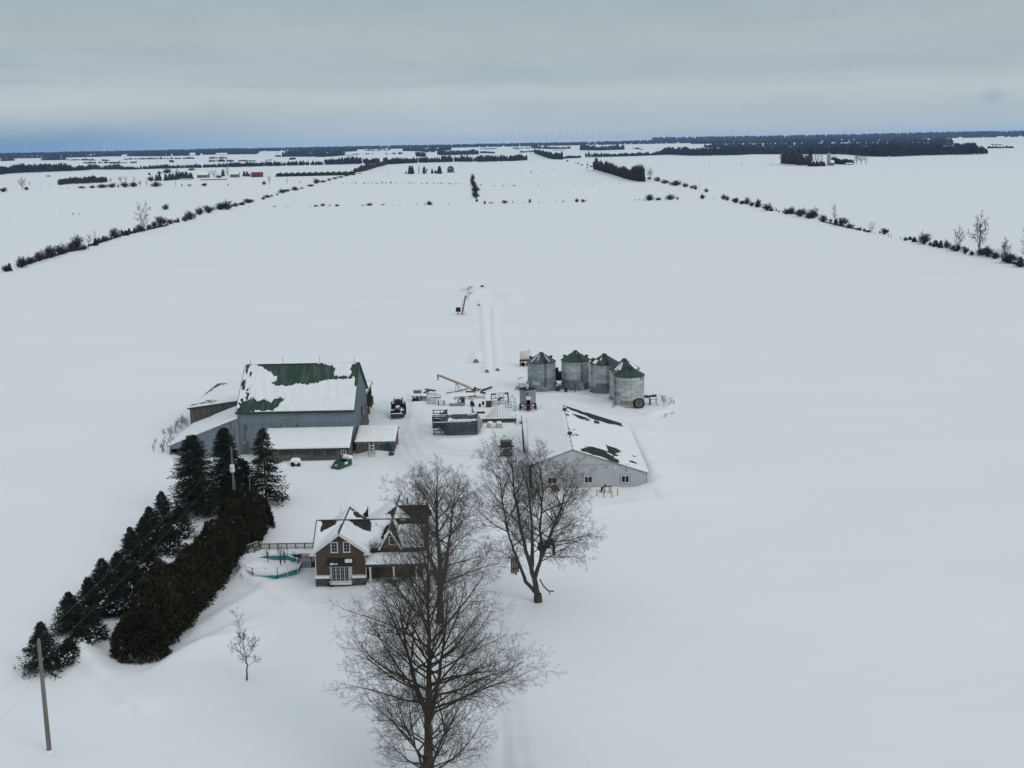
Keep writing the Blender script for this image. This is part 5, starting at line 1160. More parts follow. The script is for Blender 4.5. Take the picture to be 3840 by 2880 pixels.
# ================================================================== BIG HOPPER TANKS ON THEIR SIDES
def hopper(lab, X0, X1, Yf, snow_top, sc_=1.0):
    t = thing('hopper_tank', lab, 'hopper tank', ((X0 + X1) / 2, Yf + 1.2, 0), 'steel hopper bins lying on their sides')
    sec = [(0, -.1), (0, 2.35), (1.15, 3.5), (2.3, 2.35), (2.3, -.1)]; sec = [(Yf + y * sc_, z * sc_) for y, z in sec]; n = len(sec)
    mb = MB(); V = [(X0, y, z) for y, z in sec] + [(X1, y, z) for y, z in sec]
    mb.add(V, [(k, n + k, n + (k + 1) % n, (k + 1) % n) for k in range(n)])
    for x in (X0 + .03, X0 + 1.3, X0 + 2.6, X1 - .06):
        for k in (0, 1): mb.bar((x, sec[k][0] - .03, sec[k][1]), (x, sec[k + 1][0] - .03, sec[k + 1][1] + .03), .05, .05)
    mb.bar((X0, sec[1][0] - .06, sec[1][1]), (X1 + .05, sec[1][0] - .06, sec[1][1]), .09, .09)
    part(mb, 'body', M['tank'], t)
    mb = MB(); ap = (X1 + .95, Yf + 1.0, 1.75 * sc_); V = [(X1, y, z) for y, z in sec] + [ap]; mb.add(V, [(k, n, (k + 1) % n) for k in range(n)])
    for k in (1, 2): mb.bar((X1, *sec[k]), ap, .07)
    part(mb, 'end_cone', M['steel'], t)
    mb = MB(); c_ = (X0 - 1.6, Yf + 1.0, 1.9 * sc_); s4 = [(c_[0], c_[1] + a * .35, c_[2] + b * .4) for a, b in ((-1, -1), (-1, .6), (0, 1), (1, .6), (1, -1))]; V = [(X0, y, z) for y, z in sec] + s4
    mb.add(V, [(k, (k + 1) % n, n + (k + 1) % n, n + k) for k in range(n)]); mb.bar(c_, (c_[0] - .5, c_[1], c_[2] - .1), .6, .5); part(mb, 'hopper_cone', M['tank'], t)
    leg = []
    for y, z in ((Yf - .05, .35), (Yf - .05, 2.3), (Yf + 1.15, 3.3), (Yf + 2.3, 2.4), (Yf + 2.3, .4)):
        mb = MB(); mb.bar((X0 + 1.5, y, z * sc_), (X0 - 2.6, y, z * sc_), .14); part(mb, 'leg', M['tank'], t)
    mb = MB()
    for a, b in (((Yf, .35), (Yf, 1.6)), ((Yf, 2.3), (Yf + 1.15, 3.3)), ((Yf, .35), (Yf + 2.3, .4)), ((Yf + 1.15, 3.3), (Yf + 2.3, 2.4))): mb.bar((X0 - 2.4, a[0], a[1] * sc_), (X0 - 2.4, b[0], b[1] * sc_), .09); mb.bar((X0 - 1.2, a[0], a[1] * sc_), (X0 - 1.2, b[0], b[1] * sc_), .07)
    mb.bar((X0 - 2.4, Yf, .35), (X0 - .4, Yf, 2.2), .08)
    for k in range(5): mb.box((X0 - 1.1, Yf - .1, .5 + .3 * k), (1.3, .06, .05))
    part(mb, 'leg_brace', M['dsteel'], t)
    mb = MB(); mb.box((X0 - 2.1, Yf + .9, 1.75 * sc_), (1.0, 1.1, 1.0)); part(mb, 'chute', M['dsteel'], t)
    if snow_top:
        mb = MB(); d = np.array([0, -.05, .05]); mb.slab([(X0 + .1, sec[1][0] + .02, sec[1][1] + .03), (X1 - .1, sec[1][0] + .02, sec[1][1] + .03), (X1 - .1, sec[2][0], sec[2][1] + .04), (X0 + .1, sec[2][0], sec[2][1] + .04)], (0, -.07, .09)); mb.slab([(X0 + .1, sec[2][0], sec[2][1] + .04), (X1 - .1, sec[2][0], sec[2][1] + .04), (X1 - .1, sec[3][0], sec[3][1] + .04), (X0 + .1, sec[3][0], sec[3][1] + .04)], (0, .07, .09)); part(mb, 'snow_cover', M['roofsnow'], t)
    else:
        P0 = (X0 + .03, sec[1][0] + .02, sec[1][1] + .0)
        snow_cover('snow_patch', t, (X0 + .05, sec[1][0] - .04, sec[1][1] + .01), (X1 - X0 - .1, 0, 0), (0, sec[2][0] - sec[1][0], sec[2][1] - sec[1][1]), .07, snow=[[Z2(*q) for q in w_] for w_ in ([(650, 1195), (690, 1160), (715, 1180), (760, 1190), (1060, 1180), (1065, 1210), (650, 1215)], [(640, 1105), (750, 1100), (700, 1135), (645, 1140)], [(905, 1120), (1035, 1120), (960, 1138)])], thick=.07, mpp=.044, amp=2.0, seed=51)
        mb = MB(); mb.rbox(((X0 + X1) / 2, sec[2][0], sec[2][1] + .03), (X1 - X0 - .2, .3, .10), .04); mb.rbox(((X0 + X1) / 2 - .6, sec[1][0] - .06, sec[1][1] + .06), (X1 - X0 - 1.0, .16, .07), .03); part(mb, 'snow_ridge', M['roofsnow'], t)
    mb = MB()
    for i in range(5):
        x = X0 + (X1 - X0) * (i + .6) / 5.3
        for j in range(6): mb.box((x, Yf - .02, (.45 + .3 * j) * sc_), (.05, .05, .07))
        mb.box((x + .15, Yf - .02, 2.12 * sc_), (.55, .05, .04)); mb.box((x - .1, Yf - .02, .42 * sc_), (.6, .05, .035))
    part(mb, 'bolt_rows', M['steel'], t)
    mb = MB()
    for y, z in ((Yf - .05, 2.3), (Yf + 1.15, 3.3), (Yf + 2.3, 2.4)): mb.rbox((X0 - 1.3, y, z * sc_ + .1), (2.4, .15, .07), .03)
    part(mb, 'leg_snow', M['roofsnow'], t)
hopper('blue grey steel hopper tank on its side, the bare plated one facing the house', -11.0, -5.95, 195.3, False)
hopper('second hopper tank on its side, half buried and snow topped behind the first', -11.4, -7.0, 200.6, True, .92)

# ================================================================== LOW CONE-ROOFED BIN
cx_, cy_, r = -2.45, 207.3, 2.85; t = thing('low_bin', 'low bin with a snow striped cone roof above a brown plank wall', 'low bin', (cx_, cy_, 0))
zap = WY(1871, 1517, cy_)[2]; ze = WY(1871, 1587, cy_ - r)[2]; n = 22; V = []
for k in range(2 * n):
    a_ = PI * k / n; dz = .08 if k % 2 == 0 else 0; V += [(cx_ + r * math.cos(a_), cy_ + r * math.sin(a_), ze + dz), (cx_ + .25 * math.cos(a_), cy_ + .25 * math.sin(a_), zap - .12 + dz * .2)]
F = [(2 * k, 2 * ((k + 1) % (2 * n)), 2 * ((k + 1) % (2 * n)) + 1, 2 * k + 1) for k in range(2 * n)]; mb = MB(); mb.add(V, F); mb.lathe([(r, ze - .55), (r, ze)], 40, (cx_, cy_, 0)); rf_ = part(mb, 'cone_roof', M['tank'], t)
mb = MB(); rg = np.random.default_rng(7)
for k in range(n):
    a0_, a1_ = 2 * PI * (k + .08) / n, 2 * PI * (k + .93) / n; 
    end = r * (.99 if not (-.9 < ((a0_ + PI) % (2 * PI) - PI) < -.2) else rg.uniform(.62, .9)); P = []
    zr = lambda rr: zap - .12 + (ze - zap + .12) * (rr - .25) / (r - .25)
    for rr in (.3, .5 * (end + .3), end):
        for aa in (a0_, a1_): P.append((cx_ + rr * math.cos(aa), cy_ + rr * math.sin(aa), zr(rr) + .12))
    mb.add(P, [(0, 1, 3, 2), (2, 3, 5, 4)])
part(mb, 'snow_strips', M['roofsnow'], rf_)
mb = MB(); mb.lathe([(.3, 0), (.3, .18), (.12, .26), (0, .26)], 14, (cx_, cy_, zap - .16)); part(mb, 'cap', M['steel'], rf_)
yb = cy_ - r - .35; a, b = W(1808, 1585), W(1934, 1589); x0, x1 = a[0], b[0]; mb = MB()
for k in range(4): mb.box(((x0 + x1) / 2, yb, .02 + .22 * k), (x1 - x0, .10, .21))
mb.box((x1 + .05, yb + 1.2, .4), (.1, 2.5, .95)); part(mb, 'plank_wall', M['brownwood'], t)
mb = MB(); mb.rbox(((x0 + x1) / 2, yb + .12, .86), (x1 - x0 + .1, .4, .12), .05); part(mb, 'wall_snow', M['roofsnow'], t)

# ================================================================== SEED WAGON (round tank on a red frame)
p = gp(1980, 1536); c = np.array([p[0], p[1] + .9, p[2]]); t = thing('seed_wagon', 'round grey seed wagon with an open black rim on a dark red wheeled frame', 'wagon', c)
zt = WY(1980, 1458, c[1])[2]; zb_ = WY(1980, 1513, c[1] - 1.4)[2]; r = 1.48
mb = MB(); pr_ = [(r, zb_)]
for k in range(1, 9): z_ = zb_ + (zt - zb_) * k / 8; pr_ += [(r + .03, z_ - (zt - zb_) / 16), (r, z_)]
mb.lathe(pr_ + [(r - .06, zt - .0), (r - .06, zt - .9), (0, zt - .92)], 40, (c[0], c[1], 0)); tk = part(mb, 'tank', M['steel'], t)
mb = MB(); mb.lathe([(r + .03, zt - .02), (r + .05, zt + .05), (r - .10, zt + .05), (r - .16, zt - .25), (r - .06, zt - .3)], 40, (c[0], c[1], 0)); part(mb, 'rim', M['black'], tk)
mb = MB(); mb.lathe([(r - .1, zt - .9), (r - .1, zt - .3)], 40, (c[0], c[1], 0)); part(mb, 'lining', M['black'], tk)
mb = MB(); mb.lathe([(r, zb_), (.3, zb_ - .75)], 24, (c[0], c[1], 0)); part(mb, 'funnel', M['dred'], t)
q = WY(1978, 1475, c[1] - r); mb = MB(); mb.box((q[0], c[1] - r - .05, q[2]), (.5, .05, .14)); mb.box((q[0] - .1, c[1] - r - .05, q[2] - .1), (.28, .05, .1)); part(mb, 'decal', M['black'], tk)
mb = MB()
for s_ in (-1, 1):
    for d_ in (-1, 1): mb.bar((c[0] + s_ * 1.25, c[1] + d_ * .8, .3), (c[0] + s_ * 1.3, c[1] + d_ * .8, zb_ + .1), .14)
    mb.bar((c[0] + s_ * 1.25, c[1] - .8, .55), (c[0] + s_ * .35, c[1] - .8, .75), .12); mb.bar((c[0] + s_ * 1.28, c[1] - .82, zb_ - .05), (c[0] + s_ * .4, c[1] - .9, zb_ - .75), .12)
    mb.bar((c[0] + s_ * 1.25, c[1] - .8, .5), (c[0], c[1] - 2.6, .35), .10)
part(mb, 'frame', M['dred'], t)
for s_ in (-1, 1):
    for d_ in (-.9, .9): wheel(t, (c[0] + s_ * 1.45, c[1] + d_, .42), .45, .3, 'dred')
q = c + (0.08, -1.75, 0); mb = MB(); mb.rbox((q[0], q[1], 1.75), (.84, .6, 1.35), .08); fan = part(mb, 'fan_housing', M['white'], t)
mb = MB(); mb.box((q[0], q[1] - .31, 1.62), (.78, .04, .98)); mb.lathe([(.33, 0), (.36, .06), (.3, .08), (.26, .0)], 20, (q[0], q[1] - .33, 1.65), (0, -1, 0)); part(mb, 'fan_grille', M['black'], fan)
mb = MB(); mb.rbox((q[0], q[1] + .03, 2.5), (.92, .7, .22), .09); part(mb, 'snow_cap', M['roofsnow'], fan)
mb = MB(); mb.rbox((q[0], q[1] - .1, .72), (.8, .8, .72), .05); part(mb, 'engine', M['black'], t)
mb = MB(); mb.box((q[0] - .25, q[1] - .45, .25), (.12, .9, .12)); mb.box((q[0] + .25, q[1] - .45, .25), (.12, .9, .12)); mb.box((q[0], q[1] - .55, .3), (.6, .1, .25)); mb.box((q[0], q[1] - .2, 1.08), (.86, .9, .07)); part(mb, 'hitch', M['red'], t)
a = WY(1976, 1455, c[1] + .2); b = WY(1980, 1437, c[1] + .2); mb = MB(); mb.tube((a[0], a[1], zt - .9), (b[0], b[1], b[2]), .18, .18, 10); part(mb, 'fill_pipe', M['white'], t); mb = MB(); mb.rbox((b[0], b[1], b[2] + .2), (.55, .55, .5), .1); part(mb, 'pipe_head', M['steel'], t)

# ================================================================== WHITE TANK TRAILER, WIRE TOTE
p = gp(1970, 1374); t = thing('tank_trailer', 'cream plastic tank on a dark red trailer behind the bare steel roofed bin', 'tank trailer', p)
mb = MB(); q = p + (.1, .9, 2.3); mb.lathe([(.0, -1.2), (.6, -1.18), (.95, -1.0), (1.05, -.5), (1.05, .5), (.95, 1.0), (.6, 1.18), (0, 1.2)], 20, q, (1, .15, 0)); mb.lathe([(.25, 0), (.25, .3), (0, .32)], 12, q + (.8, .1, .95)); part(mb, 'tank', M['plastic'], t)
mb = MB(); mb.box(p + (.1, .9, 1.2), (2.7, 1.9, .22)); 
for x in (-1.1, 1.2): mb.box(p + (x, .1, .55), (.2, .2, 1.3)); mb.box(p + (x, 1.6, .55), (.2, .2, 1.3))
mb.bar(p + (-1.1, .1, .9), p + (1.2, .1, .2), .1); part(mb, 'frame', M['dred'], t)
for x in (-.5, .6): wheel(t, p + (x, .3, .45), .48, .25, 'white', ax=(0, 1, 0))
def wire_tote(lab, p, w_, d_, h_, rot=0., full=False):
    t = thing('wire_tote', lab, 'tote', p); ca, sa = math.cos(rot), math.sin(rot)
    def q(x, y, z): return p + np.array([x * ca - y * sa, x * sa + y * ca, z])
    mb = MB()
    for i in range(7):
        f = -1 + 2 * i / 6
        for s_ in (-1, 1): mb.bar(q(f * w_ / 2, s_ * d_ / 2, .15), q(f * w_ / 2, s_ * d_ / 2, h_), .045); mb.bar(q(s_ * w_ / 2, f * d_ / 2, .15), q(s_ * w_ / 2, f * d_ / 2, h_), .045)
    for z_ in (.15, .4, .7, h_):
        for s_ in (-1, 1): mb.bar(q(-w_ / 2, s_ * d_ / 2, z_), q(w_ / 2, s_ * d_ / 2, z_), .05); mb.bar(q(s_ * w_ / 2, -d_ / 2, z_), q(s_ * w_ / 2, d_ / 2, z_), .05)
    part(mb, 'cage', M['steel'], t)
    mb = MB(); mb.box(q(0, 0, .05), (w_, d_, .16), rot); part(mb, 'pallet', M['darkwood'], t)
    mb = MB(); mb.rbox(q(0, 0, (h_ + .1) / 2), (w_ * .93, d_ * .93, h_ - .1 if full else .4), .1, rot); part(mb, 'inner_tank', M['steel' if full else 'roofsnow'], t)
    if full: mb = MB(); mb.rbox(q(0, 0, h_ + .05), (w_, d_, .12), .05, rot); part(mb, 'snow_cap', M['roofsnow'], t); mb = MB(); mb.box(q(w_ * .2, -d_ / 2 - .03, h_ * .55), (.22, .05, .24), rot); part(mb, 'label_plate', M['black'], t)
    return t
wire_tote('empty wire cage tote standing behind the round seed wagon', gp(1958, 1462), 1.25, 1.1, 1.25, .1)
wire_tote('grey caged tote with a snow cap beside the lumber racks', gp(1566, 1485), 1.3, 1.2, 1.25, -.15, True)
mb = MB(); p = gp(1953, 1424); mb.bar(p + (-.6, 0, .15), p + (0, .2, .5), .1); mb.bar(p + (0, .2, .5), p + (.5, .1, .42), .09); solo(mb, 'bent_pipe', M['dsteel'], 'bent pipe end poking from the snow beside the bare steel roofed bin', 'pipe')

# ================================================================== YELLOW AUGER
b = gp(1772, 1465); Yb = b[1]; tip = WY(1643, 1408, Yb + 1.0); t = thing('grain_auger', 'long faded yellow grain auger tilted up over the snowy scrap', 'auger', b)
mb = MB(); foot = b + (.3, -.2, .25); mb.tube(foot, tip, .16, .16, 10); part(mb, 'tube', M['yellow'], t)
d = (tip - foot) / np.linalg.norm(tip - foot); mb = MB(); mb.bar(foot + d * .8 + (0, -.05, .34), tip - d * .4 + (0, -.05, .26), .09)
for k in range(1, 8): q = foot + d * (.6 + k * .95); mb.bar(q, q + (0, -.05, .3), .06)
part(mb, 'truss', M['yellow'], t)
mb = MB(); mb.box(tip + d * .05, (.4, .4, .45)); mb.bar(tip + (-.08, 0, -.1), tip + (-.05, 0, -.95), .3, .3); part(mb, 'spout', M['steel'], t)
mb = MB(); q = foot + d * 3.9; 
for s_ in (-.5, .5): mb.bar(q, gp(1716, 1462) + (s_, s_, -.2), .08); mb.bar(q, gp(1722, 1461) + (s_ + .3, -s_, -.2), .06)
part(mb, 'prop_leg', M['steel'], t)
mb = MB(); mb.box(foot + (.1, 0, 0), (.8, .6, .35)); mb.box(foot + (.25, -.2, .35), (.5, .4, .4)); mb.bar(foot + (-.6, -.4, .1), foot + (.8, .4, .2), .14); part(mb, 'intake', M['rustiron'], t)
mb = MB(); mb.bar(foot + d * 1.5 + (0, 0, .19), tip - d * .6 + (0, 0, .19), .10, .03); part(mb, 'tube_snow', M['roofsnow'], t)

# ================================================================== RED AUGER far up the yard
b = gp(1732, 1181); t = thing('red_auger', 'red grain auger with a dark engine box standing alone in the field', 'auger', b)
tip = WY(1745, 1110, b[1] + 3); mb = MB(); mb.tube(b + (0, 0, .2), tip, .17, .17, 10); d = tip - b; part(mb, 'tube', M['red'], t)
mb = MB(); mb.bar(b + (.25, 0, .3), tip + (.2, 0, -.2), .07)
for k in range(1, 8): q = b + d * k / 8.5 + (0, 0, .15); mb.bar(q, q + (.24, 0, -.02), .06); 
for k in (3, 4.4, 5.8): q = b + d * k / 8.5; mb.bar(q, q + (-.6, 0, .05), .08); mb.bar(q + (-.6, 0, .05), q + (-.6, 0, .45), .09)
part(mb, 'truss', M['dred'], t)
mb = MB(); mb.rbox(b + (-1.05, .6, 1.5), (1.35, 1.2, 1.2), .1); part(mb, 'engine_box', M['black'], t)
mb = MB(); mb.bar(b + d * .3, b + (1.2, 1.0, .1), .09); mb.bar(b + d * .3, b + (-1.5, .9, .2), .09); mb.bar(b + (-1.6, .9, .4), b + (1.2, 1.0, .1), .09); mb.bar(b + (-1.7, .5, .3), b + (-.4, .5, .9), .1); part(mb, 'undercarriage', M['dred'], t)

# ================================================================== LUMBER, RACKS AND FRAMES
def stick(lab, pts, w_, m_, name, cat, lift=.18, grp=None, h_=None):
    mb = MB(); P = [g2(*q[:2], lift if len(q) < 3 else q[2]) for q in pts]
    for a_, b_ in zip(P[:-1], P[1:]): mb.bar(a_, b_, w_, h_ or w_)
    return solo(mb, name, M[m_], lab, cat, grp)
stick('long thin dark pole lying towards the barn below the yellow auger', [(640, 840), (770, 820), (940, 788, .35)], .16, 'dsteel', 'fallen_pole', 'pole')
stick('short thick log on the snow at the seed wagon end of the yellow auger', [(1128, 803, .2), (1270, 765, .35)], .3, 'darkwood', 'log', 'log')
stick('dark plank lying beyond the caged tote', [(350, 785), (488, 803)], .24, 'dsteel', 'plank', 'plank')
stick('dark plank end poking out beside the caged tote', [(330, 838), (405, 818, .4)], .28, 'dsteel', 'plank', 'plank')
stick('thin plank half under the snow between the tote and the lumber rack', [(345, 855), (400, 842)], .14, 'dsteel', 'plank', 'plank')
stick('dark beam lying under the foot of the yellow auger', [(915, 818), (1035, 825)], .26, 'darkwood', 'timber', 'timber')
stick('bent beam lying below the foot of the yellow auger', [(960, 852), (1040, 850), (1045, 835)], .16, 'dsteel', 'timber', 'timber')
stick('beam on the snow below the short thick log', [(1112, 842), (1185, 828, .3)], .26, 'dsteel', 'timber', 'timber')
stick('short dark stake pointing up beside the yellow auger foot', [(1075, 785, .1), (1112, 812, .6)], .25, 'dsteel', 'stake', 'stake')
# long low rail frame
p = g2(755, 918); q = g2(1165, 908); t = thing('rail_frame', 'long low pipe rail frame lying across the snow below the auger', 'frame', p)
mb = MB(); o = np.array([0, 1.4, 0])
for a_, b_ in ((p, q), (p + o, q + o)): mb.bar(a_ + (0, 0, .25), b_ + (0, 0, .3), .10)
for k in range(5): e = p + (q - p) * k / 4; mb.bar(e + (0, 0, .25), e + o + (0, 0, .25), .08); 
for k in (0, 2, 4): e = p + (q - p) * k / 4; mb.bar(e + (0, 0, -.2), e + (0, 0, .45), .09)
part(mb, 'pipe', M['dsteel'], t)
# lumber rack / wagon beside tote
p = g2(170, 945); q = g2(395, 930); t = thing('lumber_rack', 'low dark rack of stacked lumber and pipes in front of the caged tote', 'rack', p)
mb = MB(); rg = random.Random(9)
for k in range(6): y_ = rg.uniform(0, 1.8); z_ = .25 + .12 * k; mb.bar(p + (rg.uniform(-.1, .4), y_, z_ + rg.uniform(-.03, .05)), q + (rg.uniform(-1.4, .6), y_ + rg.uniform(-.3, .3), z_), .13, .10)
part(mb, 'lumber', M['darkwood'], t)
mb = MB()
for x in (.1, .9, 1.7): mb.bar(p + (x, 0, -.2), p + (x, 0, 1.15), .14); mb.bar(p + (x, 1.6, -.2), p + (x, 1.6, 1.1), .14)
mb.bar(p + (0, 0, 1.0), p + (2.0, 0, 1.05), .12); mb.bar(p + (0, 1.6, 1.0), q + (1.5, 2.2, .9), .1); part(mb, 'rack_post', M['rustiron'], t)
mb = MB(); mb.rbox(p + (1.3, .9, 1.14), (2.9, 1.9, .14), .06); part(mb, 'snow_cap', M['roofsnow'], t)
wheel(t, p + (.35, -.15, .3), .33, .2, 'steel', ax=(.3, 1, 0)); wheel(t, p + (1.0, -.2, .3), .33, .2, 'steel', ax=(.3, 1, 0))
def gate(lab, p, q, h_, rails, posts, m_='steel', lean=0.0, snow=False):
    t = thing('gate_panel', lab, 'gate', (p + q) / 2); mb = MB(); L_ = np.array([0, lean, 0])
    for k in range(rails): z_ = .1 + (h_ - .1) * k / (rails - 1); mb.bar(p + (0, 0, z_) + L_ * z_, q + (0, 0, z_) + L_ * z_, .08)
    for k in range(posts): e = p + (q - p) * k / (posts - 1); mb.bar(e + (0, 0, -.15), e + (0, 0, h_) + L_ * h_, .08)
    part(mb, 'bars', M[m_], t); return t
gate('low four rail gate panel standing half buried beside the lumber rack', g2(330, 940), g2(555, 945), .75, 4, 4)
gate('faint gate panel laid low in the snow below the lumber rack', g2(360, 968), g2(500, 968), .5, 3, 4)
gate('thin pipe gate standing behind the lumber rack', g2(430, 892), g2(560, 890), .55, 2, 3, 'dsteel')
# small table frame
p = g2(530, 998); t = thing('table_frame', 'small dark table frame standing behind the second hopper tank', 'table', p)
mb = MB(); mb.box(p + (.55, .4, .85), (1.35, .9, .1)); 
for x, y_ in ((-.0, 0), (1.1, 0), (0, .8), (1.1, .8)): mb.bar(p + (x, y_, -.1), p + (x, y_, .85), .16)
part(mb, 'frame', M['dsteel'], t); mb = MB(); mb.rbox(p + (.55, .4, .94), (1.25, .85, .1), .04); part(mb, 'snow_cap', M['roofsnow'], t)
# sled box with open cab-like frame
p = g2(690, 1006); t = thing('machine_frame', 'low white snowed flatbed with a dark angled cab frame behind the hopper tanks', 'machine frame', p)
mb = MB(); mb.box(p + (1.35, .6, .3), (2.9, 1.3, .45)); part(mb, 'flatbed', M['steel'], t); mb = MB(); mb.rbox(p + (.8, .6, .56), (1.7, 1.2, .14), .06); part(mb, 'snow_cap', M['roofsnow'], t)
mb = MB()
for y_ in (0, 1.2): mb.bar(p + (1.35, y_, .4), p + (1.9, y_, 1.35), .12); mb.bar(p + (1.9, y_, 1.35), p + (2.75, y_, 1.35), .1); mb.bar(p + (2.75, y_, 1.35), p + (2.75, y_, .3), .1)
mb.slab([p + (1.4, .3, .5), p + (1.4, 1.0, .5), p + (1.9, 1.0, 1.3), p + (1.9, .3, 1.3)], (.06, 0, 0)); mb.box(p + (2.4, .9, .85), (.7, .1, .7)); part(mb, 'cab_frame', M['dsteel'], t)
# tyres and small things
for (x, y_, R_, lab) in ((990, 998, .5, 'black tyre on edge behind the hopper tank end, taller of two'), (1013, 1010, .45, 'black tyre on edge behind the hopper tank end, nearer the low bin'), (1150, 985, .36, 'small tyre lying alone above the brown crate'), (1103, 1015, .36, 'small dark tyre tilted in the snow between hopper tanks and low bin')):
    p = g2(x, y_); mb = MB(); mb.lathe([(R_ * .55, -.12), (R_ * .95, -.12), (R_, 0), (R_ * .95, .12), (R_ * .55, .12), (R_ * .5, 0), (R_ * .55, -.12)], 18, p + (0, 0, R_ * .8), (.95, -.3, .1)); solo(mb, 'tyre', M['black'], lab, 'tyre', 'old tyres in the yard')
p = g2(990, 1080); t = thing('tank_ladder', 'upright rusty ladder frame at the back corner of the hopper tanks', 'ladder', p); mb = MB()
for x in (-.12, .22): mb.bar(p + (x, 0, -.2), p + (x + .1, .2, 2.4), .08)
for k in range(8): mb.bar(p + (-.1 + .01 * k, 0, .2 + .28 * k), p + (.25 + .01 * k, 0, .2 + .28 * k), .06)
part(mb, 'rails', M['dsteel'], t)
mb = MB(); p = g2(1110, 1108); 
for k in range(7): mb.box(p + (-.6 + .22 * k, .1 * (k % 3), .15 + .08 * (k % 2)), (.3, .4, .2), k)
solo(mb, 'brick_heap', M['dsteel'], 'little dark heap of blocks between the hopper tanks and the low bin', 'heap')
# hay feeder frame
p, q = g2(1270, 985), g2(1495, 965); t = thing('feeder_frame', 'big leaning hay feeder frame of grey bars behind the low cone roofed bin', 'feeder', (p + q) / 2)
H_ = 1.9; L_ = np.array([-.05, .9, 0]); mb = MB()
for k in range(5): e = p + (q - p) * k / 4; mb.bar(e + (0, 0, .05), e + (0, 0, H_) + L_ * H_ * .5, .07)
for z_ in (.1, .55, 1.05, H_): mb.bar(p + (0, 0, z_) + L_ * z_ * .5, q + (0, 0, z_) + L_ * z_ * .5, .07)
part(mb, 'bars', M['steel'], t)
mb = MB(); mb.bar(q + (.05, 0, .0), q + (.05, 0, H_) + L_ * H_ * .5, .22); mb.bar(p + (-.05, 0, .4), p + (-.05, 0, H_) + L_ * H_ * .5, .16); mb.bar(p + (0, .8, H_ * .95), p + (q - p) * .25 + (0, .8, H_ * .95), .25); mb.bar(p + (q - p) * .8 + (0, .8, H_ * .9), q + (0, .8, H_ * .9), .25); part(mb, 'end_post', M['dsteel'], t)
mb = MB(); mb.bar(p + (q - p) * .1 + (0, -.1, .45), p + (q - p) * .66 + (0, -.1, 1.25), .2, .28); part(mb, 'red_beam', M['dred'], t)
mb = MB(); 
for a_, b_, z0, z1 in ((.27, .5, .6, 1.75), (.52, .74, .6, 1.8), (.05, .25, .9, 1.4), (.3, .7, .1, .5)): e0, e1 = p + (q - p) * a_, p + (q - p) * b_; mb.slab([e0 + (0, .04, z0) + L_ * z0 * .5, e1 + (0, .04, z0) + L_ * z0 * .5, e1 + (0, .04, z1) + L_ * z1 * .5, e0 + (0, .04, z1) + L_ * z1 * .5], (0, .05, 0))
part(mb, 'caught_snow', M['roofsnow'], t)
p = g2(1228, 1022); t = thing('pallet_crate', 'brown slatted crate with a snowy slat lid behind the low bin', 'crate', p); mb = MB(); mb.box(p + (0, .4, .55), (1.05, .8, 1.1)); part(mb, 'crate', M['rustiron'], t); mb = MB()
for k in range(7): mb.box(p + (-.6 + .2 * k, .4, 1.17), (.08, 1.1, .09))
mb.box(p + (0, -.03, .55), (.5, .05, .6)); part(mb, 'slats', M['darkwood'], t); mb = MB()
for k in range(7): mb.rbox(p + (-.6 + .2 * k, .4, 1.24), (.08, 1.05, .06), .02)
part(mb, 'slat_snow', M['roofsnow'], t)
p = g2(1308, 1000); t = thing('grey_crate', 'pale grey ribbed crate with a snow cap beside the brown slatted crate', 'crate', p); mb = MB(); mb.box(p + (0, .4, .5), (1.05, .8, 1.0))
for k in range(8): mb.box(p + (-.48 + .137 * k, -.02, .5), (.05, .05, .95))
part(mb, 'crate', M['galv'] if False else M['white'], t); mb = MB(); mb.rbox(p + (0, .4, 1.06), (1.1, .9, .14), .05); part(mb, 'snow_cap', M['roofsnow'], t)
for (x0, y0, x1, y1, lab) in ((1205, 1308, 1290, 1318, 'snow heaped wire crate in front of the low bin, nearer the hopper tank'), (1325, 1310, 1412, 1312, 'snow heaped wire crate in front of the low bin, nearer the leaning mast')):
    p, q = g2(x0, y0), g2(x1, y1); t = thing('snow_crate', lab, 'crate', (p + q) / 2, 'snow heaped crates'); mb = MB()
    for z_ in (.12, .4, .68):
        mb.bar(p + (0, 0, z_), q + (0, 0, z_), .06); mb.bar(p + (0, 1.0, z_), q + (0, 1.0, z_), .06); mb.bar(p + (0, 0, z_), p + (0, 1.0, z_), .06); mb.bar(q + (0, 0, z_), q + (0, 1.0, z_), .06)
    for k in range(4): e = p + (q - p) * k / 3; mb.bar(e + (0, 0, -.1), e + (0, 0, .7), .06)
    part(mb, 'crate_wire', M['steel'], t); c_ = (p + q) / 2; L = np.linalg.norm(q - p); mb = MB(); mb.rbox(c_ + (0, .5, .35), (L * .94, .95, .7), .08); mb.rbox(c_ + (0, .5, .85), (L * .9, .9, .4), .18); part(mb, 'heaped_snow', M['roofsnow'], t)
gate('small wire gate standing between the low bin and the seed wagon', g2(1455, 1030), g2(1540, 1030), 1.2, 3, 3)
gate('narrow upright gate edge beside the low bin roof', g2(1575, 1062), g2(1605, 1090), 2.4, 4, 2, 'steel')
mb = MB(); p = g2(1520, 940); mb.bar(p + (0, 0, -.1), p + (.15, 0, .9), .08); mb.bar(p + (.15, 0, .9), p + (.5, 0, 1.2), .08); mb.bar(p + (.5, 0, 1.2), p + (.6, 0, .8), .1); solo(mb, 'pipe_hook', M['dsteel'], 'hooked pipe sticking up beyond the hay feeder frame', 'pipe')
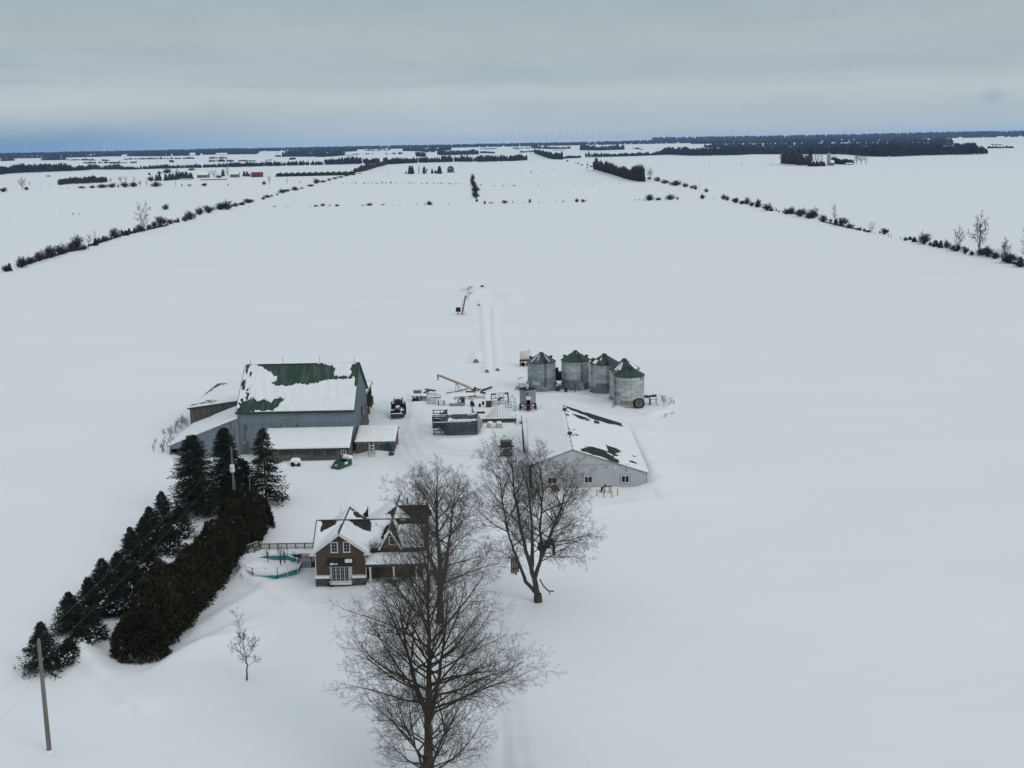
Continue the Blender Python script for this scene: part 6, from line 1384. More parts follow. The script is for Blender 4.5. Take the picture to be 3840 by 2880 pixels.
# leaning mast by the truck
b = W(1966, 1697); tip = WY(1955, 1558, b[1]); t = thing('leaning_mast', 'tall thin grey mast leaning beside the pickup truck', 'mast', b); mb = MB(); mb.tube(b - (0, 0, .3), b + (tip - b) * .55, .17, .13, 8); mb.tube(b + (tip - b) * .55, tip, .11, .06, 8); part(mb, 'pole', M['greywood'], t); mb = MB(); mb.bar(b + (.05, -.12, .1), b + (tip - b) * .6 + (.05, -.12, 0), .16, .1); part(mb, 'dark_conduit', M['dsteel'], t)

# ================================================================== SNOW-BURIED BALE ROWS beyond the yard
def bale_row(lab, pix, r, end=True, seed=1):
    P = [W(*q) for q in pix]; t = thing('bale_row', lab, 'bale row', P[0]); rg = np.random.default_rng(seed)
    # resample
    L = [0]
    for a_, b_ in zip(P[:-1], P[1:]): L.append(L[-1] + np.linalg.norm(b_ - a_))
    n = max(4, int(L[-1] / .6)); V, F = [], []; m = 15
    for i in range(n + 1):
        s_ = L[-1] * i / n; j = max(k for k in range(len(L)) if L[k] <= s_ + 1e-9); j = min(j, len(P) - 2); e = P[j] + (P[j + 1] - P[j]) * (s_ - L[j]) / (L[j + 1] - L[j])
        sag = 1 - .13 * abs(math.sin(s_ * PI / 1.6)) + .08 * float(vnoise(np.array([s_ / 3]), np.array([seed * 7.0]), 3)[0])
        if i == n: sag *= .4
        for k in range(m):
            a_ = PI * k / (m - 1); x = math.cos(a_); z_ = math.sin(a_) ** .9
            flare = 1 + 1.3 * (1 - math.sin(a_)) ** 3
            V.append(e + (x * r * flare, 0, z_ * r * .62 * sag - .12))
    for i in range(n):
        for k in range(m - 1): q = i * m + k; F.append((q, q + 1, q + m + 1, q + m))
    F.append(tuple(range(m - 1, -1, -1)))
    mb = MB(); mb.add(V, F); part(mb, 'snow_cover', M['roofsnow'], t, smooth_=True)
    if end:
        mb = MB(); c_ = P[0] + (0, -.02, 0); q = [c_ + (r * .50 * math.cos(PI * k / 12), -.05 + .06 * (k % 2), r * .72 * math.sin(PI * k / 12) - .08) for k in range(13)]; mb.slab(q, (0, .5, 0)); part(mb, 'straw_end', M['straw'], t)
    return t
bale_row('long snow buried bale row with a dark straw end facing the yellow auger', [(1826, 1397), (1824, 1340), (1820, 1270), (1816, 1200), (1812, 1150)], .95, True, 1)
bale_row('long snow buried bale row ending nearer the cream tank trailer', [(1866, 1391), (1864, 1330), (1858, 1265), (1857, 1205), (1852, 1150)], .9, True, 2)
bale_row('short snow drift over a round bale beside the long bale rows', [(1785, 1361), (1786, 1340), (1788, 1325)], 1.3, True, 3)
bale_row('little snow hump with a grey side at the far end of the bale rows', [(1796, 1147), (1800, 1130), (1803, 1118)], .9, True, 4)
mb = MB(); p = gp(1808, 1076); mb.box(p + (0, 0, .3), (.9, .6, .6), .4); solo(mb, 'dark_block', M['dsteel'], 'small dark block on the snow bank beyond the bale rows', 'block')

# ================================================================== GAS METER SET AND BOLLARDS
p = gp(2268, 1848); t = thing('gas_meter', 'dark gas meter pipework on legs inside four yellow bollards', 'gas meter', p); mb = MB()
mb.bar(p + (0, 0, 0), p + (0, 0, 1.0), .12); mb.bar(p + (.62, 0, 0), p + (.62, 0, .95), .10); mb.bar(p + (.88, .1, -.1), p + (.88, .1, 1.0), .10); mb.bar(p + (-.5, 0, .85), p + (.95, .05, .95), .12); mb.bar(p + (-.45, 0, -.1), p + (-.45, 0, .8), .12); part(mb, 'pipe', M['dsteel'], t)
mb = MB(); mb.rbox(p + (-.38, 0, .62), (.36, .3, .5), .06); mb.lathe([(.22, -.04), (.25, 0), (.22, .04), (0, .05)], 14, p + (.05, 0, 1.12)); mb.box(p + (-.62, 0, .32), (.34, .14, .14)); part(mb, 'meter', M['dsteel'], t)
for px, py, lab in ((2239, 1860, 'yellow bollard at the driveway end of the gas meter'), (2264, 1865, 'yellow bollard in front of the gas meter, beside the meter box'), (2294, 1865, 'yellow bollard in front of the gas meter, beside its last pipe leg'), (2316, 1858, 'yellow bollard standing apart at the field end of the gas meter')):
    p = gp(px, py); mb = MB(); mb.lathe([(.085, -.3), (.085, .93), (.07, .98), (.03, 1.0), (0, 1.0)], 12, p); solo(mb, 'bollard', M['ybollard'], lab, 'bollard', 'yellow bollards round the gas meter', loc=list(p))

# brown board in the snow under the split trunk tree's outer branches
p = gp(2082, 1850); mb = MB(); mb.slab([p + (-.75, .6, .75), p + (.1, .9, 1.0), p + (.75, .1, .35), p + (-.2, -.2, .2)], (0, 0, .06)); mb.bar(p + (-.6, .7, .7), p + (-1.0, 1.0, .8), .05); solo(mb, 'tilted_board', M['rustiron'], 'brown tilted board sticking out of the snow below the shed window', 'board')

# ================================================================== UTILITY POLES AND WIRES
b = W(185, 2818); b[2] = hz(b[0], b[1]); topf = WY(145, 2403, b[1]); t = thing('utility_pole', 'bare grey wooden utility pole at the driveway end of the spruce row', 'utility pole', b, 'utility poles')
mb = MB(); mb.tube(b - (0, 0, .5), b + (topf - b) * .5, .20, .175, 12); mb.tube(b + (topf - b) * .5, topf, .175, .145, 12); part(mb, 'pole', M['greywood'], t)
mb = MB(); mb.lathe([(.05, 0), (.09, .05), (.06, .12), (.09, .17), (0, .22)], 10, topf); mb.box(topf + (.16, 0, -1.6), (.1, .1, .18)); part(mb, 'insulator', M['steel'], t)
mb = MB(); mb.lathe([(.42, 0), (.32, .16), (.2, .24), (.0, .25)], 14, b - (0, 0, .08)); part(mb, 'base_snow', M['roofsnow'], t)
b2 = W(882, 1932); b2[2] = hz(b2[0], b2[1]); topm = WY(867, 1677, b2[1]); t = thing('utility_pole', 'wooden utility pole with a pale transformer can in front of the tall spruces', 'utility pole', b2, 'utility poles')
mb = MB(); mb.tube(b2 - (0, 0, .5), topm, .17, .12, 12); mb.tube(b2 + (.28, -.05, -.3), b2 + (topm - b2) * .52 + (.22, -.05, 0), .07, .06, 8); part(mb, 'pole', M['greywood'], t)
q = b2 + (topm - b2) * .70; mb = MB(); mb.lathe([(.0, -.5), (.3, -.48), (.33, -.42), (.33, .42), (.3, .48), (.08, .55), (0, .55)], 16, q + (.05, -.38, 0)); part(mb, 'transformer', M['white'], t); mb = MB(); mb.bar(q + (0, -.1, .3), q + (0, -.3, .3), .1); mb.lathe([(.04, 0), (.08, .08), (.04, .16), (0, .2)], 8, q + (.05, -.38, .5)); part(mb, 'bracket', M['steel'], t)
b3 = W(940, 1925); top3 = WY(935, 1780, b3[1]); t = thing('thin_post', 'thin grey post between the transformer pole and the sparse spruce', 'post', b3); mb = MB(); mb.tube(b3 - (0, 0, .4), top3, .09, .06, 8); part(mb, 'pole', M['greywood'], t)
def wire(lab, a_, b_, sag, r=.006):
    a_ = np.asarray(a_, float); b_ = np.asarray(b_, float); mb = MB(); n = 18; P = [a_ + (b_ - a_) * i / n - np.array([0, 0, sag * 4 * (i / n) * (1 - i / n)]) for i in range(n + 1)]
    for i in range(n): mb.tube(P[i], P[i + 1], r, r, 4, False)
    return solo(mb, 'power_line', M['steel'], lab, 'power line', 'overhead power lines')
o1 = WY(0, 2592, 66); wire('thin overhead wire from the bare pole top out past the driveway end', topf + (0, 0, .15), topf + (o1 - topf) * 1.0, .4); 
o2 = WY(0, 2702, 66); wire('lower overhead wire from the bare pole out past the driveway end', topf + (.15, 0, -1.6), o2, .4)
wire('overhead wire between the bare pole top and the transformer pole top', topf + (0, 0, .15), topm, .5); wire('lower overhead wire between the bare pole and the transformer pole', topf + (.15, 0, -1.6), topm + (0, 0, -1.6), .5)
# ================================================================== BIG BARE TREES
def grow(stems, limbs, rng, rb, dens=1.0, up=(0, .022, .024, .02, .01), maxl=4, rmin=.007):
    """stems: trunk lines; limbs: (stem, height, length, angle from vertical); every limb carries three further orders of side shoots"""
    S = []
    rat = {1: .46, 2: .50, 3: .52}; spc = {1: .34, 2: .21, 3: .15}; stp = {1: .55, 2: .36, 3: .26, 4: .22}; jit = {1: .055, 2: .075, 3: .09, 4: .10}
    def branch(p, d, L_, r, lv):
        n = max(3 if lv < 4 else 2, int(L_ / stp[lv])); st = L_ / n; pos = p; sp_ = spc.get(lv, 1) * (L_ / {1: 5.5, 2: 2.4, 3: 1.05, 4: 1}[lv]) ** .75; acc = rng.uniform(0, sp_); az = rng.uniform(0, 6.28)
        for i in range(n):
            t = i / n; d = d + np.array([0, 0, up[lv]]) + rng.normal(0, jit[lv], 3); d = d / math.sqrt(d @ d); q = pos + d * st
            r0, r1 = max(rmin, r * (1 - .86 * t)), max(rmin * .8, r * (1 - .86 * (i + 1) / n)); S.append((pos, q, r0, r1))
            if lv < maxl and t > (.16 if lv == 1 else .1):
                acc += st * dens
                while acc > sp_:
                    acc -= sp_; az += 2.4 + rng.uniform(-.4, .4)
                    a_ = np.array([0, 0, 1.0]) if abs(d[2]) < .9 else np.array([1.0, 0, 0]); u_ = np.cross(d, a_); u_ /= math.sqrt(u_ @ u_); w_ = np.cross(u_, d); sd_ = math.cos(az) * u_ + math.sin(az) * w_
                    th = rad(rng.uniform(30, 52)); d2 = d * math.cos(th) + sd_ * math.sin(th); cl = rat[lv] * L_ * (1.05 - .62 * t) * rng.uniform(.65, 1.2)
                    if cl > .14: branch(pos + d * st * rng.uniform(0, 1), d2, cl, max(rmin, r1 * .58), lv + 1)
            pos = q
    for k, line in enumerate(stems):
        P = [np.array(p, float) for p in line]; r_s = rb if k == 0 else rb * .62; n = len(P) - 1; fine = []
        for i in range(n):
            for j in range(4): fine.append(P[i] + (P[i + 1] - P[i]) * j / 4 + (rng.normal(0, .035, 3) if j else 0))
        fine.append(P[-1])
        for i in range(len(fine) - 1): f0, f1 = i / (len(fine) - 1), (i + 1) / (len(fine) - 1); S.append((fine[i], fine[i + 1], r_s * (1 - .88 * f0 ** .85), r_s * (1 - .88 * f1 ** .85)))
        dv = fine[-1] - fine[-3]; branch(fine[-1], dv / np.linalg.norm(dv), 2.6, r_s * .13, 2)
    for (k, z0, L_, ang, az) in limbs:
        line = stems[k]; zs_ = [q[2] for q in line]; p0 = np.array([np.interp(z0, zs_, [q[0] for q in line]), np.interp(z0, zs_, [q[1] for q in line]), z0]); th = rad(ang)
        branch(p0, np.array([math.sin(th) * math.cos(az), math.sin(th) * math.sin(az), math.cos(th)]), L_, .010 + .0105 * L_, 1)
    return S
def bare_tree(lab, base, stems, limbs, seed, rbase, bark='bark', dens=1.0, split=.045, name='bare_tree', rmin=.007, flare=True):
    rng = np.random.default_rng(seed); t = thing(name, lab, 'tree', base); S = grow(stems, limbs, rng, rbase, dens, rmin=rmin)
    A, B = np.array([s_[0] for s_ in S]), np.array([s_[1] for s_ in S]); RA, RB = np.array([s_[2] for s_ in S]), np.array([s_[3] for s_ in S]); big = RA > split
    ext = (B - A) * .06
    parts_ = [tubes_np((A - ext)[big], (B + ext)[big], RA[big], RB[big], 8)]
    if flare: parts_.append(tubes_np([(0, 0, -.5), (0, 0, .05)], [(0, 0, .05), (0, 0, .9)], np.array([rbase * 1.4, rbase * 1.22]), np.array([rbase * 1.22, rbase * .98]), 10))
    V, Q = join_np(parts_); link('trunk', npmesh('trunk', V, Q, M[bark], True), t, base)
    V, Q = tubes_np((A - ext * .5)[~big], (B + ext * .5)[~big], RA[~big], RB[~big], 3); link('crown', npmesh('crown', V, Q, M['twig']), t, base); return t
def limb_set(rng, stem, z0, z1, n, L0, L1, a0, a1, az0=0.0, sweep=2.4):
    return [(stem, z0 + (z1 - z0) * (i / (n - 1)) ** .9, (L0 + (L1 - L0) * (i / (n - 1)) ** 2.3) * rng.uniform(.8, 1.15), a0 + (a1 - a0) * i / (n - 1) + rng.uniform(-7, 7), az0 + sweep * i + rng.uniform(-.35, .35)) for i in range(n)]
rg_ = np.random.default_rng(77)
b = W(1606, 2874); b[2] = hz(b[0], b[1])
bare_tree('biggest bare maple of the driveway row with a very wide crown and thick brown trunk', b, [[(0, 0, -.2), (.1, .1, 3), (.25, .1, 6), (.4, .2, 9), (.4, .2, 13), (.5, .3, 18.0)], [(.05, 0, 3.4), (.8, .2, 6), (1.4, .3, 9.5), (1.9, .4, 13.5)], [(.1, 0, 4.4), (-.8, .2, 7), (-1.5, .3, 10.5), (-1.8, .4, 13.5)]],
          limb_set(rg_, 0, 4.4, 16.6, 30, 8.2, 3.8, 66, 28) + limb_set(rg_, 0, 4.8, 9.0, 10, 8.6, 8.2, 78, 60, .3, 3.0) + limb_set(rg_, 1, 5.2, 12.6, 11, 7.2, 3.4, 60, 32, -.8, 1.3) + limb_set(rg_, 2, 5.6, 12.6, 11, 7.2, 3.4, 60, 32, 2.2, 1.3), 11, .41, 'barkred', .92)
b = W(1650, 2335); b[2] = hz(b[0], b[1])
bare_tree('tall narrow bare maple behind the wide one in the driveway row, before the farmhouse porch', b, [[(0, 0, -.2), (.1, 0, 3), (.15, .1, 7), (.0, 0, 11), (.2, 0, 15)], [(.1, 0, 3), (.9, .3, 6.5), (1.4, .4, 10), (1.8, .4, 13)], [(.1, 0, 4), (-1.0, .3, 7.5), (-1.6, .4, 11), (-1.9, .4, 13)]],
          limb_set(rg_, 0, 4.0, 14, 20, 7.2, 3.6, 66, 30) + limb_set(rg_, 1, 6.0, 12.6, 11, 6.0, 3.6, 60, 30, -.6, 1.4) + limb_set(rg_, 2, 6.5, 12.6, 11, 6.0, 3.6, 60, 30, 2.2, 1.4), 12, .42, 'barkred', 1.05)
b = W(1602, 2990); b[2] = hz(b[0], b[1])
bare_tree('lowest bare tree at the bottom of the driveway row, its trunk forked low', b, [[(0, 0, -.2), (.1, 0, 2), (.3, .1, 4.4), (.4, .1, 7)], [(.1, 0, 1.6), (1.0, .2, 4.0), (2.0, .2, 6.6)], [(.1, 0, 1.5), (-.7, .2, 3.8), (-1.6, .3, 6.2)]],
          limb_set(rg_, 0, 2.0, 6.8, 11, 6.2, 3.0, 64, 32) + limb_set(rg_, 1, 2.4, 6.4, 10, 6.2, 2.9, 60, 30, -.6, 1.4) + limb_set(rg_, 2, 2.2, 6.0, 10, 6.2, 2.9, 60, 30, 2.4, 1.4), 13, .24, dens=.95)
b = W(2018, 2258); b[2] = hz(b[0], b[1]); TR = b.copy()
bare_tree('bare tree with a trunk split near the ground and boards nailed in its crown', b, [[(0, 0, -.2), (-.1, 0, 1.0), (-.35, 0, 2.6), (-1.0, 0, 5), (-1.7, .1, 8), (-2.3, .2, 12), (-2.6, .2, 15.6)], [(-.1, 0, .9), (-1.3, .2, 2.2), (-2.1, .3, 4.6), (-2.9, .4, 7), (-3.6, .6, 11), (-3.8, .7, 14)], [(-.35, 0, 2.6), (.4, 0, 5), (.3, .1, 8), (.7, .2, 12), (.3, .3, 15.2)], [(.4, 0, 5), (1.4, -.2, 7.5), (2.6, -.3, 10.5), (3.0, -.2, 12.5)], [(-.6, 0, 4), (-.5, .4, 8), (-1.0, .5, 14)]],
          limb_set(rg_, 0, 5, 14.8, 13, 5.8, 3.6, 56, 26) + limb_set(rg_, 1, 3.5, 13.4, 14, 5.8, 3.6, 64, 30, 1.9, 1.6) + limb_set(rg_, 2, 4.5, 14.4, 13, 6.2, 3.6, 62, 28, .3, 2.0) + limb_set(rg_, 3, 5.4, 12.2, 14, 5.8, 3.2, 70, 32, -1.2, 1.7) + limb_set(rg_, 4, 6.5, 13.4, 9, 4.0, 2.8, 46, 26) + limb_set(rg_, 3, 5.2, 8.5, 6, 5.4, 4.2, 88, 76, -.5, .5), 14, .40, 'bark', 1.15)
# boards nailed in that tree, and a fallen limb
mb = MB()
for k in range(5): mb.box(TR + np.array([.2 + .34 * k, .2 + .05 * (k % 2), 6.2 + .10 * k]), (.3, .08, .8 + .25 * (k % 2)), .1)
mb.bar(TR + (0, .3, 5.9), TR + (1.9, .3, 6.4), .14); mb.box(TR + np.array([1.75, .25, 5.7]), (.3, .08, 1.3)); solo(mb, 'tree_platform', M['darkwood'], 'weathered board platform nailed up in the split trunk tree', 'tree platform')
mb = MB()
for k in range(4): mb.box(TR + np.array([-2.75 + .22 * k, .35, 4.0 + .1 * (k % 2)]), (.2, .1, 1.7 + .2 * (k % 3)))
mb.bar(TR + (-2.8, .42, 3.6), TR + (-1.9, .42, 3.7), .12); solo(mb, 'tree_ladder', M['barkred'], 'mossy upright board panel hung on the lower limb of the split trunk tree', 'board panel')
mb = MB(); mb.path([TR + (.2, -.1, 2.6), TR + (.6, -.4, 1.9), TR + (1.1, -.5, 1.4), TR + (1.7, -.4, 1.3)], .07); mb.path([TR + (1.1, -.5, 1.4), TR + (1.3, -.8, 1.1)], .05); solo(mb, 'broken_limb', M['bark'], 'short broken limb hanging off the split trunk near its base', 'branch')
b = W(928, 2550); b[2] = hz(b[0], b[1])
bare_tree('thin bare sapling standing alone in the snow in front of the cedar hedge', b, [[(0, 0, -.2), (.03, 0, 1.2), (-.05, 0, 2.4), (-.15, 0, 4.2)]], limb_set(rg_, 0, 1.3, 3.9, 13, 1.9, 1.1, 52, 26), 15, .095, dens=1.2, split=.034, name='sapling', rmin=.0105, flare=False)
# shrubs by the pool and the house
for (px, py, h_, w_, lab, sd_) in ((1052, 2115, 3.4, 1.7, 'tall thin bare shrub rising inside the pool rail beside the deck', 1), (1005, 2104, 1.7, 1.0, 'small bare shrub at the teal pool edge below the deck railing', 2), (1068, 2112, 2.3, 1.4, 'bare shrub between the tall pool shrub and the privacy fence', 3), (1104, 2100, 1.2, .9, 'little bare shrub at the pool corner beside the privacy fence', 4)):
    p = W(px, py, .6); t = thing('bare_shrub', lab, 'shrub', (p[0], p[1], .55), 'bare shrubs round the pool'); V, Q = twig_bush(60 + sd_, 12, h_, w_, .012, 5, .3); link('stems', npmesh('stems', V, Q, M['twig']), t, (0, 0, 0))
for (px, py, h_, w_, lab, sd_) in ((1240, 2200, .8, 1.6, 'low bare bush in front of the bay window beside the red pot', 5), (1412, 2180, 1.0, 1.8, 'bare bush in front of the porch corner by the farmhouse gable', 6), (1460, 2195, 1.1, 2.2, 'spreading bare bush in front of the stone porch pier', 7), (1520, 2185, 1.1, 2.0, 'bare bush beside the dark red pot at the porch', 8)):
    p = gp(px, py); t = thing('bare_shrub', lab, 'shrub', p, 'bare bushes in front of the farmhouse'); V, Q = twig_bush(60 + sd_, 34, h_, w_, .012, 6, .6); link('stems', npmesh('stems', V, Q, M['twig']), t, (0, 0, 0))
p = gp(1415, 2060); t = thing('vine', 'bare climber twigs on the porch roof corner beside the dormer', 'climber', (-15.9, 127.0, 3.3)); V, Q = twig_bush(77, 26, 1.9, 2.2, .012, 6, .5); link('stems', npmesh('stems', V, Q, M['twig']), t, (0, 0, 0))

# ================================================================== TALL SPRUCES
def spruce(lab, px, py, tpx, tpy, r, seed, nbr, per, m_='spruce', group='tall spruces beside the barn', name='spruce', snow=0, **k):
    b_ = W(px, py); b_[2] = hz(b_[0], b_[1]); h_ = WY(tpx, tpy, b_[1])[2] - b_[2]
    t = thing(name, lab, 'spruce', b_, group); tr, fol, SP = conifer(h_, r, seed, nbr, per, **k)
    V = np.vstack(tr.V); link('trunk', newmesh('trunk', V, tr.F, M['bark']), t, b_)
    link('crown', npmesh('crown', fol[0], fol[1], M[m_]), t, b_)
    if snow:
        rng = np.random.default_rng(seed + 9); w_ = (SP[:, 3] > .25) & (SP[:, 4] > .35) & (SP[:, 0] * .7 - SP[:, 1] * .7 > r * .12) & (SP[:, 3] > .5)
        i = np.nonzero(w_)[0]; i = i[rng.uniform(size=len(i)) < snow]; P = SP[i, :3] + (0, 0, .07); D = np.stack([rng.normal(0, 1, len(i)), rng.normal(0, 1, len(i)), rng.normal(0, .15, len(i))], 1)
        V, Q = kites(P, D, rng.uniform(.18, .42, len(i)), rng.uniform(.06, .14, len(i)), rng); link('branch_snow', npmesh('branch_snow', V, Q, M['roofsnow']), t, b_)['kind'] = 'stuff'
    return t
spruce('dense tall spruce beside the open bay at the field end of the barn', 738, 1932, 748, 1626, 4.2, 1, 500, 64, thin=.5, leaf=.30, low=.06)
spruce('dense tall spruce behind the transformer pole, the tallest of the group', 858, 1900, 838, 1600, 3.4, 2, 480, 60, thin=.52, leaf=.30, low=.06)
spruce('shorter dark spruce squeezed between the transformer pole and the sparse spruce', 915, 1888, 918, 1715, 2.8, 3, 230, 42, thin=.5, leaf=.34)
spruce('sparse ragged spruce with snow showing through, beside the weathered lean-to', 1000, 1888, 993, 1602, 3.6, 4, 210, 38, thin=.66, gap=.22, leaf=.38, low=.03)
# the shorter row beyond the cedar hedge
ROW = [(615, 1995, 612, 1840, 2.0), (678, 2012, 672, 1893, 1.9), (568, 2040, 578, 1897, 1.8), (545, 2075, 552, 1937, 1.8), (640, 2080, 640, 1962, 1.7), (500, 2145, 513, 1974, 2.0), (562, 2160, 562, 2030, 1.8), (448, 2190, 455, 2068, 1.8), (508, 2235, 508, 2105, 1.7), (394, 2245, 396, 2091, 2.0), (455, 2300, 450, 2165, 1.7), (342, 2315, 341, 2162, 1.9), (268, 2365, 274, 2217, 1.9), (345, 2400, 338, 2275, 1.5), (168, 2512, 176, 2330, 2.0), (262, 2490, 259, 2393, 1.3), (312, 2440, 306, 2350, 1.2)]
RLAB = ['spruce with the tallest spire at the barn end of the spruce row', 'bushy spruce at the barn end of the row, next to the cedar hedge top', 'spruce just nearer than the tall spire one in the spruce row', 'fourth spruce from the barn end, on the field side of the row', 'snow dusted spruce on the hedge side near the barn end of the row', 'broad spruce in the middle of the row with a blunt double top', 'snow dusted spruce on the hedge side beside the broad blunt topped one', 'spruce on the field side just nearer than the broad blunt topped one', 'snow dusted middle spruce facing the gap to the cedar hedge', 'wide dark spruce halfway along the row on the field side', 'snow dusted spruce below the wide dark one, facing the cedar hedge', 'spruce on the field side before the last gap in the row', 'low broad spruce at the field corner before the last gap', 'small snow dusted spruce facing the near end of the cedar hedge', 'lone dark spruce behind the bare utility pole', 'small snowy spruce just beside the lone one behind the utility pole', 'smallest spruce tip sunk in the drift near the cedar hedge end']
for i, (q, lab) in enumerate(zip(ROW, RLAB)): spruce(lab, *q[:4], q[4] * 1.38, 30 + i, 230, 36, 'spruceb', 'spruces in the row beyond the cedar hedge', thin=.82, leaf=.27, snow=.10 if i in (1, 4, 6, 8, 10, 13, 15, 16) else .01)

# ================================================================== CEDAR HEDGE
p_n, p_f = np.array([-36.4, 108.1]), np.array([-34.0, 147.0]); t = thing('cedar_hedge', 'long tall brownish cedar hedge between the spruce row and the pool', 'hedge', (-35.2, 127, 0)); rng = np.random.default_rng(5)
Lh = np.linalg.norm(p_f - p_n); ax_ = (p_f - p_n) / Lh; lt_ = np.array([ax_[1], -ax_[0]])
def hedge_r(s, a):
    """half width and height of the lumpy hedge at distance s, angle a of the arch"""
    lump = .46 * vnoise(s / 2.4, a * 1.2, 3) + .30 * vnoise(s / 1.1, a * 2.6, 4) + .14 * vnoise(s / .55, a * 5, 6)
    end = np.sqrt(np.clip(np.minimum(s + .25, Lh - s + .25) / 2.4, 0, 1))
    w_ = (2.75 + .25 * np.sin(s / 5.5)) * (1 + lump * .8) * end; h_ = (4.9 + .35 * np.sin(s / 6 + 1) - .25 * smooth(24, 39, s) + .35 * np.cos(s * PI / 2.3)) * (1 + lump * .5) * (.55 + .45 * end)
    return w_, h_
def hedge_pt(s, a, k=1.0):
    w_, h_ = hedge_r(s, a); c_ = np.cos(a); x = np.sign(c_) * np.abs(c_) ** .72 * w_ * k * (1 - .12 * (np.sin(a) < .25)); z = np.abs(np.sin(a)) ** .8 * h_ * k
    xy = p_n + ax_ * s[:, None] + lt_ * x[:, None]; return np.stack([xy[:, 0], xy[:, 1], z], 1)
n = 46000; s_ = rng.uniform(0, Lh, n); a_ = rng.uniform(0, PI, n); k_ = rng.uniform(.84, 1.04, n); P = hedge_pt(s_, a_, 1.0); 
ctr = np.stack([(p_n + ax_ * s_[:, None])[:, 0], (p_n + ax_ * s_[:, None])[:, 1], np.full(n, 1.2)], 1); P = ctr + (P - ctr) * k_[:, None]; P[:, 2] += .05
D = (P - ctr); D /= np.linalg.norm(D, axis=1, keepdims=True); D = D * .7 + rng.normal(0, .55, (n, 3)) + np.array([0, 0, .35])
# rounded ends
m = 5200
for e_, d_ in ((p_n, -ax_), (p_f, ax_)):
    a2 = rng.uniform(-PI / 2, PI / 2, m); zz2 = rng.uniform(0, 1, m) ** .8; r_ = 2.6 * np.sqrt(np.clip(1 - zz2 ** 2.6, 0, 1)) * (1 + .15 * vnoise(a2 * 2.2, zz2 * 4, 9)) * rng.uniform(.85, 1.05, m)
    xy = e_ + d_ * (np.cos(a2) * r_ * .8 - 1.0 + 1.0)[:, None] * 1.0 + lt_ * (np.sin(a2) * r_)[:, None]; P2 = np.stack([xy[:, 0], xy[:, 1], zz2 * 4.4], 1); P = np.vstack([P, P2]); dd = np.stack([d_[0] * np.cos(a2) + lt_[0] * np.sin(a2), d_[1] * np.cos(a2) + lt_[1] * np.sin(a2), .5 + 0 * a2], 1); D = np.vstack([D, dd * .7 + rng.normal(0, .5, (m, 3))])
V, Q = kites(P, D, rng.uniform(.28, .62, len(P)), rng.uniform(.05, .12, len(P)), rng); link('foliage', npmesh('foliage', V - ORG[t.name], Q, M['cedar']), t, ORG[t.name])
ns_, na_ = 80, 18; S_, A_ = np.meshgrid(np.linspace(.6, Lh - .6, ns_), np.linspace(0, PI, na_), indexing='ij'); V = hedge_pt(S_.ravel(), A_.ravel(), .84); idx = np.arange(ns_ * na_).reshape(ns_, na_); Q = np.stack([idx[:-1, :-1], idx[1:, :-1], idx[1:, 1:], idx[:-1, 1:]], -1).reshape(-1, 4)
link('inner_growth', npmesh('inner_growth', V - ORG[t.name], Q, M['cedar'], True), t, ORG[t.name])
w_ = rng.uniform(size=n) < .006; P3 = P[:n][w_] + D[:n][w_] * .12; P3 = P3[P3[:, 2] > .3]; V, Q = kites(P3, rng.normal(0, 1, P3.shape), rng.uniform(.10, .22, len(P3)), rng.uniform(.04, .08, len(P3)), rng); link('caught_snow', npmesh('caught_snow', V - ORG[t.name], Q, M['roofsnow']), t, ORG[t.name])

# dry weeds
def weeds(lab, pts, n, h_, w_, seed, m_='weed'):
    rng = np.random.default_rng(seed); Vs = []
    P = [gp(*q) for q in pts]
    for k in range(n):
        j = rng.integers(0, len(P) - 1) if len(P) > 1 else 0; u = rng.uniform(); e = P[j] + (P[j + 1] - P[j]) * u if len(P) > 1 else P[0]; e = e + np.array([rng.normal(0, w_), rng.normal(0, w_), -.1])
        V, Q = twig_bush(seed * 100 + k, 7, h_ * rng.uniform(.5, 1.1), h_ * .8, .010, 3, .3); Vs.append((V + e, Q))
    V, Q = join_np(Vs); o = link('dry_weeds', npmesh('dry_weeds', V, Q, M[m_])); o['kind'] = 'stuff'; o['label'] = lab; o['category'] = 'weeds'
weeds('dry weed thicket along the far snow bank of the barn side lean-to', [(598, 1700), (625, 1650), (665, 1600), (715, 1565)], 70, 1.3, .7, 3)
weeds('dry weeds on the snow bank beside the red auger', [(1742, 1098), (1762, 1080)], 18, 1.4, .8, 4); weeds('second dry weed clump on the bank just behind the red auger tip', [(1752, 1125), (1768, 1100)], 18, 1.4, .7, 5)
weeds('faint dry weeds on the drift beyond the metal stand', [(2470, 1485), (2500, 1500), (2520, 1520)], 22, .9, .8, 6); weeds('thin weed line on the snow ridge beside the long shed', [(2490, 1562), (2528, 1545)], 12, .5, .3, 7); weeds('dry weeds beside the snow heaped crates and the low bin', [(1938, 1590), (1950, 1584)], 10, .8, .4, 8); weeds('dry weed tuft behind the empty wire cage tote', [(1935, 1462), (1942, 1458)], 8, .9, .3, 9)
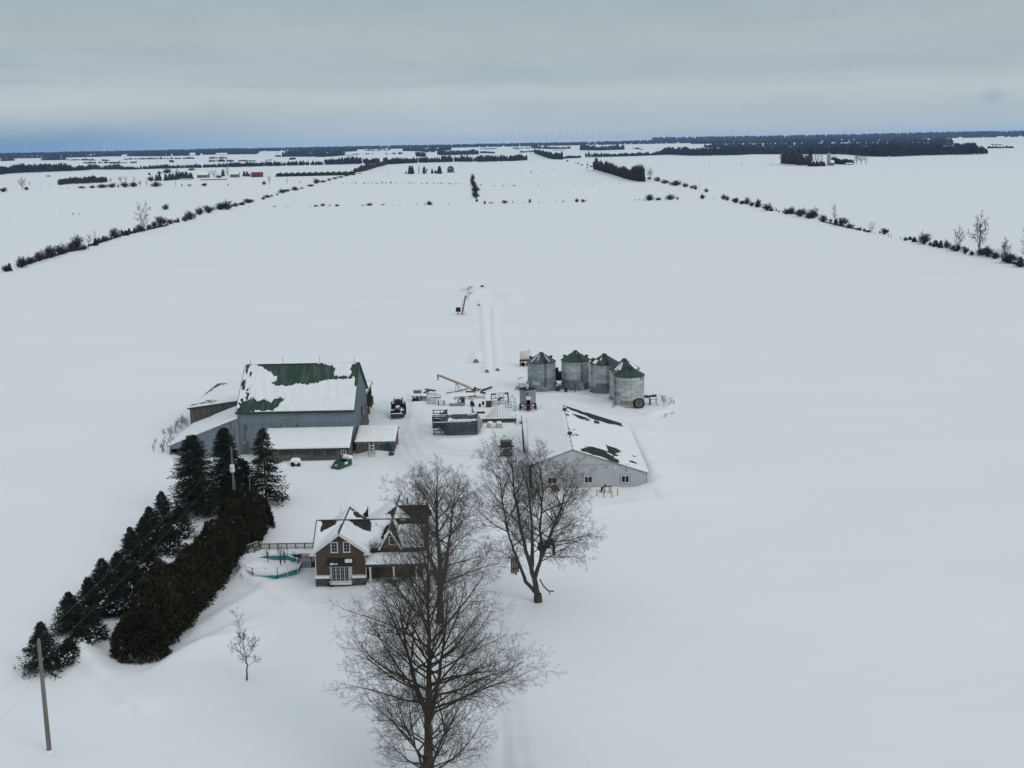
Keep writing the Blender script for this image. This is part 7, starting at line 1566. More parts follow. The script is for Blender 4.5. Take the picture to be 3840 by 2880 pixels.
# ================================================================== FAR FIELD: bush, conifer and tree kinds, each built once
def proto_mesh(V, Q, m_): return npmesh('m', V, Q, m_)
BUSH = [proto_mesh(*twig_bush(100 + k, 46, 1.0, 1.0, .011, 9, .75), M['bush']) for k in range(5)]
WEED = [proto_mesh(*twig_bush(120 + k, 16, 1.0, 1.1, .012, 5, .5), M['weed']) for k in range(3)]
CON = []
for k in range(3):
    tr, fol, sp_ = conifer(1.0, .27, 140 + k, 150, 16, leaf=.11, thin=.85); CON.append(proto_mesh(fol[0], fol[1], M['pinefar']))
TREE = []
for k_ in range(4):
    rt_ = np.random.default_rng(700 + k_)
    st_ = [[[(0, 0, -.3), (.05, 0, 3), (.1, .1, 6.5), (0, .1, 10)], [(0, 0, 1.6), (-.9, .2, 4.2), (-1.5, .3, 8.2)], [(0, 0, 1.8), (1.0, -.2, 4.4), (1.7, .1, 8.4)]], [[(0, 0, -.3), (-.5, 0, 3), (-1.3, .1, 7), (-1.7, .1, 10)], [(0, 0, .4), (.5, .1, 3), (1.1, .1, 7), (1.5, 0, 10.4)]], [[(0, 0, -.3), (.05, 0, 4), (.0, .1, 7), (.1, .1, 10.6)]], [[(0, 0, -.3), (.05, 0, 2.5), (.2, .1, 6), (.2, .1, 9.5)], [(0, 0, 1.2), (-1.2, .2, 3.6), (-2.2, .3, 6.6)], [(0, 0, 1.4), (1.3, -.2, 3.8), (2.4, .1, 6.8)]]][k_]
    lm_ = []
    for q_, ln_ in enumerate(st_): lm_ += limb_set(rt_, q_, 2.2 if q_ == 0 else 3.0, ln_[-1][2] - .6, 9 if q_ == 0 else 7, 3.4, 1.9, 44, 20, q_ * 2.1)
    S_ = grow(st_, lm_, rt_, .22, .6, maxl=3, rmin=.040); A_, B_ = np.array([q[0] for q in S_]) / 12, np.array([q[1] for q in S_]) / 12; R0_, R1_ = np.array([q[2] for q in S_]) / 12, np.array([q[3] for q in S_]) / 12; bg_ = R0_ > .0075
    TREE.append((npmesh('m', *tubes_np(A_[bg_], B_[bg_], R0_[bg_], R1_[bg_], 5), M['twig']), npmesh('m', *tubes_np(A_[~bg_], B_[~bg_], R0_[~bg_], R1_[~bg_], 3), M['twig'])))
_cnt = {}
def place(kind, px, py, wpx, hpx, lab, group=None, seed=None, cat=None):
    """one plant standing on the snow at a photo pixel, wpx wide and hpx tall there"""
    p = G(px, py); z = hz(p[0], p[1]) if p[1] < 3000 else p[2]; p[2] = min(z, p[2] + 1.5); dist = np.linalg.norm(p - CAM); w_ = wpx * dist / FPX * (1.22 if kind in 'BW' else 1); h_ = hpx * dist / FPX * (1.08 if kind == 'B' else 1)
    i = _cnt[kind] = _cnt.get(kind, -1) + 1
    if kind == 'T':
        tm, cm = TREE[i % 4] if seed is None else TREE[seed]; o = thing('bare_tree', lab, cat or 'tree', p, group)
        for nm, me, base_w in (('trunk', tm, .55), ('crown', cm, .55)): c_ = bpy.data.objects.new(nm, me); C.objects.link(c_); c_.parent = o
        o.scale = (w_ / .55, w_ / .55, h_)
    else:
        lib, nm, ct, bw = {'B': (BUSH, 'bare_bush', 'bush', 1.0), 'C': (CON, 'small_conifer', 'conifer', .52), 'W': (WEED, 'weed_clump', 'weed clump', 1.1)}[kind]
        o = bpy.data.objects.new(nm, lib[i % len(lib)]); C.objects.link(o); o.location = p; o.scale = (w_ / bw, w_ / bw, h_); o['label'] = lab; o['category'] = cat or ct
        if group: o['group'] = group
    o.rotation_euler = (0, 0, (i * 2.39) % 6.28); return o
ORD = ['first', 'second', 'third', 'fourth', 'fifth', 'sixth', 'seventh', 'eighth', 'ninth', 'tenth', 'eleventh', 'twelfth', 'thirteenth', 'fourteenth', 'fifteenth', 'sixteenth', 'seventeenth', 'eighteenth', 'nineteenth', 'twentieth', 'twenty-first', 'twenty-second', 'twenty-third', 'twenty-fourth', 'twenty-fifth', 'twenty-sixth', 'twenty-seventh', 'twenty-eighth', 'twenty-ninth', 'thirtieth'] + [f'{k}th' for k in range(31, 80)]
KN = {'B': 'bare bush', 'C': 'small dark conifer', 'T': 'bare tree', 'W': 'weed tuft'}
def row(items, conv, tail, group, special={}):
    """labels count each kind along the row, as the tail phrase says"""
    n = {}
    for it in items:
        x, y, w_, h_ = it[:4]; k = it[4] if len(it) > 4 else 'B'; P = conv(x, y); s_ = conv.k
        i = n[k] = n.get(k, -1) + 1; lab = special.get((x, y)) or f'{ORD[i]} {KN[k]} {tail}'
        place(k, P[0], P[1], w_ / s_, h_ / s_, lab, f'{KN[k] if k != "B" else "bare bushe"}s {group}' if k != 'B' else f'bare bushes {group}')
class Zc:
    def __init__(s, x0, y0, k): s.x0, s.y0, s.k = x0, y0, k
    def __call__(s, x, y): return (s.x0 + x / s.k, s.y0 + y / s.k)
ZA, ZB, ZC, ZD = Zc(0, 400, 2.304), Zc(900, 450, 2.304), Zc(1800, 450, 2.212), Zc(2700, 450, 1.940)
# fence row on the barn side, near part
row([(45, 1425, 60, 50), (85, 1420, 32, 62, 'C'), (58, 1424, 25, 50, 'C'), (185, 1390, 95, 95), (255, 1360, 80, 60), (335, 1335, 80, 82), (365, 1320, 60, 88, 'T'), (435, 1305, 105, 100), (520, 1275, 115, 82), (610, 1250, 95, 72), (668, 1240, 135, 118), (775, 1205, 72, 92, 'T'), (825, 1195, 52, 122, 'T'), (828, 1200, 35, 60, 'C'), (855, 1175, 25, 42, 'C'), (905, 1165, 68, 50), (992, 1135, 88, 85), (1057, 1115, 27, 47, 'C'), (1090, 1112, 42, 42, 'C'), (1118, 1100, 27, 47, 'C'), (1163, 1092, 25, 42, 'C'), (1210, 1080, 75, 70), (1290, 1060, 52, 47)], ZA, 'from the frame edge along the barn side fence row', 'in the near barn side fence row')
place('T', *ZA(1248, 1080), 150 / 2.304, 232 / 2.304, 'tall twin stemmed bare tree rising above the barn side fence row', seed=1)
row([(1335, 1040, 55, 50), (1393, 1035, 105, 90), (1475, 1012, 70, 42), (1516, 1000, 16, 26, 'C'), (1538, 1000, 24, 38, 'C'), (1600, 990, 55, 52), (1645, 975, 95, 76), (1725, 935, 65, 66), (1805, 918, 98, 66), (1905, 890, 95, 62), (1960, 888, 105, 76), (2040, 862, 50, 36), (2090, 850, 55, 25), (2150, 830, 85, 36)], ZA, 'beyond the twin stemmed tree in the fence row', 'beyond the twin stemmed tree')
row([(20, 732, 55, 26), (80, 712, 85, 30), (205, 685, 40, 22), (235, 670, 64, 26), (275, 660, 28, 15), (320, 648, 30, 12), (370, 632, 84, 36), (415, 620, 42, 24), (475, 610, 68, 34), (535, 595, 32, 14), (610, 575, 62, 20), (662, 550, 58, 45), (720, 540, 52, 22), (770, 525, 38, 22), (820, 512, 52, 18), (870, 500, 52, 16), (920, 488, 42, 14)], ZB, 'on the far stretch of the barn side fence row', 'on the far stretch of the barn side fence row')
place('B', *ZA(1432, 890), 56 / 2.304, 50 / 2.304, 'lone round bush in the open field behind the twin stemmed tree')
row([(526, 940, 12, 15, 'W'), (630, 935, 24, 18, 'W'), (688, 933, 12, 14, 'W'), (70, 960, 8, 14, 'W')], ZA, 'in the open field beyond the barn side row', 'in the open barn side field')
row([(208, 560, 32, 32), (255, 558, 28, 84, 'T'), (408, 556, 24, 56, 'T'), (458, 555, 14, 28, 'T'), (520, 555, 16, 38, 'T')], ZB, 'in the field in front of the red barn', 'in front of the red barn')
# clumps and trees of the barn side farmsteads
row([(28, 738, 62, 38), (195, 715, 78, 98, 'T'), (230, 720, 38, 28), (258, 685, 24, 40, 'T'), (430, 715, 16, 42, 'T'), (708, 706, 55, 20), (795, 705, 48, 25), (885, 702, 88, 32), (968, 700, 64, 38), (1022, 697, 18, 28), (1080, 697, 78, 46), (1150, 695, 64, 46), (1210, 693, 30, 62, 'T'), (1268, 692, 16, 56, 'T'), (1350, 692, 88, 42), (1520, 690, 12, 62, 'T'), (1765, 687, 48, 27)], ZA, 'from the frame edge before the far barn side farm', 'in front of the far barn side farm')
row([(537, 710, 10, 14, 'W'), (587, 710, 14, 15, 'W'), (350, 716, 18, 8, 'W'), (1640, 688, 60, 22, 'W'), (1570, 690, 26, 26, 'W'), (1970, 683, 30, 18, 'W')], ZA, 'in the snow along the far barn side hedge line', 'along the far barn side hedge line')
row([(915, 655, 30, 46, 'T'), (957, 658, 30, 44, 'T'), (1040, 655, 48, 52, 'T'), (1085, 650, 44, 46, 'T'), (1157, 655, 52, 50, 'T'), (1292, 593, 25, 25), (1305, 645, 62, 42), (1375, 585, 32, 30), (1445, 575, 82, 36), (1530, 590, 52, 52, 'T'), (1655, 552, 60, 20), (1800, 612, 48, 58, 'T'), (1850, 612, 70, 62, 'T'), (1970, 600, 110, 82, 'T'), (1740, 612, 60, 40), (2040, 605, 50, 30), (1890, 620, 50, 30)], ZA, 'round the farmhouse, counted towards the red barn', 'round the far barn side farmhouse')
row([(1355, 642, 26, 50, 'C'), (1380, 640, 28, 56, 'C'), (1435, 640, 32, 54, 'C'), (1470, 637, 30, 56, 'C'), (1498, 634, 30, 52, 'C'), (1530, 632, 32, 58, 'C'), (1555, 630, 30, 60, 'C'), (1580, 629, 34, 62, 'C'), (1612, 627, 38, 60, 'C'), (1648, 625, 38, 50, 'C'), (1928, 602, 26, 56, 'C'), (2110, 602, 22, 42, 'C'), (2135, 603, 24, 42, 'C'), (2155, 603, 16, 26, 'C')], ZA, 'in the dark evergreen group leading to the red barn', 'leading to the red barn')
row([(320 + 17 * i, 491 - i * .38, 24, 26 + 5 * (i % 3), 'C') for i in range(40)], ZB, 'of the windbreak, counted from the red barn', 'in the windbreak beside the red barn')
# cross fence rows between the two long rows
row([(75, 755, 14, 15, 'W'), (168, 753, 10, 10, 'W'), (300, 752, 54, 14, 'W'), (400, 755, 16, 13, 'W'), (430, 752, 12, 10, 'W'), (605, 750, 20, 12, 'W'), (655, 748, 42, 15), (715, 745, 42, 25), (775, 745, 28, 19, 'W'), (838, 746, 37, 19), (907, 745, 9, 14, 'W'), (1060, 742, 54, 11, 'W'), (1118, 740, 52, 23), (1235, 737, 58, 17, 'W'), (1320, 738, 22, 7, 'W'), (1385, 738, 14, 13, 'W'), (1527, 735, 11, 18, 'W'), (1598, 735, 16, 22, 'W'), (1637, 736, 52, 38), (1802, 733, 18, 17, 'W')], ZB, 'of the near cross fence row before the dark clump line', 'in the near cross fence row on the barn side')
row([(40, 698, 22, 28), (95, 694, 64, 18, 'W'), (205, 693, 52, 28), (270, 690, 22, 23, 'W'), (365, 690, 10, 12, 'W'), (413, 688, 22, 35), (490, 688, 22, 11, 'W'), (632, 684, 11, 13, 'W'), (690, 683, 34, 17, 'W'), (803, 682, 30, 33), (855, 682, 38, 28), (885, 680, 9, 20, 'W'), (975, 676, 9, 15, 'W'), (1045, 678, 9, 8, 'W'), (1288, 668, 17, 13, 'W'), (1325, 664, 26, 12, 'W'), (1480, 666, 48, 25), (1640, 662, 20, 27), (1935, 650, 15, 14, 'W')], ZC, 'of the near cross fence row past the dark clump line', 'in the near cross fence row on the shed side')
for (x, y, w_, h_, lab) in ((1405, 668, 78, 53, 'tall round dark bush at the shed end of the near cross fence row'), (1577, 662, 78, 47, 'flat topped dark bush at the shed end of the near cross fence row'), (1847, 655, 44, 43, 'round bush standing alone where the cross fence meets the shed side fence row')): P = ZC(x, y); place('B', *P, w_ / 2.212, h_ / 2.212, lab)
row([(890 + 0, 550, 22, 10, 'W'), (928, 550, 10, 14, 'W'), (968, 551, 10, 16, 'W'), (1000, 551, 22, 18, 'W'), (1075, 551, 36, 14, 'W'), (1108, 550, 16, 16, 'W'), (1135, 550, 16, 14, 'W'), (1180, 551, 34, 12, 'W'), (1228, 550, 24, 22, 'W'), (1262, 550, 22, 12, 'W'), (1302, 550, 30, 20, 'W'), (1350, 551, 22, 8, 'W'), (1398, 552, 10, 12, 'W'), (1455, 552, 10, 22, 'W'), (1475, 552, 18, 14, 'W'), (1500, 552, 18, 10, 'W'), (1570, 552, 24, 11, 'W'), (1615, 553, 32, 14, 'W'), (1672, 553, 14, 18, 'W'), (1712, 553, 22, 11, 'W'), (1740, 554, 28, 14, 'W'), (1768, 554, 10, 10, 'W'), (1815, 555, 38, 14, 'W'), (1862, 554, 14, 12, 'W'), (1890, 554, 18, 14, 'W'), (788, 549, 12, 9, 'W')], ZB, 'of the farther cross fence row before the dark clump line', 'in the farther cross fence row on the barn side')
row([(5, 545, 28, 20, 'W'), (120, 550, 26, 12, 'W'), (190, 550, 32, 12, 'W'), (230, 550, 9, 13, 'W'), (285, 548, 42, 12, 'W'), (345, 548, 9, 10, 'W'), (437, 548, 9, 13, 'W'), (485, 548, 18, 10, 'W'), (538, 545, 9, 14, 'W'), (783, 542, 10, 16, 'W'), (930, 538, 26, 8, 'W'), (1153, 532, 9, 18, 'W'), (218, 437, 8, 8, 'W'), (355, 434, 10, 8, 'W'), (525, 432, 8, 10, 'W'), (610, 425, 4, 30, 'W'), (337, 428, 4, 26, 'W')], ZC, 'of the farther cross fence row past the dark clump line', 'in the farther cross fence row on the shed side')
for i, (x, y, w_, h_) in enumerate(((2012, 520, 36, 55), (2004, 545, 32, 44), (2022, 580, 62, 50), (2012, 560, 44, 40), (2042, 622, 78, 54), (2030, 600, 40, 40), (2036, 676, 64, 60), (2030, 650, 44, 44), (2046, 708, 26, 32))): P = ZB(x, y); place('B', *P, w_ / 2.304, h_ / 2.304, f'{ORD[i]} dark bush of the clump line between the cross fence rows', 'dark clump line between the cross fence rows')
P = ZC(424, 434); place('B', *P, 10 / 2.2, 12 / 2.2, 'tiny dark bush alone in the field beyond the dark clump line')
# fence row on the shed side
row([(725, 345, 20, 15), (795, 362, 10, 9), (815, 366, 18, 12), (845, 377, 26, 11), (893, 400, 30, 56, 'T'), (888, 402, 14, 14), (925, 392, 28, 15)], ZC, 'beyond the copse on the shed side fence row', 'on the far stretch of the shed side fence row')
place('T', *ZC(1408, 496), 62 / 2.212, 108 / 2.212, 'big bare tree at the near end of the copse on the shed side fence row', seed=3)
place('T', *ZC(1360, 480), 40 / 2.212, 75 / 2.212, 'pale bare tree at the near tip of the copse', seed=2)
row([(1405, 495, 38, 24), (1472, 510, 52, 40), (1535, 528, 64, 35), (1622, 545, 105, 45), (1703, 558, 50, 35), (1757, 570, 40, 28), (1787, 578, 34, 40), (1820, 590, 16, 78, 'T'), (1878, 600, 34, 34), (2018, 660, 44, 46), (2050, 668, 34, 40), (2115, 685, 54, 42), (2170, 698, 40, 30)], ZC, 'nearer than the copse along the shed side fence row', 'just nearer than the copse')
row([(115, 602, 45, 34), (160, 610, 45, 26), (197, 612, 48, 50), (230, 628, 38, 33), (278, 635, 58, 60), (262, 634, 12, 24, 'C'), (345, 658, 84, 52), (374, 662, 26, 20, 'C'), (408, 662, 11, 17, 'C'), (428, 670, 10, 14, 'C'), (485, 685, 74, 44), (520, 685, 56, 52), (585, 702, 95, 56), (605, 690, 26, 62, 'T'), (650, 718, 64, 46), (675, 715, 80, 72), (748, 740, 64, 52), (805, 748, 26, 30), (843, 765, 26, 46, 'C')], ZD, 'before the forked tree, counted from the copse', 'before the forked tree of the shed side fence row')
place('T', *ZD(828, 762), 52 / 1.94, 142 / 1.94, 'slim forked bare tree in the middle of the shed side fence row', seed=1)
row([(890, 772, 84, 64), (945, 788, 54, 33), (1012, 802, 34, 22), (1048, 800, 16, 14), (1085, 818, 24, 20), (1105, 818, 56, 72, 'T'), (1163, 822, 11, 14, 'C'), (1198, 832, 58, 45), (1350, 878, 34, 27), (1383, 872, 24, 24, 'C'), (1412, 888, 30, 35, 'C'), (1530, 915, 28, 30), (1567, 922, 38, 46, 'C'), (1605, 930, 30, 50, 'C'), (1650, 935, 48, 62), (1715, 955, 88, 52), (1785, 975, 48, 56), (1830, 985, 40, 34), (1900, 985, 74, 56), (1950, 995, 84, 76), (2000, 1010, 64, 52), (2100, 1040, 124, 76), (2180, 1070, 84, 72)], ZD, 'past the forked tree', 'past the forked tree of the shed side fence row')
place('B', *ZD(1485, 902), 98 / 1.94, 80 / 1.94, 'big round dark bush standing clear in the shed side fence row')
for (x, y, w_, h_, lab, sd_) in ((1735, 950, 92, 168, 'medium bare tree just before the tallest one in the shed side fence row', 0), (1880, 985, 155, 288, 'tallest bare tree of the shed side fence row with a fan crown', 0), (2070, 1010, 112, 148, 'short broad bare tree between the tallest one and the frame edge', 3), (2215, 1050, 140, 272, 'bare tree cut by the frame edge at the end of the shed side fence row', 2)): place('T', *ZD(x, y), w_ / 1.94, h_ / 1.94, lab, 'bare trees at the near end of the shed side fence row', sd_)
for i, (x, y, h_) in enumerate(((1127, 825, 12), (1225, 852, 16), (1245, 855, 20), (1312, 868, 20))):
    p = G(*ZD(x, y)); z = hz(p[0], p[1]); k_ = np.linalg.norm(p - CAM) / FPX / 1.94; mb = MB(); mb.tube((p[0], p[1], z - .3), (p[0] + .05, p[1], z + h_ * k_), .16, .13, 8); mb.box((p[0], p[1] - .12, z + h_ * k_ * .7), (.06, .1, .3)); solo(mb, 'fence_post', M['greywood'], f'{ORD[i]} bare fence post in the gap past the forked tree', 'fence post', 'fence posts in the shed side row')
# far poles standing in the fields
for i, (P, h_) in enumerate(((ZD(158, 335), 26), (ZD(375, 320), 20), (ZD(1235, 300), 24), (ZD(1562, 295), 24), (ZD(1884, 288), 24), (ZC(1482, 402), 28), (ZC(1902, 390), 30), (ZC(2172, 385), 36), (ZB(1282, 468), 26), (ZA(1518, 690), 60))):
    p = G(*P); k_ = np.linalg.norm(p - CAM) / FPX / 2.1; mb = MB(); H_ = h_ * k_; mb.tube(p - (0, 0, 1), p + (0, 0, H_), .22, .16, 6); mb.box(p + (0, 0, H_ * .93), (2.2, .16, .16)); solo(mb, 'power_pole', M['greywood'], f'{ORD[i]} thin power pole far off in the open fields, shed side first', 'power pole', 'far power poles in the fields')

# ================================================================== FAR WOODS (each reads as one mass)
def wood(lab, line, h_, rows=4, gapx=5.0, seed=0, m_='wood', wide=4.6, depth=None, jag=.28, holes=0.0):
    """strip of many bare crowns standing along the front line given in photo pixels"""
    rng = np.random.default_rng(seed); P = [G(*q) for q in line]; Vs, o = [], 0
    C0 = []
    for a_, b_ in zip(P[:-1], P[1:]):
        L_ = np.linalg.norm(b_ - a_); n = max(2, int(L_ / gapx * rows)); u = rng.uniform(0, 1, n); e = a_ + (b_ - a_) * u[:, None]
        dp = depth or rows * gapx * 1.2; e[:, 1] += rng.uniform(0, 1, n) * dp; e[:, 2] = far_rise(e[:, 1]); C0.append(e)
    E = np.vstack(C0); n = len(E); clump = vnoise(E[:, 0] / 60, E[:, 1] / 60, seed + 3)
    if holes: k_ = vnoise(E[:, 0] / 90, E[:, 1] / 400, seed + 8) > holes - .5; E = E[k_]; clump = clump[k_]; n = len(E)
    H_ = h_ * (1 + clump * .8 + .5 * vnoise(E[:, 0] / 22, E[:, 1] / 22, seed + 5) + rng.uniform(-jag, jag, n)); R_ = wide * .5 * rng.uniform(.6, 1.3, n)
    # a ragged crown: trunk spike and three tilted blades
    rings = []; th = rng.uniform(0, PI, n)
    quads = []
    for k in range(3):
        a_ = th + k * PI / 3 + rng.uniform(-.3, .3, n); c_, s_ = np.cos(a_), np.sin(a_); r_ = R_[:, None]; hh = H_[:, None]
        off = np.stack([c_, s_, 0 * c_], 1) * r_
        z0, zt = np.array([0, 0, 1.0]) * hh * .04, np.array([0, 0, 1.0]) * hh * rng.uniform(.82, 1.05, (n, 1))
        lean = np.stack([rng.normal(0, .12, n), rng.normal(0, .12, n), 0 * c_], 1) * hh * .5
        zm1, zm2 = np.array([0, 0, 1.0]) * hh * rng.uniform(.3, .55, (n, 1)), np.array([0, 0, 1.0]) * hh * rng.uniform(.3, .6, (n, 1))
        quads.append(np.stack([E + z0, E + zm1 + off, E + zt + lean, E + zm2 - off], 1))
        quads.append(np.stack([E - off * .5 + z0, E + zm1 * .6 - off * 1.1, E + zt * .85 - off * .4 + lean * .5, E + off * .2 + zm2 * .5], 1))
    V = np.concatenate(quads, 0).reshape(-1, 3); Q = np.arange(len(V)).reshape(-1, 4)
    ob = link('forest', npmesh('forest', V, Q, M[m_])); ob['kind'] = 'stuff'; ob['label'] = lab; ob['category'] = 'wood'; return ob
def L(conv, *pts): return [conv(*p) for p in pts]
for lab_, ln_, h_, sd_ in (('low scrub filling the barn side fence row between its bushes, near part', L(ZA, (150, 1392), (280, 1352), (440, 1305), (600, 1258), (740, 1236)), 2.6, 301), ('low scrub under the bushes about the twin stemmed tree', L(ZA, (760, 1212), (900, 1168), (1040, 1122), (1180, 1088), (1300, 1062), (1440, 1030)), 1.7, 302), ('low scrub of the barn side fence row beyond the twin stemmed tree', L(ZA, (1590, 992), (1720, 940), (1850, 905), (2000, 890)), 2.4, 303), ('low scrub strung along the far barn side fence row', L(ZA, (2030, 862), (2190, 828)) + L(ZB, (20, 732), (110, 708), (190, 690), (300, 652), (430, 616), (580, 580), (760, 530), (930, 486)), 1.8, 304), ('low scrub below the bushes before the forked tree', L(ZD, (10, 585), (150, 612), (250, 632), (390, 664), (460, 684), (600, 710), (720, 738)), 1.6, 305), ('low scrub past the forked tree', L(ZD, (740, 742), (850, 768), (1000, 800), (1090, 820)), .9, 306), ('low scrub round the tall trees at the frame edge', L(ZD, (1520, 918), (1700, 956), (1850, 988), (2010, 1014), (2120, 1046), (2260, 1082)), 1.8, 307), ('low scrub just nearer than the copse', L(ZC, (1380, 505), (1500, 526), (1620, 548), (1720, 562)), 1.6, 308)):
    o_ = wood(lab_, ln_, h_ * .75, 3, 1.9, sd_, 'copse', 1.0, 4.0, .45, .5); o_.name = 'shrubbery'; o_['category'] = 'scrub'
wood('leafless copse of tall bare saplings lining the shed side fence row', L(ZC, (946, 412), (1060, 445), (1180, 480), (1290, 505), (1365, 514)), 15, 8, 2.2, 1, 'copse', 1.5, 22, .36)
wood('lower brush along the near end of the leafless copse', L(ZC, (1180, 482), (1290, 507), (1368, 516)), 8, 8, 2.2, 91, 'bush', 2.6, 10)
wood('dark leafless wood at the frame edge of the barn side horizon', L(ZA, (-60, 592), (0, 584), (200, 574), (420, 566), (560, 560)), 17, 9, 5, 2, 'wood', 6); wood('thinning end of the dark leafless wood on the barn side', L(ZA, (560, 560), (650, 556), (760, 548)), 12, 6, 5, 92, 'wood', 5)
wood('tan leafless trees in front of the barn side tree line', L(ZA, (760, 546), (860, 545), (1030, 545)), 13, 5, 6, 3, 'woodtan', 6)
wood('thicket beside the hedge line of the far barn side field', L(ZA, (560, 672), (650, 668), (760, 664), (890, 656)), 9.5, 7, 3, 4, 'bush', 4, 24)
wood('small thicket end near the lone trees of the barn side field', L(ZA, (495, 680), (560, 672)), 7.5, 4, 3, 94, 'bush', 4, 14)
wood('long leafless tree line across the barn side fields', L(ZA, (1030, 548), (1340, 540), (1640, 532), (1900, 526), (2212, 520)), 11, 5, 6, 5, 'wood', 5.5, holes=.18)
wood('tree line continuing towards the middle of the horizon', L(ZB, (-40, 404), (300, 400), (560, 394), (700, 391)), 11.5, 5, 6, 6, 'wood', 5.5, holes=.1)
wood('dark rounded wood in the middle of the barn side tree line', L(ZB, (725, 388), (850, 387), (1040, 382)), 17, 8, 5, 7, 'wood', 6)
wood('pale leafless trees between two dark woods at mid horizon', L(ZB, (1060, 378), (1190, 380), (1270, 386)), 15, 5, 6, 8, 'wood', 5.5, holes=.2)
wood('bushy wood where the barn side fence row meets the tree line', L(ZB, (985, 460), (1080, 440), (1180, 408), (1255, 390)), 11, 6, 4, 9, 'woodtan', 5, 20)
wood('long tree line behind the blue green barn', L(ZB, (1265, 386), (1500, 374), (1800, 366), (2000, 363), (2212, 360)), 16, 6, 6, 10, 'wood', 5.5)
wood('tree line ending behind the dark clump line', L(ZC, (-20, 350), (130, 346), (250, 343), (390, 335)), 17, 6, 6, 11, 'wood', 5.5)
wood('diagonal wood running away at the middle of the horizon', L(ZC, (685, 330), (600, 325), (520, 300), (455, 275)), 17, 8, 5, 12, 'wood', 6)
wood('low tail of the diagonal wood at mid horizon', L(ZC, (690, 322), (760, 318), (835, 315)), 9, 5, 5, 13, 'wood', 5)
wood('thin tree line in front of the shed side woods', L(ZC, (875, 312), (1050, 308), (1250, 302), (1400, 296), (1540, 290)), 13, 5, 6, 14, 'wood', 5.5, holes=.12)
wood('great dark wood across the shed side horizon', L(ZC, (1540, 288), (1640, 290), (1760, 298), (1950, 296), (2140, 292)) + L(ZD, (230, 250), (430, 250), (700, 250), (960, 250), (1090, 258), (1200, 268), (1290, 267), (1400, 262), (1560, 257), (1760, 254), (1960, 250)), 21, 16, 9, 15, 'wood', 11)
wood('clump of tan and dark trees beside the grey silo farm', L(ZD, (470, 322), (530, 328), (600, 334), (665, 334)), 21, 7, 3, 16, 'woodtan', 2.6, 30, .34)
wood('dark evergreen clump on the far side of the grey silo', L(ZD, (840, 322), (900, 325), (972, 322)), 11, 9, 3, 17, 'pinefar', 4, 26)
# layered far woods up to the horizon
def layer(lab, segs, h_, seed, rows=3, gx=14, wide=16, m_='wood', holes=0.):
    line_objs = []
    for k, s_ in enumerate(segs): wood(lab if k == 0 else lab + f', {ORD[k]} stretch', s_, h_, rows, gx, seed + k, m_, wide, None, .25, holes)
layer('second rank of dark wood behind the great shed side wood', [L(ZD, (0, 232), (600, 225), (1200, 222), (1750, 226), (1900, 232))], 22, 40, 5, 12, 14)
layer('third rank of dark wood behind the great shed side wood', [L(ZD, (-100, 205), (600, 195), (1200, 190), (1690, 190))], 24, 42, 5, 14, 16)
layer('fourth rank of dark wood near the shed side horizon', [L(ZD, (-200, 176), (600, 168), (1200, 162), (1700, 165))], 26, 44, 5, 16, 18)
layer('mid distance wood behind the thin shed side tree line', [L(ZC, (832, 252), (1000, 254), (1200, 248))], 26, 46, 6, 11, 12)
layer('far wood behind the diagonal wood', [L(ZC, (430, 235), (600, 242), (750, 240))], 14, 48, 4, 11, 12)
layer('dark wood block before the turbines at mid horizon', [L(ZB, (1405, 268), (1600, 272), (1820, 262))], 20, 50, 6, 11, 12); layer('long dark wood block behind the blue green barn', [L(ZB, (1705, 303), (1850, 305), (2055, 300))], 20, 52, 6, 9, 10); layer('round dark wood beside the pale field gap', [L(ZB, (1520, 318), (1600, 318))], 20, 53, 6, 6, 9)
layer('wide dark wood block on the barn side of mid horizon', [L(ZB, (365, 318), (600, 318), (900, 306))], 19, 54, 8, 9, 11); layer('second rank behind the wide dark wood block', [L(ZB, (400, 290), (700, 284), (1000, 272))], 22, 56, 5, 12, 14)
layer('dark evergreen edge in front of the wide dark wood block', [L(ZB, (640, 322), (770, 318), (905, 306))], 12, 57, 4, 7, 9, 'pinefar')
layer('thin far hedge lines among the barn side fields', [L(ZA, (580, 466), (700, 464), (930, 470)), L(ZA, (1070, 460), (1300, 456), (1600, 452), (2000, 450)), L(ZA, (1290, 488), (1400, 486), (1500, 482)), L(ZA, (720, 492), (900, 490), (1080, 488)), L(ZA, (1800, 478), (2000, 476), (2212, 472))], 9, 60, 2, 9, 9, 'wood', .35)
layer('far evergreen belt behind the barn side frame edge wood', [L(ZA, (350, 466), (480, 464), (560, 462)), L(ZA, (0, 472), (100, 470))], 18, 66, 4, 9, 11, 'pinefar')
layer('far dark wood belt beyond the barn side fields', [L(ZA, (-80, 452), (300, 446), (650, 440), (1040, 430)), L(ZA, (1100, 430), (1400, 430), (1700, 424)), L(ZA, (1750, 418), (2000, 414), (2212, 412))], 20, 70, 5, 13, 15)
layer('higher rank of the far belt on the barn side horizon', [L(ZA, (-80, 432), (400, 425), (900, 416)), L(ZA, (900, 418), (1500, 410), (2212, 402))], 22, 74, 5, 16, 18)
layer('scattered hedges in the mid horizon fields', [L(ZB, (1080, 268), (1300, 262)), L(ZB, (1140, 300), (1400, 296)), L(ZB, (1560, 282), (1680, 280)), L(ZC, (0, 245), (200, 240), (420, 236)), L(ZC, (1240, 245), (1480, 240)), L(ZC, (330, 272), (450, 268)), L(ZC, (0, 275), (120, 278)), L(ZD, (1950, 208), (2150, 206)), L(ZD, (1780, 180), (1870, 180)), L(ZD, (1930, 182), (1970, 182)), L(ZB, (430, 345), (520, 340), (600, 330)), L(ZB, (300, 320), (380, 320))], 10, 80, 2, 8, 9, 'wood', .3)
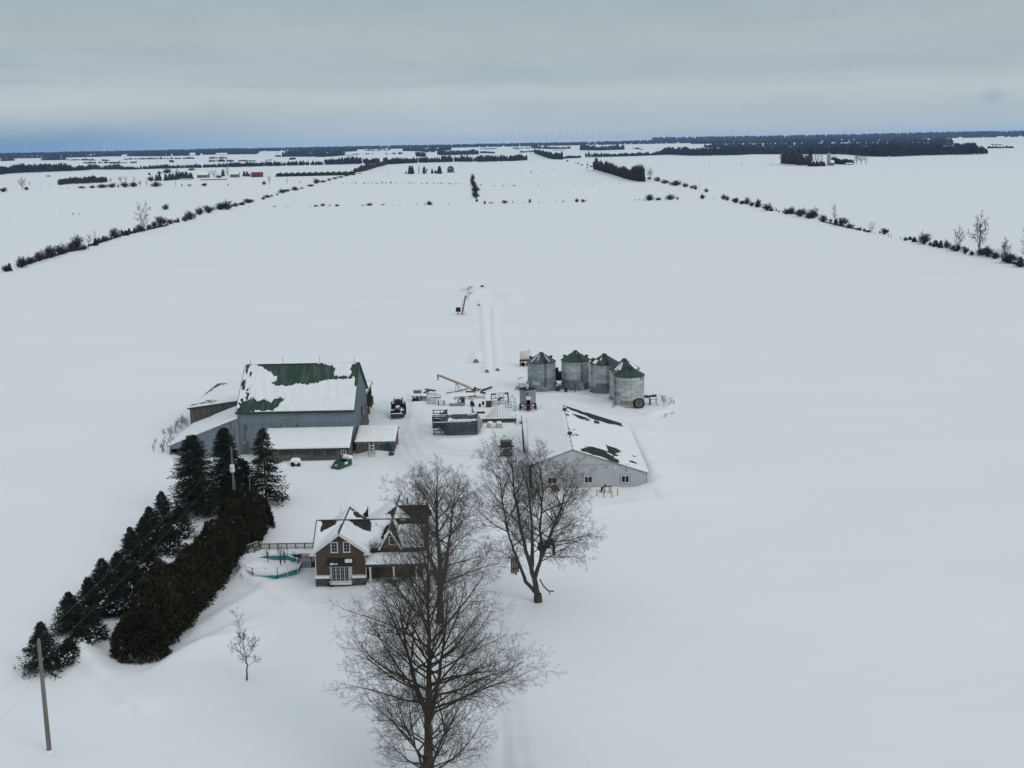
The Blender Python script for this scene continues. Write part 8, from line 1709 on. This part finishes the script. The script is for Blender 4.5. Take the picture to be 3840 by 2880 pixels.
# the ring of woods on the skyline itself
def ring(lab, Y0, x0, x1, h_, seed, gx, wide, rows=4):
    a_, b_ = WY(x0, 545, Y0), WY(x1, 545, Y0); rng = np.random.default_rng(seed); n = int(abs(b_[0] - a_[0]) / gx * rows); X = rng.uniform(a_[0], b_[0], n); Yv = Y0 + rng.uniform(0, rows * gx, n); E = np.stack([X, Yv, far_rise(Yv)], 1)
    hill = 10 * np.maximum(0, fbm(X / 1500, 0 * X, seed, 3)) ; E[:, 2] += 0
    H_ = (h_ + hill) * rng.uniform(.8, 1.15, n); R_ = wide * .5 * rng.uniform(.7, 1.3, n); q = []
    for k in range(2):
        a2 = rng.uniform(0, PI, n); off = np.stack([np.cos(a2), np.sin(a2), 0 * a2], 1) * R_[:, None]; zt = np.array([0, 0, 1.0]) * H_[:, None]
        q.append(np.stack([E - off * .9, E + off * .9, E + off * .7 + zt * .8, E + zt], 1)); q.append(np.stack([E - off * .9, E + zt, E - off * .7 + zt * .75, E - off], 1))
    V = np.concatenate(q, 0).reshape(-1, 3); ob = link('forest', npmesh('forest', V, np.arange(len(V)).reshape(-1, 4), M['wood'])); ob['kind'] = 'stuff'; ob['label'] = lab; ob['category'] = 'wood'
ring('continuous wooded skyline under the wind turbines', 12500, -400, 4300, 26, 200, 24, 30, 5)
ring('wooded rank just below the skyline', 9800, -400, 4300, 20, 201, 24, 26, 3)
ring('higher wooded ridge on the shed side skyline', 12300, 2450, 4300, 50, 202, 22, 34, 5)

# ================================================================== FAR BUILDINGS
def far_house(lab, P, wpx, hpx, wall, roofm='roofsnow', depth=.7, name='far_house', cat='house', ridge=.45, door=True):
    p = G(*P); k_ = np.linalg.norm(p - CAM) / FPX; w_, h_ = wpx * k_, hpx * k_; d_ = w_ * depth; t = thing(name, lab, cat, p); e = h_ * (1 - ridge)
    mb = MB(); mb.add([p + q for q in ((-w_ / 2, 0, -1), (w_ / 2, 0, -1), (w_ / 2, 0, e), (-w_ / 2, 0, e), (-w_ / 2, d_, -1), (w_ / 2, d_, -1), (w_ / 2, d_, e), (-w_ / 2, d_, e), (-w_ / 2, d_ / 2, h_), (w_ / 2, d_ / 2, h_))], [(0, 1, 2, 3), (1, 5, 6, 9, 2), (4, 0, 3, 8, 7), (5, 4, 7, 6)]); part(mb, 'wall', M[wall], t)
    mb = MB(); o_ = .03 * w_; mb.slab([p + (-w_ / 2 - o_, d_ / 2, h_), p + (w_ / 2 + o_, d_ / 2, h_), p + (w_ / 2 + o_, -o_, e - .1), p + (-w_ / 2 - o_, -o_, e - .1)], (0, 0, .35)); mb.slab([p + (-w_ / 2 - o_, d_ / 2, h_), p + (w_ / 2 + o_, d_ / 2, h_), p + (w_ / 2 + o_, d_ + o_, e - .1), p + (-w_ / 2 - o_, d_ + o_, e - .1)], (0, 0, .35)); part(mb, 'roof', M[roofm], t)
    if door:
        for f in (-.25, .2): mb = MB(); mb.box(p + (f * w_, -.06, e * .45), (w_ * .12, .1, e * .5)); part(mb, 'window', M['glass'], t)
    return t
far_house('bright red barn at the end of the windbreak', ZB(145, 494), 90 / 2.3, 40 / 2.3, 'barnred', 'barnred', .5, 'red_barn', 'barn'); far_house('small red annex beside the bright red barn', ZB(112, 493), 34 / 2.3, 24 / 2.3, 'barnred', 'roofsnow', .8, 'red_annex', 'barn')
p = G(*ZB(1819, 455)); k_ = np.linalg.norm(p - CAM) / FPX / 2.304; w_, h_ = 54 * k_, 55 * k_; t = thing('gambrel_barn', 'blue green gambrel barn alone in the far middle field', 'barn', p); prf = [(-.5, -.02), (.5, -.02), (.5, .55), (.34, .86), (0, 1.0), (-.34, .86), (-.5, .55)]
mb = MB(); V = [p + (x * w_, 0, z * h_) for x, z in prf] + [p + (x * w_, w_ * 1.1, z * h_) for x, z in prf]; n = 7; mb.add(V, [tuple(range(n)), tuple(range(2 * n - 1, n - 1, -1))] + [(k, k + n, (k + 1) % n + n, (k + 1) % n) for k in range(n)]); part(mb, 'wall', M['tealbarn'], t)
for f in (-.16, .16): mb = MB(); mb.box(p + (f * w_, -.1, .62 * h_), (.1 * w_, .2, .12 * h_)); part(mb, 'window', M['trim'], t)
mb = MB(); mb.box(p + (0, -.08, .17 * h_), (.34 * w_, .2, .36 * h_)); part(mb, 'door', M['dsteel'], t)
mb = MB()
for (a_, b_) in zip(prf[2:6], prf[3:7]): mb.slab([p + (a_[0] * w_ * 1.02, -.3, a_[1] * h_ * 1.01), p + (a_[0] * w_ * 1.02, w_ * 1.12, a_[1] * h_ * 1.01), p + (b_[0] * w_ * 1.02, w_ * 1.12, b_[1] * h_ * 1.01), p + (b_[0] * w_ * 1.02, -.3, b_[1] * h_ * 1.01)], (0, 0, .25))
part(mb, 'roof', M['tank'], t)
row([(1470, 468, 34, 70, 'C'), (1492, 466, 24, 68, 'C'), (1592, 464, 26, 60, 'C'), (1660, 463, 18, 40, 'C'), (1725, 465, 36, 65, 'C'), (1545, 470, 78, 74, 'T'), (1615, 465, 30, 58, 'T'), (1436, 466, 18, 24), (1690, 463, 34, 28), (1705, 464, 20, 22)], ZB, 'of the farmyard clump next to the blue green gambrel barn', 'beside the gambrel barn')
far_house('low long snow roofed shed ends beside the gambrel barn', ZB(1858, 456), 26 / 2.3, 8 / 2.3, 'tealbarn', name='far_shed', cat='shed')
far_house('tan farmhouse among trees next to the red barn', ZA(2025, 612), 70 / 2.3, 48 / 2.3, 'tan', 'roofsnow'); far_house('broad snow roofed house in the far barn side farm', ZA(1750, 616), 90 / 2.3, 46 / 2.3, 'tan', 'roofsnow'); far_house('long low snow covered building before the far barn side farm', ZA(1840, 634), 210 / 2.3, 14 / 2.3, 'barnwood', 'roofsnow', .2, 'far_shed', 'shed'); far_house('low snow roofed shed beside the evergreen group', ZA(1600, 634), 90 / 2.3, 9 / 2.3, 'barnwood', 'roofsnow', .3, 'far_shed', 'shed')
p = G(*ZD(789, 332)); k_ = np.linalg.norm(p - CAM) / FPX / 1.94; t = thing('silo', 'tall grey concrete silo at the far shed side farm', 'silo', p); mb = MB(); r_, h_ = 12 * k_, 84 * k_; mb.lathe([(r_, -1), (r_, h_ * .95), (r_ * .75, h_), (0, h_ * 1.02)], 20, p); part(mb, 'shaft', M['concrete'], t); mb = MB(); mb.box(p + (r_ * 1.1, -r_ * .3, h_ * .4), (r_ * .4, r_ * .4, h_ * .8)); part(mb, 'chute', M['steel'], t)
far_house('tan shed standing against the grey concrete silo', ZD(818, 332), 26 / 1.94, 36 / 1.94, 'tan', 'roofsnow', 1.0, 'far_shed', 'shed'); far_house('small white house front beside the grey concrete silo', ZD(766, 333), 16 / 1.94, 20 / 1.94, 'white', 'roofsnow', 1.0); far_house('low pale vehicle-sized shed in front of the evergreen clump', ZD(945, 326), 48 / 1.94, 12 / 1.94, 'tan', 'roofsnow', .5, 'far_shed', 'shed')
row([(440, 302, 34, 52, 'T'), (705, 322, 70, 70, 'T'), (740, 326, 60, 72, 'T'), (828, 318, 50, 66, 'T'), (995, 322, 62, 74, 'T'), (1025, 322, 66, 76, 'T'), (1058, 320, 56, 66, 'T'), (462, 318, 34, 50, 'C'), (655, 338, 26, 34, 'C'), (680, 338, 28, 36, 'C'), (705, 338, 28, 36, 'C'), (732, 336, 28, 36, 'C'), (752, 336, 26, 32, 'C'), (655, 300, 30, 90, 'C'), (570, 310, 34, 90, 'C')], ZD, 'round the grey silo farm', 'round the grey silo farm')
FH = [(ZA(800, 424), 34, 12, 'white'), (ZA(930, 427), 44, 14, 'white'), (ZA(1662, 426), 40, 24, 'white'), (ZA(1910, 420), 80, 18, 'white'), (ZA(985, 492), 70, 26, 'tealbarn'), (ZA(1040, 490), 80, 14, 'steel'), (ZA(1150, 488), 44, 22, 'darkwood'), (ZA(2110, 472), 80, 22, 'steel'), (ZA(2170, 474), 60, 18, 'tan'), (ZB(45, 355), 80, 22, 'steel'), (ZB(250, 350), 44, 14, 'tan'), (ZB(323, 288), 26, 14, 'white'), (ZB(935, 308), 60, 12, 'steel'), (ZB(1000, 300), 50, 16, 'tan'), (ZB(1100, 296), 40, 14, 'tealbarn'), (ZB(715, 388), 40, 14, 'white'), (ZC(655, 251), 100, 9, 'steel'), (ZC(310, 248), 40, 8, 'steel'), (ZC(1340, 248), 34, 14, 'steel'), (ZD(2020, 184), 66, 14, 'tan'), (ZD(1500, 128), 44, 20, 'white'), (ZA(415, 604), 24, 16, 'tealbarn'), (ZB(1030, 466), 34, 12, 'darkwood')]
FHL = ['tiny white farmhouse on the far barn side belt', 'pale barn beside the tiny white farmhouse on the far belt', 'white gabled house before dark trees on the barn side horizon', 'wide white barn near the end of the barn side horizon belt', 'dark blue green barn in the far barn side fields', 'long grey shed beside the dark blue green barn far off', 'dark wooded hut amid the barn side fields', 'grey snow roofed barn above the red barn', 'tan barn next to the grey snow roofed barn', 'long grey farm building behind the tree line past the red barn', 'low tan house behind the tree line at mid field', 'tiny white house in front of the wide dark wood block', 'low grey shed end at the edge of the wide dark wood block', 'tan house amid dark trees at mid horizon', 'blue green shed amid dark trees at mid horizon', 'white hut at the foot of the dark rounded wood', 'very long low grey poultry barn at mid horizon', 'small low grey barn near the mid horizon hedges', 'grey shed in the far field behind the thin shed side tree line', 'tan barn on the far shed side snow field', 'white buildings on the wooded shed side ridge', 'little dark hut in the barn side field beside the frame edge wood', 'small flat dark hut where the windbreak meets the fence row']
for (P, w_, h_, m_), lab in zip(FH, FHL): far_house(lab, P, w_ / 2.2, h_ / 2.2, m_, 'roofsnow', .5, door=False)

# ================================================================== WIND TURBINES AND PYLONS ON THE SKYLINE
def turbine(px, base_y, hub_y, lab, i):
    hpx = base_y - hub_y; Yt = min(15000.0, 95 * FPX / hpx); g_ = WY(px, base_y, Yt); zg = float(far_rise(Yt)); b_ = np.array([g_[0], Yt, min(zg, g_[2])]); Hh = g_[2] + 95 - b_[2]
    t = thing('wind_turbine', lab, 'wind turbine', b_, 'wind turbines along the skyline'); mb = MB(); mb.tube(b_ - (0, 0, 5), b_ + (0, 0, Hh), 3.6, 2.2, 10); part(mb, 'tower', M['far_white'], t)
    h0 = b_ + (0, 0, Hh); mb = MB(); mb.rbox(h0 + (0, 1, .5), (4.5, 11, 4.5), .8); part(mb, 'nacelle', M['far_white'], t)
    a0 = (i * 1.9) % 2.09
    for k in range(3):
        a_ = a0 + k * 2 * PI / 3; d = np.array([math.cos(a_), 0, math.sin(a_)]); mb = MB(); mb.tube(h0 + (0, -6, 0) + d * 1.0, h0 + (0, -6, 0) + d * 46, 1.9, .5, 6); part(mb, 'blade', M['far_white'], t)
ZT = Zc(1500, 400, 2.212)
TB = [(ZT(50, 330), ZT(50, 268)), (ZT(165, 318), ZT(165, 262)), (ZT(228, 326), ZT(228, 236)), (ZT(290, 310), ZT(290, 254)), (ZT(345, 310), ZT(345, 250)), (ZT(423, 310), ZT(423, 250)), (ZT(510, 322), ZT(510, 238)), (ZT(560, 318), ZT(560, 246)), (ZT(650, 312), ZT(650, 264)), (ZT(815, 320), ZT(815, 240)), (ZT(855, 305), ZT(855, 256)), (ZT(933, 302), ZT(933, 258)), (ZT(993, 318), ZT(993, 222)), (ZT(1055, 298), ZT(1055, 252)), (ZT(1100, 296), ZT(1100, 248)), (ZT(1205, 294), ZT(1205, 238)), (ZT(1260, 292), ZT(1260, 250)), (ZT(1327, 304), ZT(1327, 214)), (ZT(1385, 290), ZT(1385, 240)), (ZT(1465, 286), ZT(1465, 254)), (ZT(1515, 284), ZT(1515, 242)), (ZT(1605, 284), ZT(1605, 236)), (ZT(1660, 288), ZT(1660, 202)), (ZT(1785, 278), ZT(1785, 220)), (ZT(1890, 272), ZT(1890, 240)), (ZT(2025, 274), ZT(2025, 248)), (ZT(2080, 276), ZT(2080, 206)), (ZT(2200, 276), ZT(2200, 216)), (ZD(90, 134), ZD(90, 92)), (ZD(197, 132), ZD(197, 84)), (ZD(305, 132), ZD(305, 86)), (ZA(908, 388), ZA(908, 318)), (ZA(945, 392), ZA(945, 350)), (ZA(225, 386), ZA(225, 332)), (ZA(608, 384), ZA(608, 334)), (ZB(760, 222), ZB(760, 162)), (ZB(1220, 244), ZB(1220, 150)), (ZB(1437, 226), ZB(1437, 176))]
for i, (a_, b_) in enumerate(TB): turbine(a_[0], a_[1], b_[1], f'{ORD[i]} faint wind turbine on the skyline' if False else 'faint white wind turbine on the far skyline', i)
def pylon(px, base_y, top_y):
    hpx = base_y - top_y; Yt = min(14500.0, 48 * FPX / hpx); b_ = WY(px, base_y, Yt); b_[2] = min(b_[2], float(far_rise(Yt)) + 40); t = thing('power_pylon', 'small dark transmission pylon on the shed side skyline', 'pylon', b_, 'transmission pylons along the skyline'); H_ = hpx * Yt / FPX + 0.0; mb = MB(); zb_ = float(far_rise(Yt)) - b_[2]
    for sx in (-1, 1):
        for sy in (-1, 1): mb.bar(b_ + (sx * 6, sy * 6, zb_ - 2), b_ + (sx * .8, sy * .8, H_), 1.4)
    for z_ in (.35, .6, .8): mb.bar(b_ + (-5 * (1 - z_), 0, H_ * z_), b_ + (5 * (1 - z_), 0, H_ * (z_ + .15)), 1.0)
    part(mb, 'lattice', M['steel'], t); mb = MB()
    for z_, w_ in ((.80, 11), (.92, 8)): mb.bar(b_ + (-w_, 0, H_ * z_), b_ + (w_, 0, H_ * z_), 1.6)
    part(mb, 'cross_arm', M['steel'], t)
for (x, y) in ((435, 110), (490, 110), (530, 115), (575, 112), (625, 110), (678, 107), (728, 104), (783, 102), (835, 102), (890, 100), (958, 99), (1020, 95), (1097, 97), (1172, 99), (1268, 94), (1345, 94), (1408, 91), (1580, 84), (1675, 80), (1775, 79), (1875, 77), (1985, 76), (2100, 74)):
    P = ZD(x, y); pylon(P[0], P[1] + 14, P[1])

# ================================================================== AIR
mb = MB(); mb.box((0, 14700, 100), (60000, 32600, 240)); hv = link('haze', newmesh('haze', np.vstack(mb.V), mb.F, None)); hv['kind'] = 'stuff'; hv['label'] = 'thin pale winter haze over the fields'; hv['category'] = 'haze'
hm = bpy.data.materials.new('haze_air'); hm.use_nodes = True; hn = hm.node_tree; hn.nodes.clear(); ho = hn.nodes.new('ShaderNodeOutputMaterial'); pv = hn.nodes.new('ShaderNodeVolumePrincipled'); pv.inputs['Color'].default_value = (.34, .60, 1.0, 1); pv.inputs['Density'].default_value = HAZE = 2.4e-5; pv.inputs['Anisotropy'].default_value = .2; hn.links.new(pv.outputs[0], ho.inputs['Volume']); hv.data.materials.append(hm)
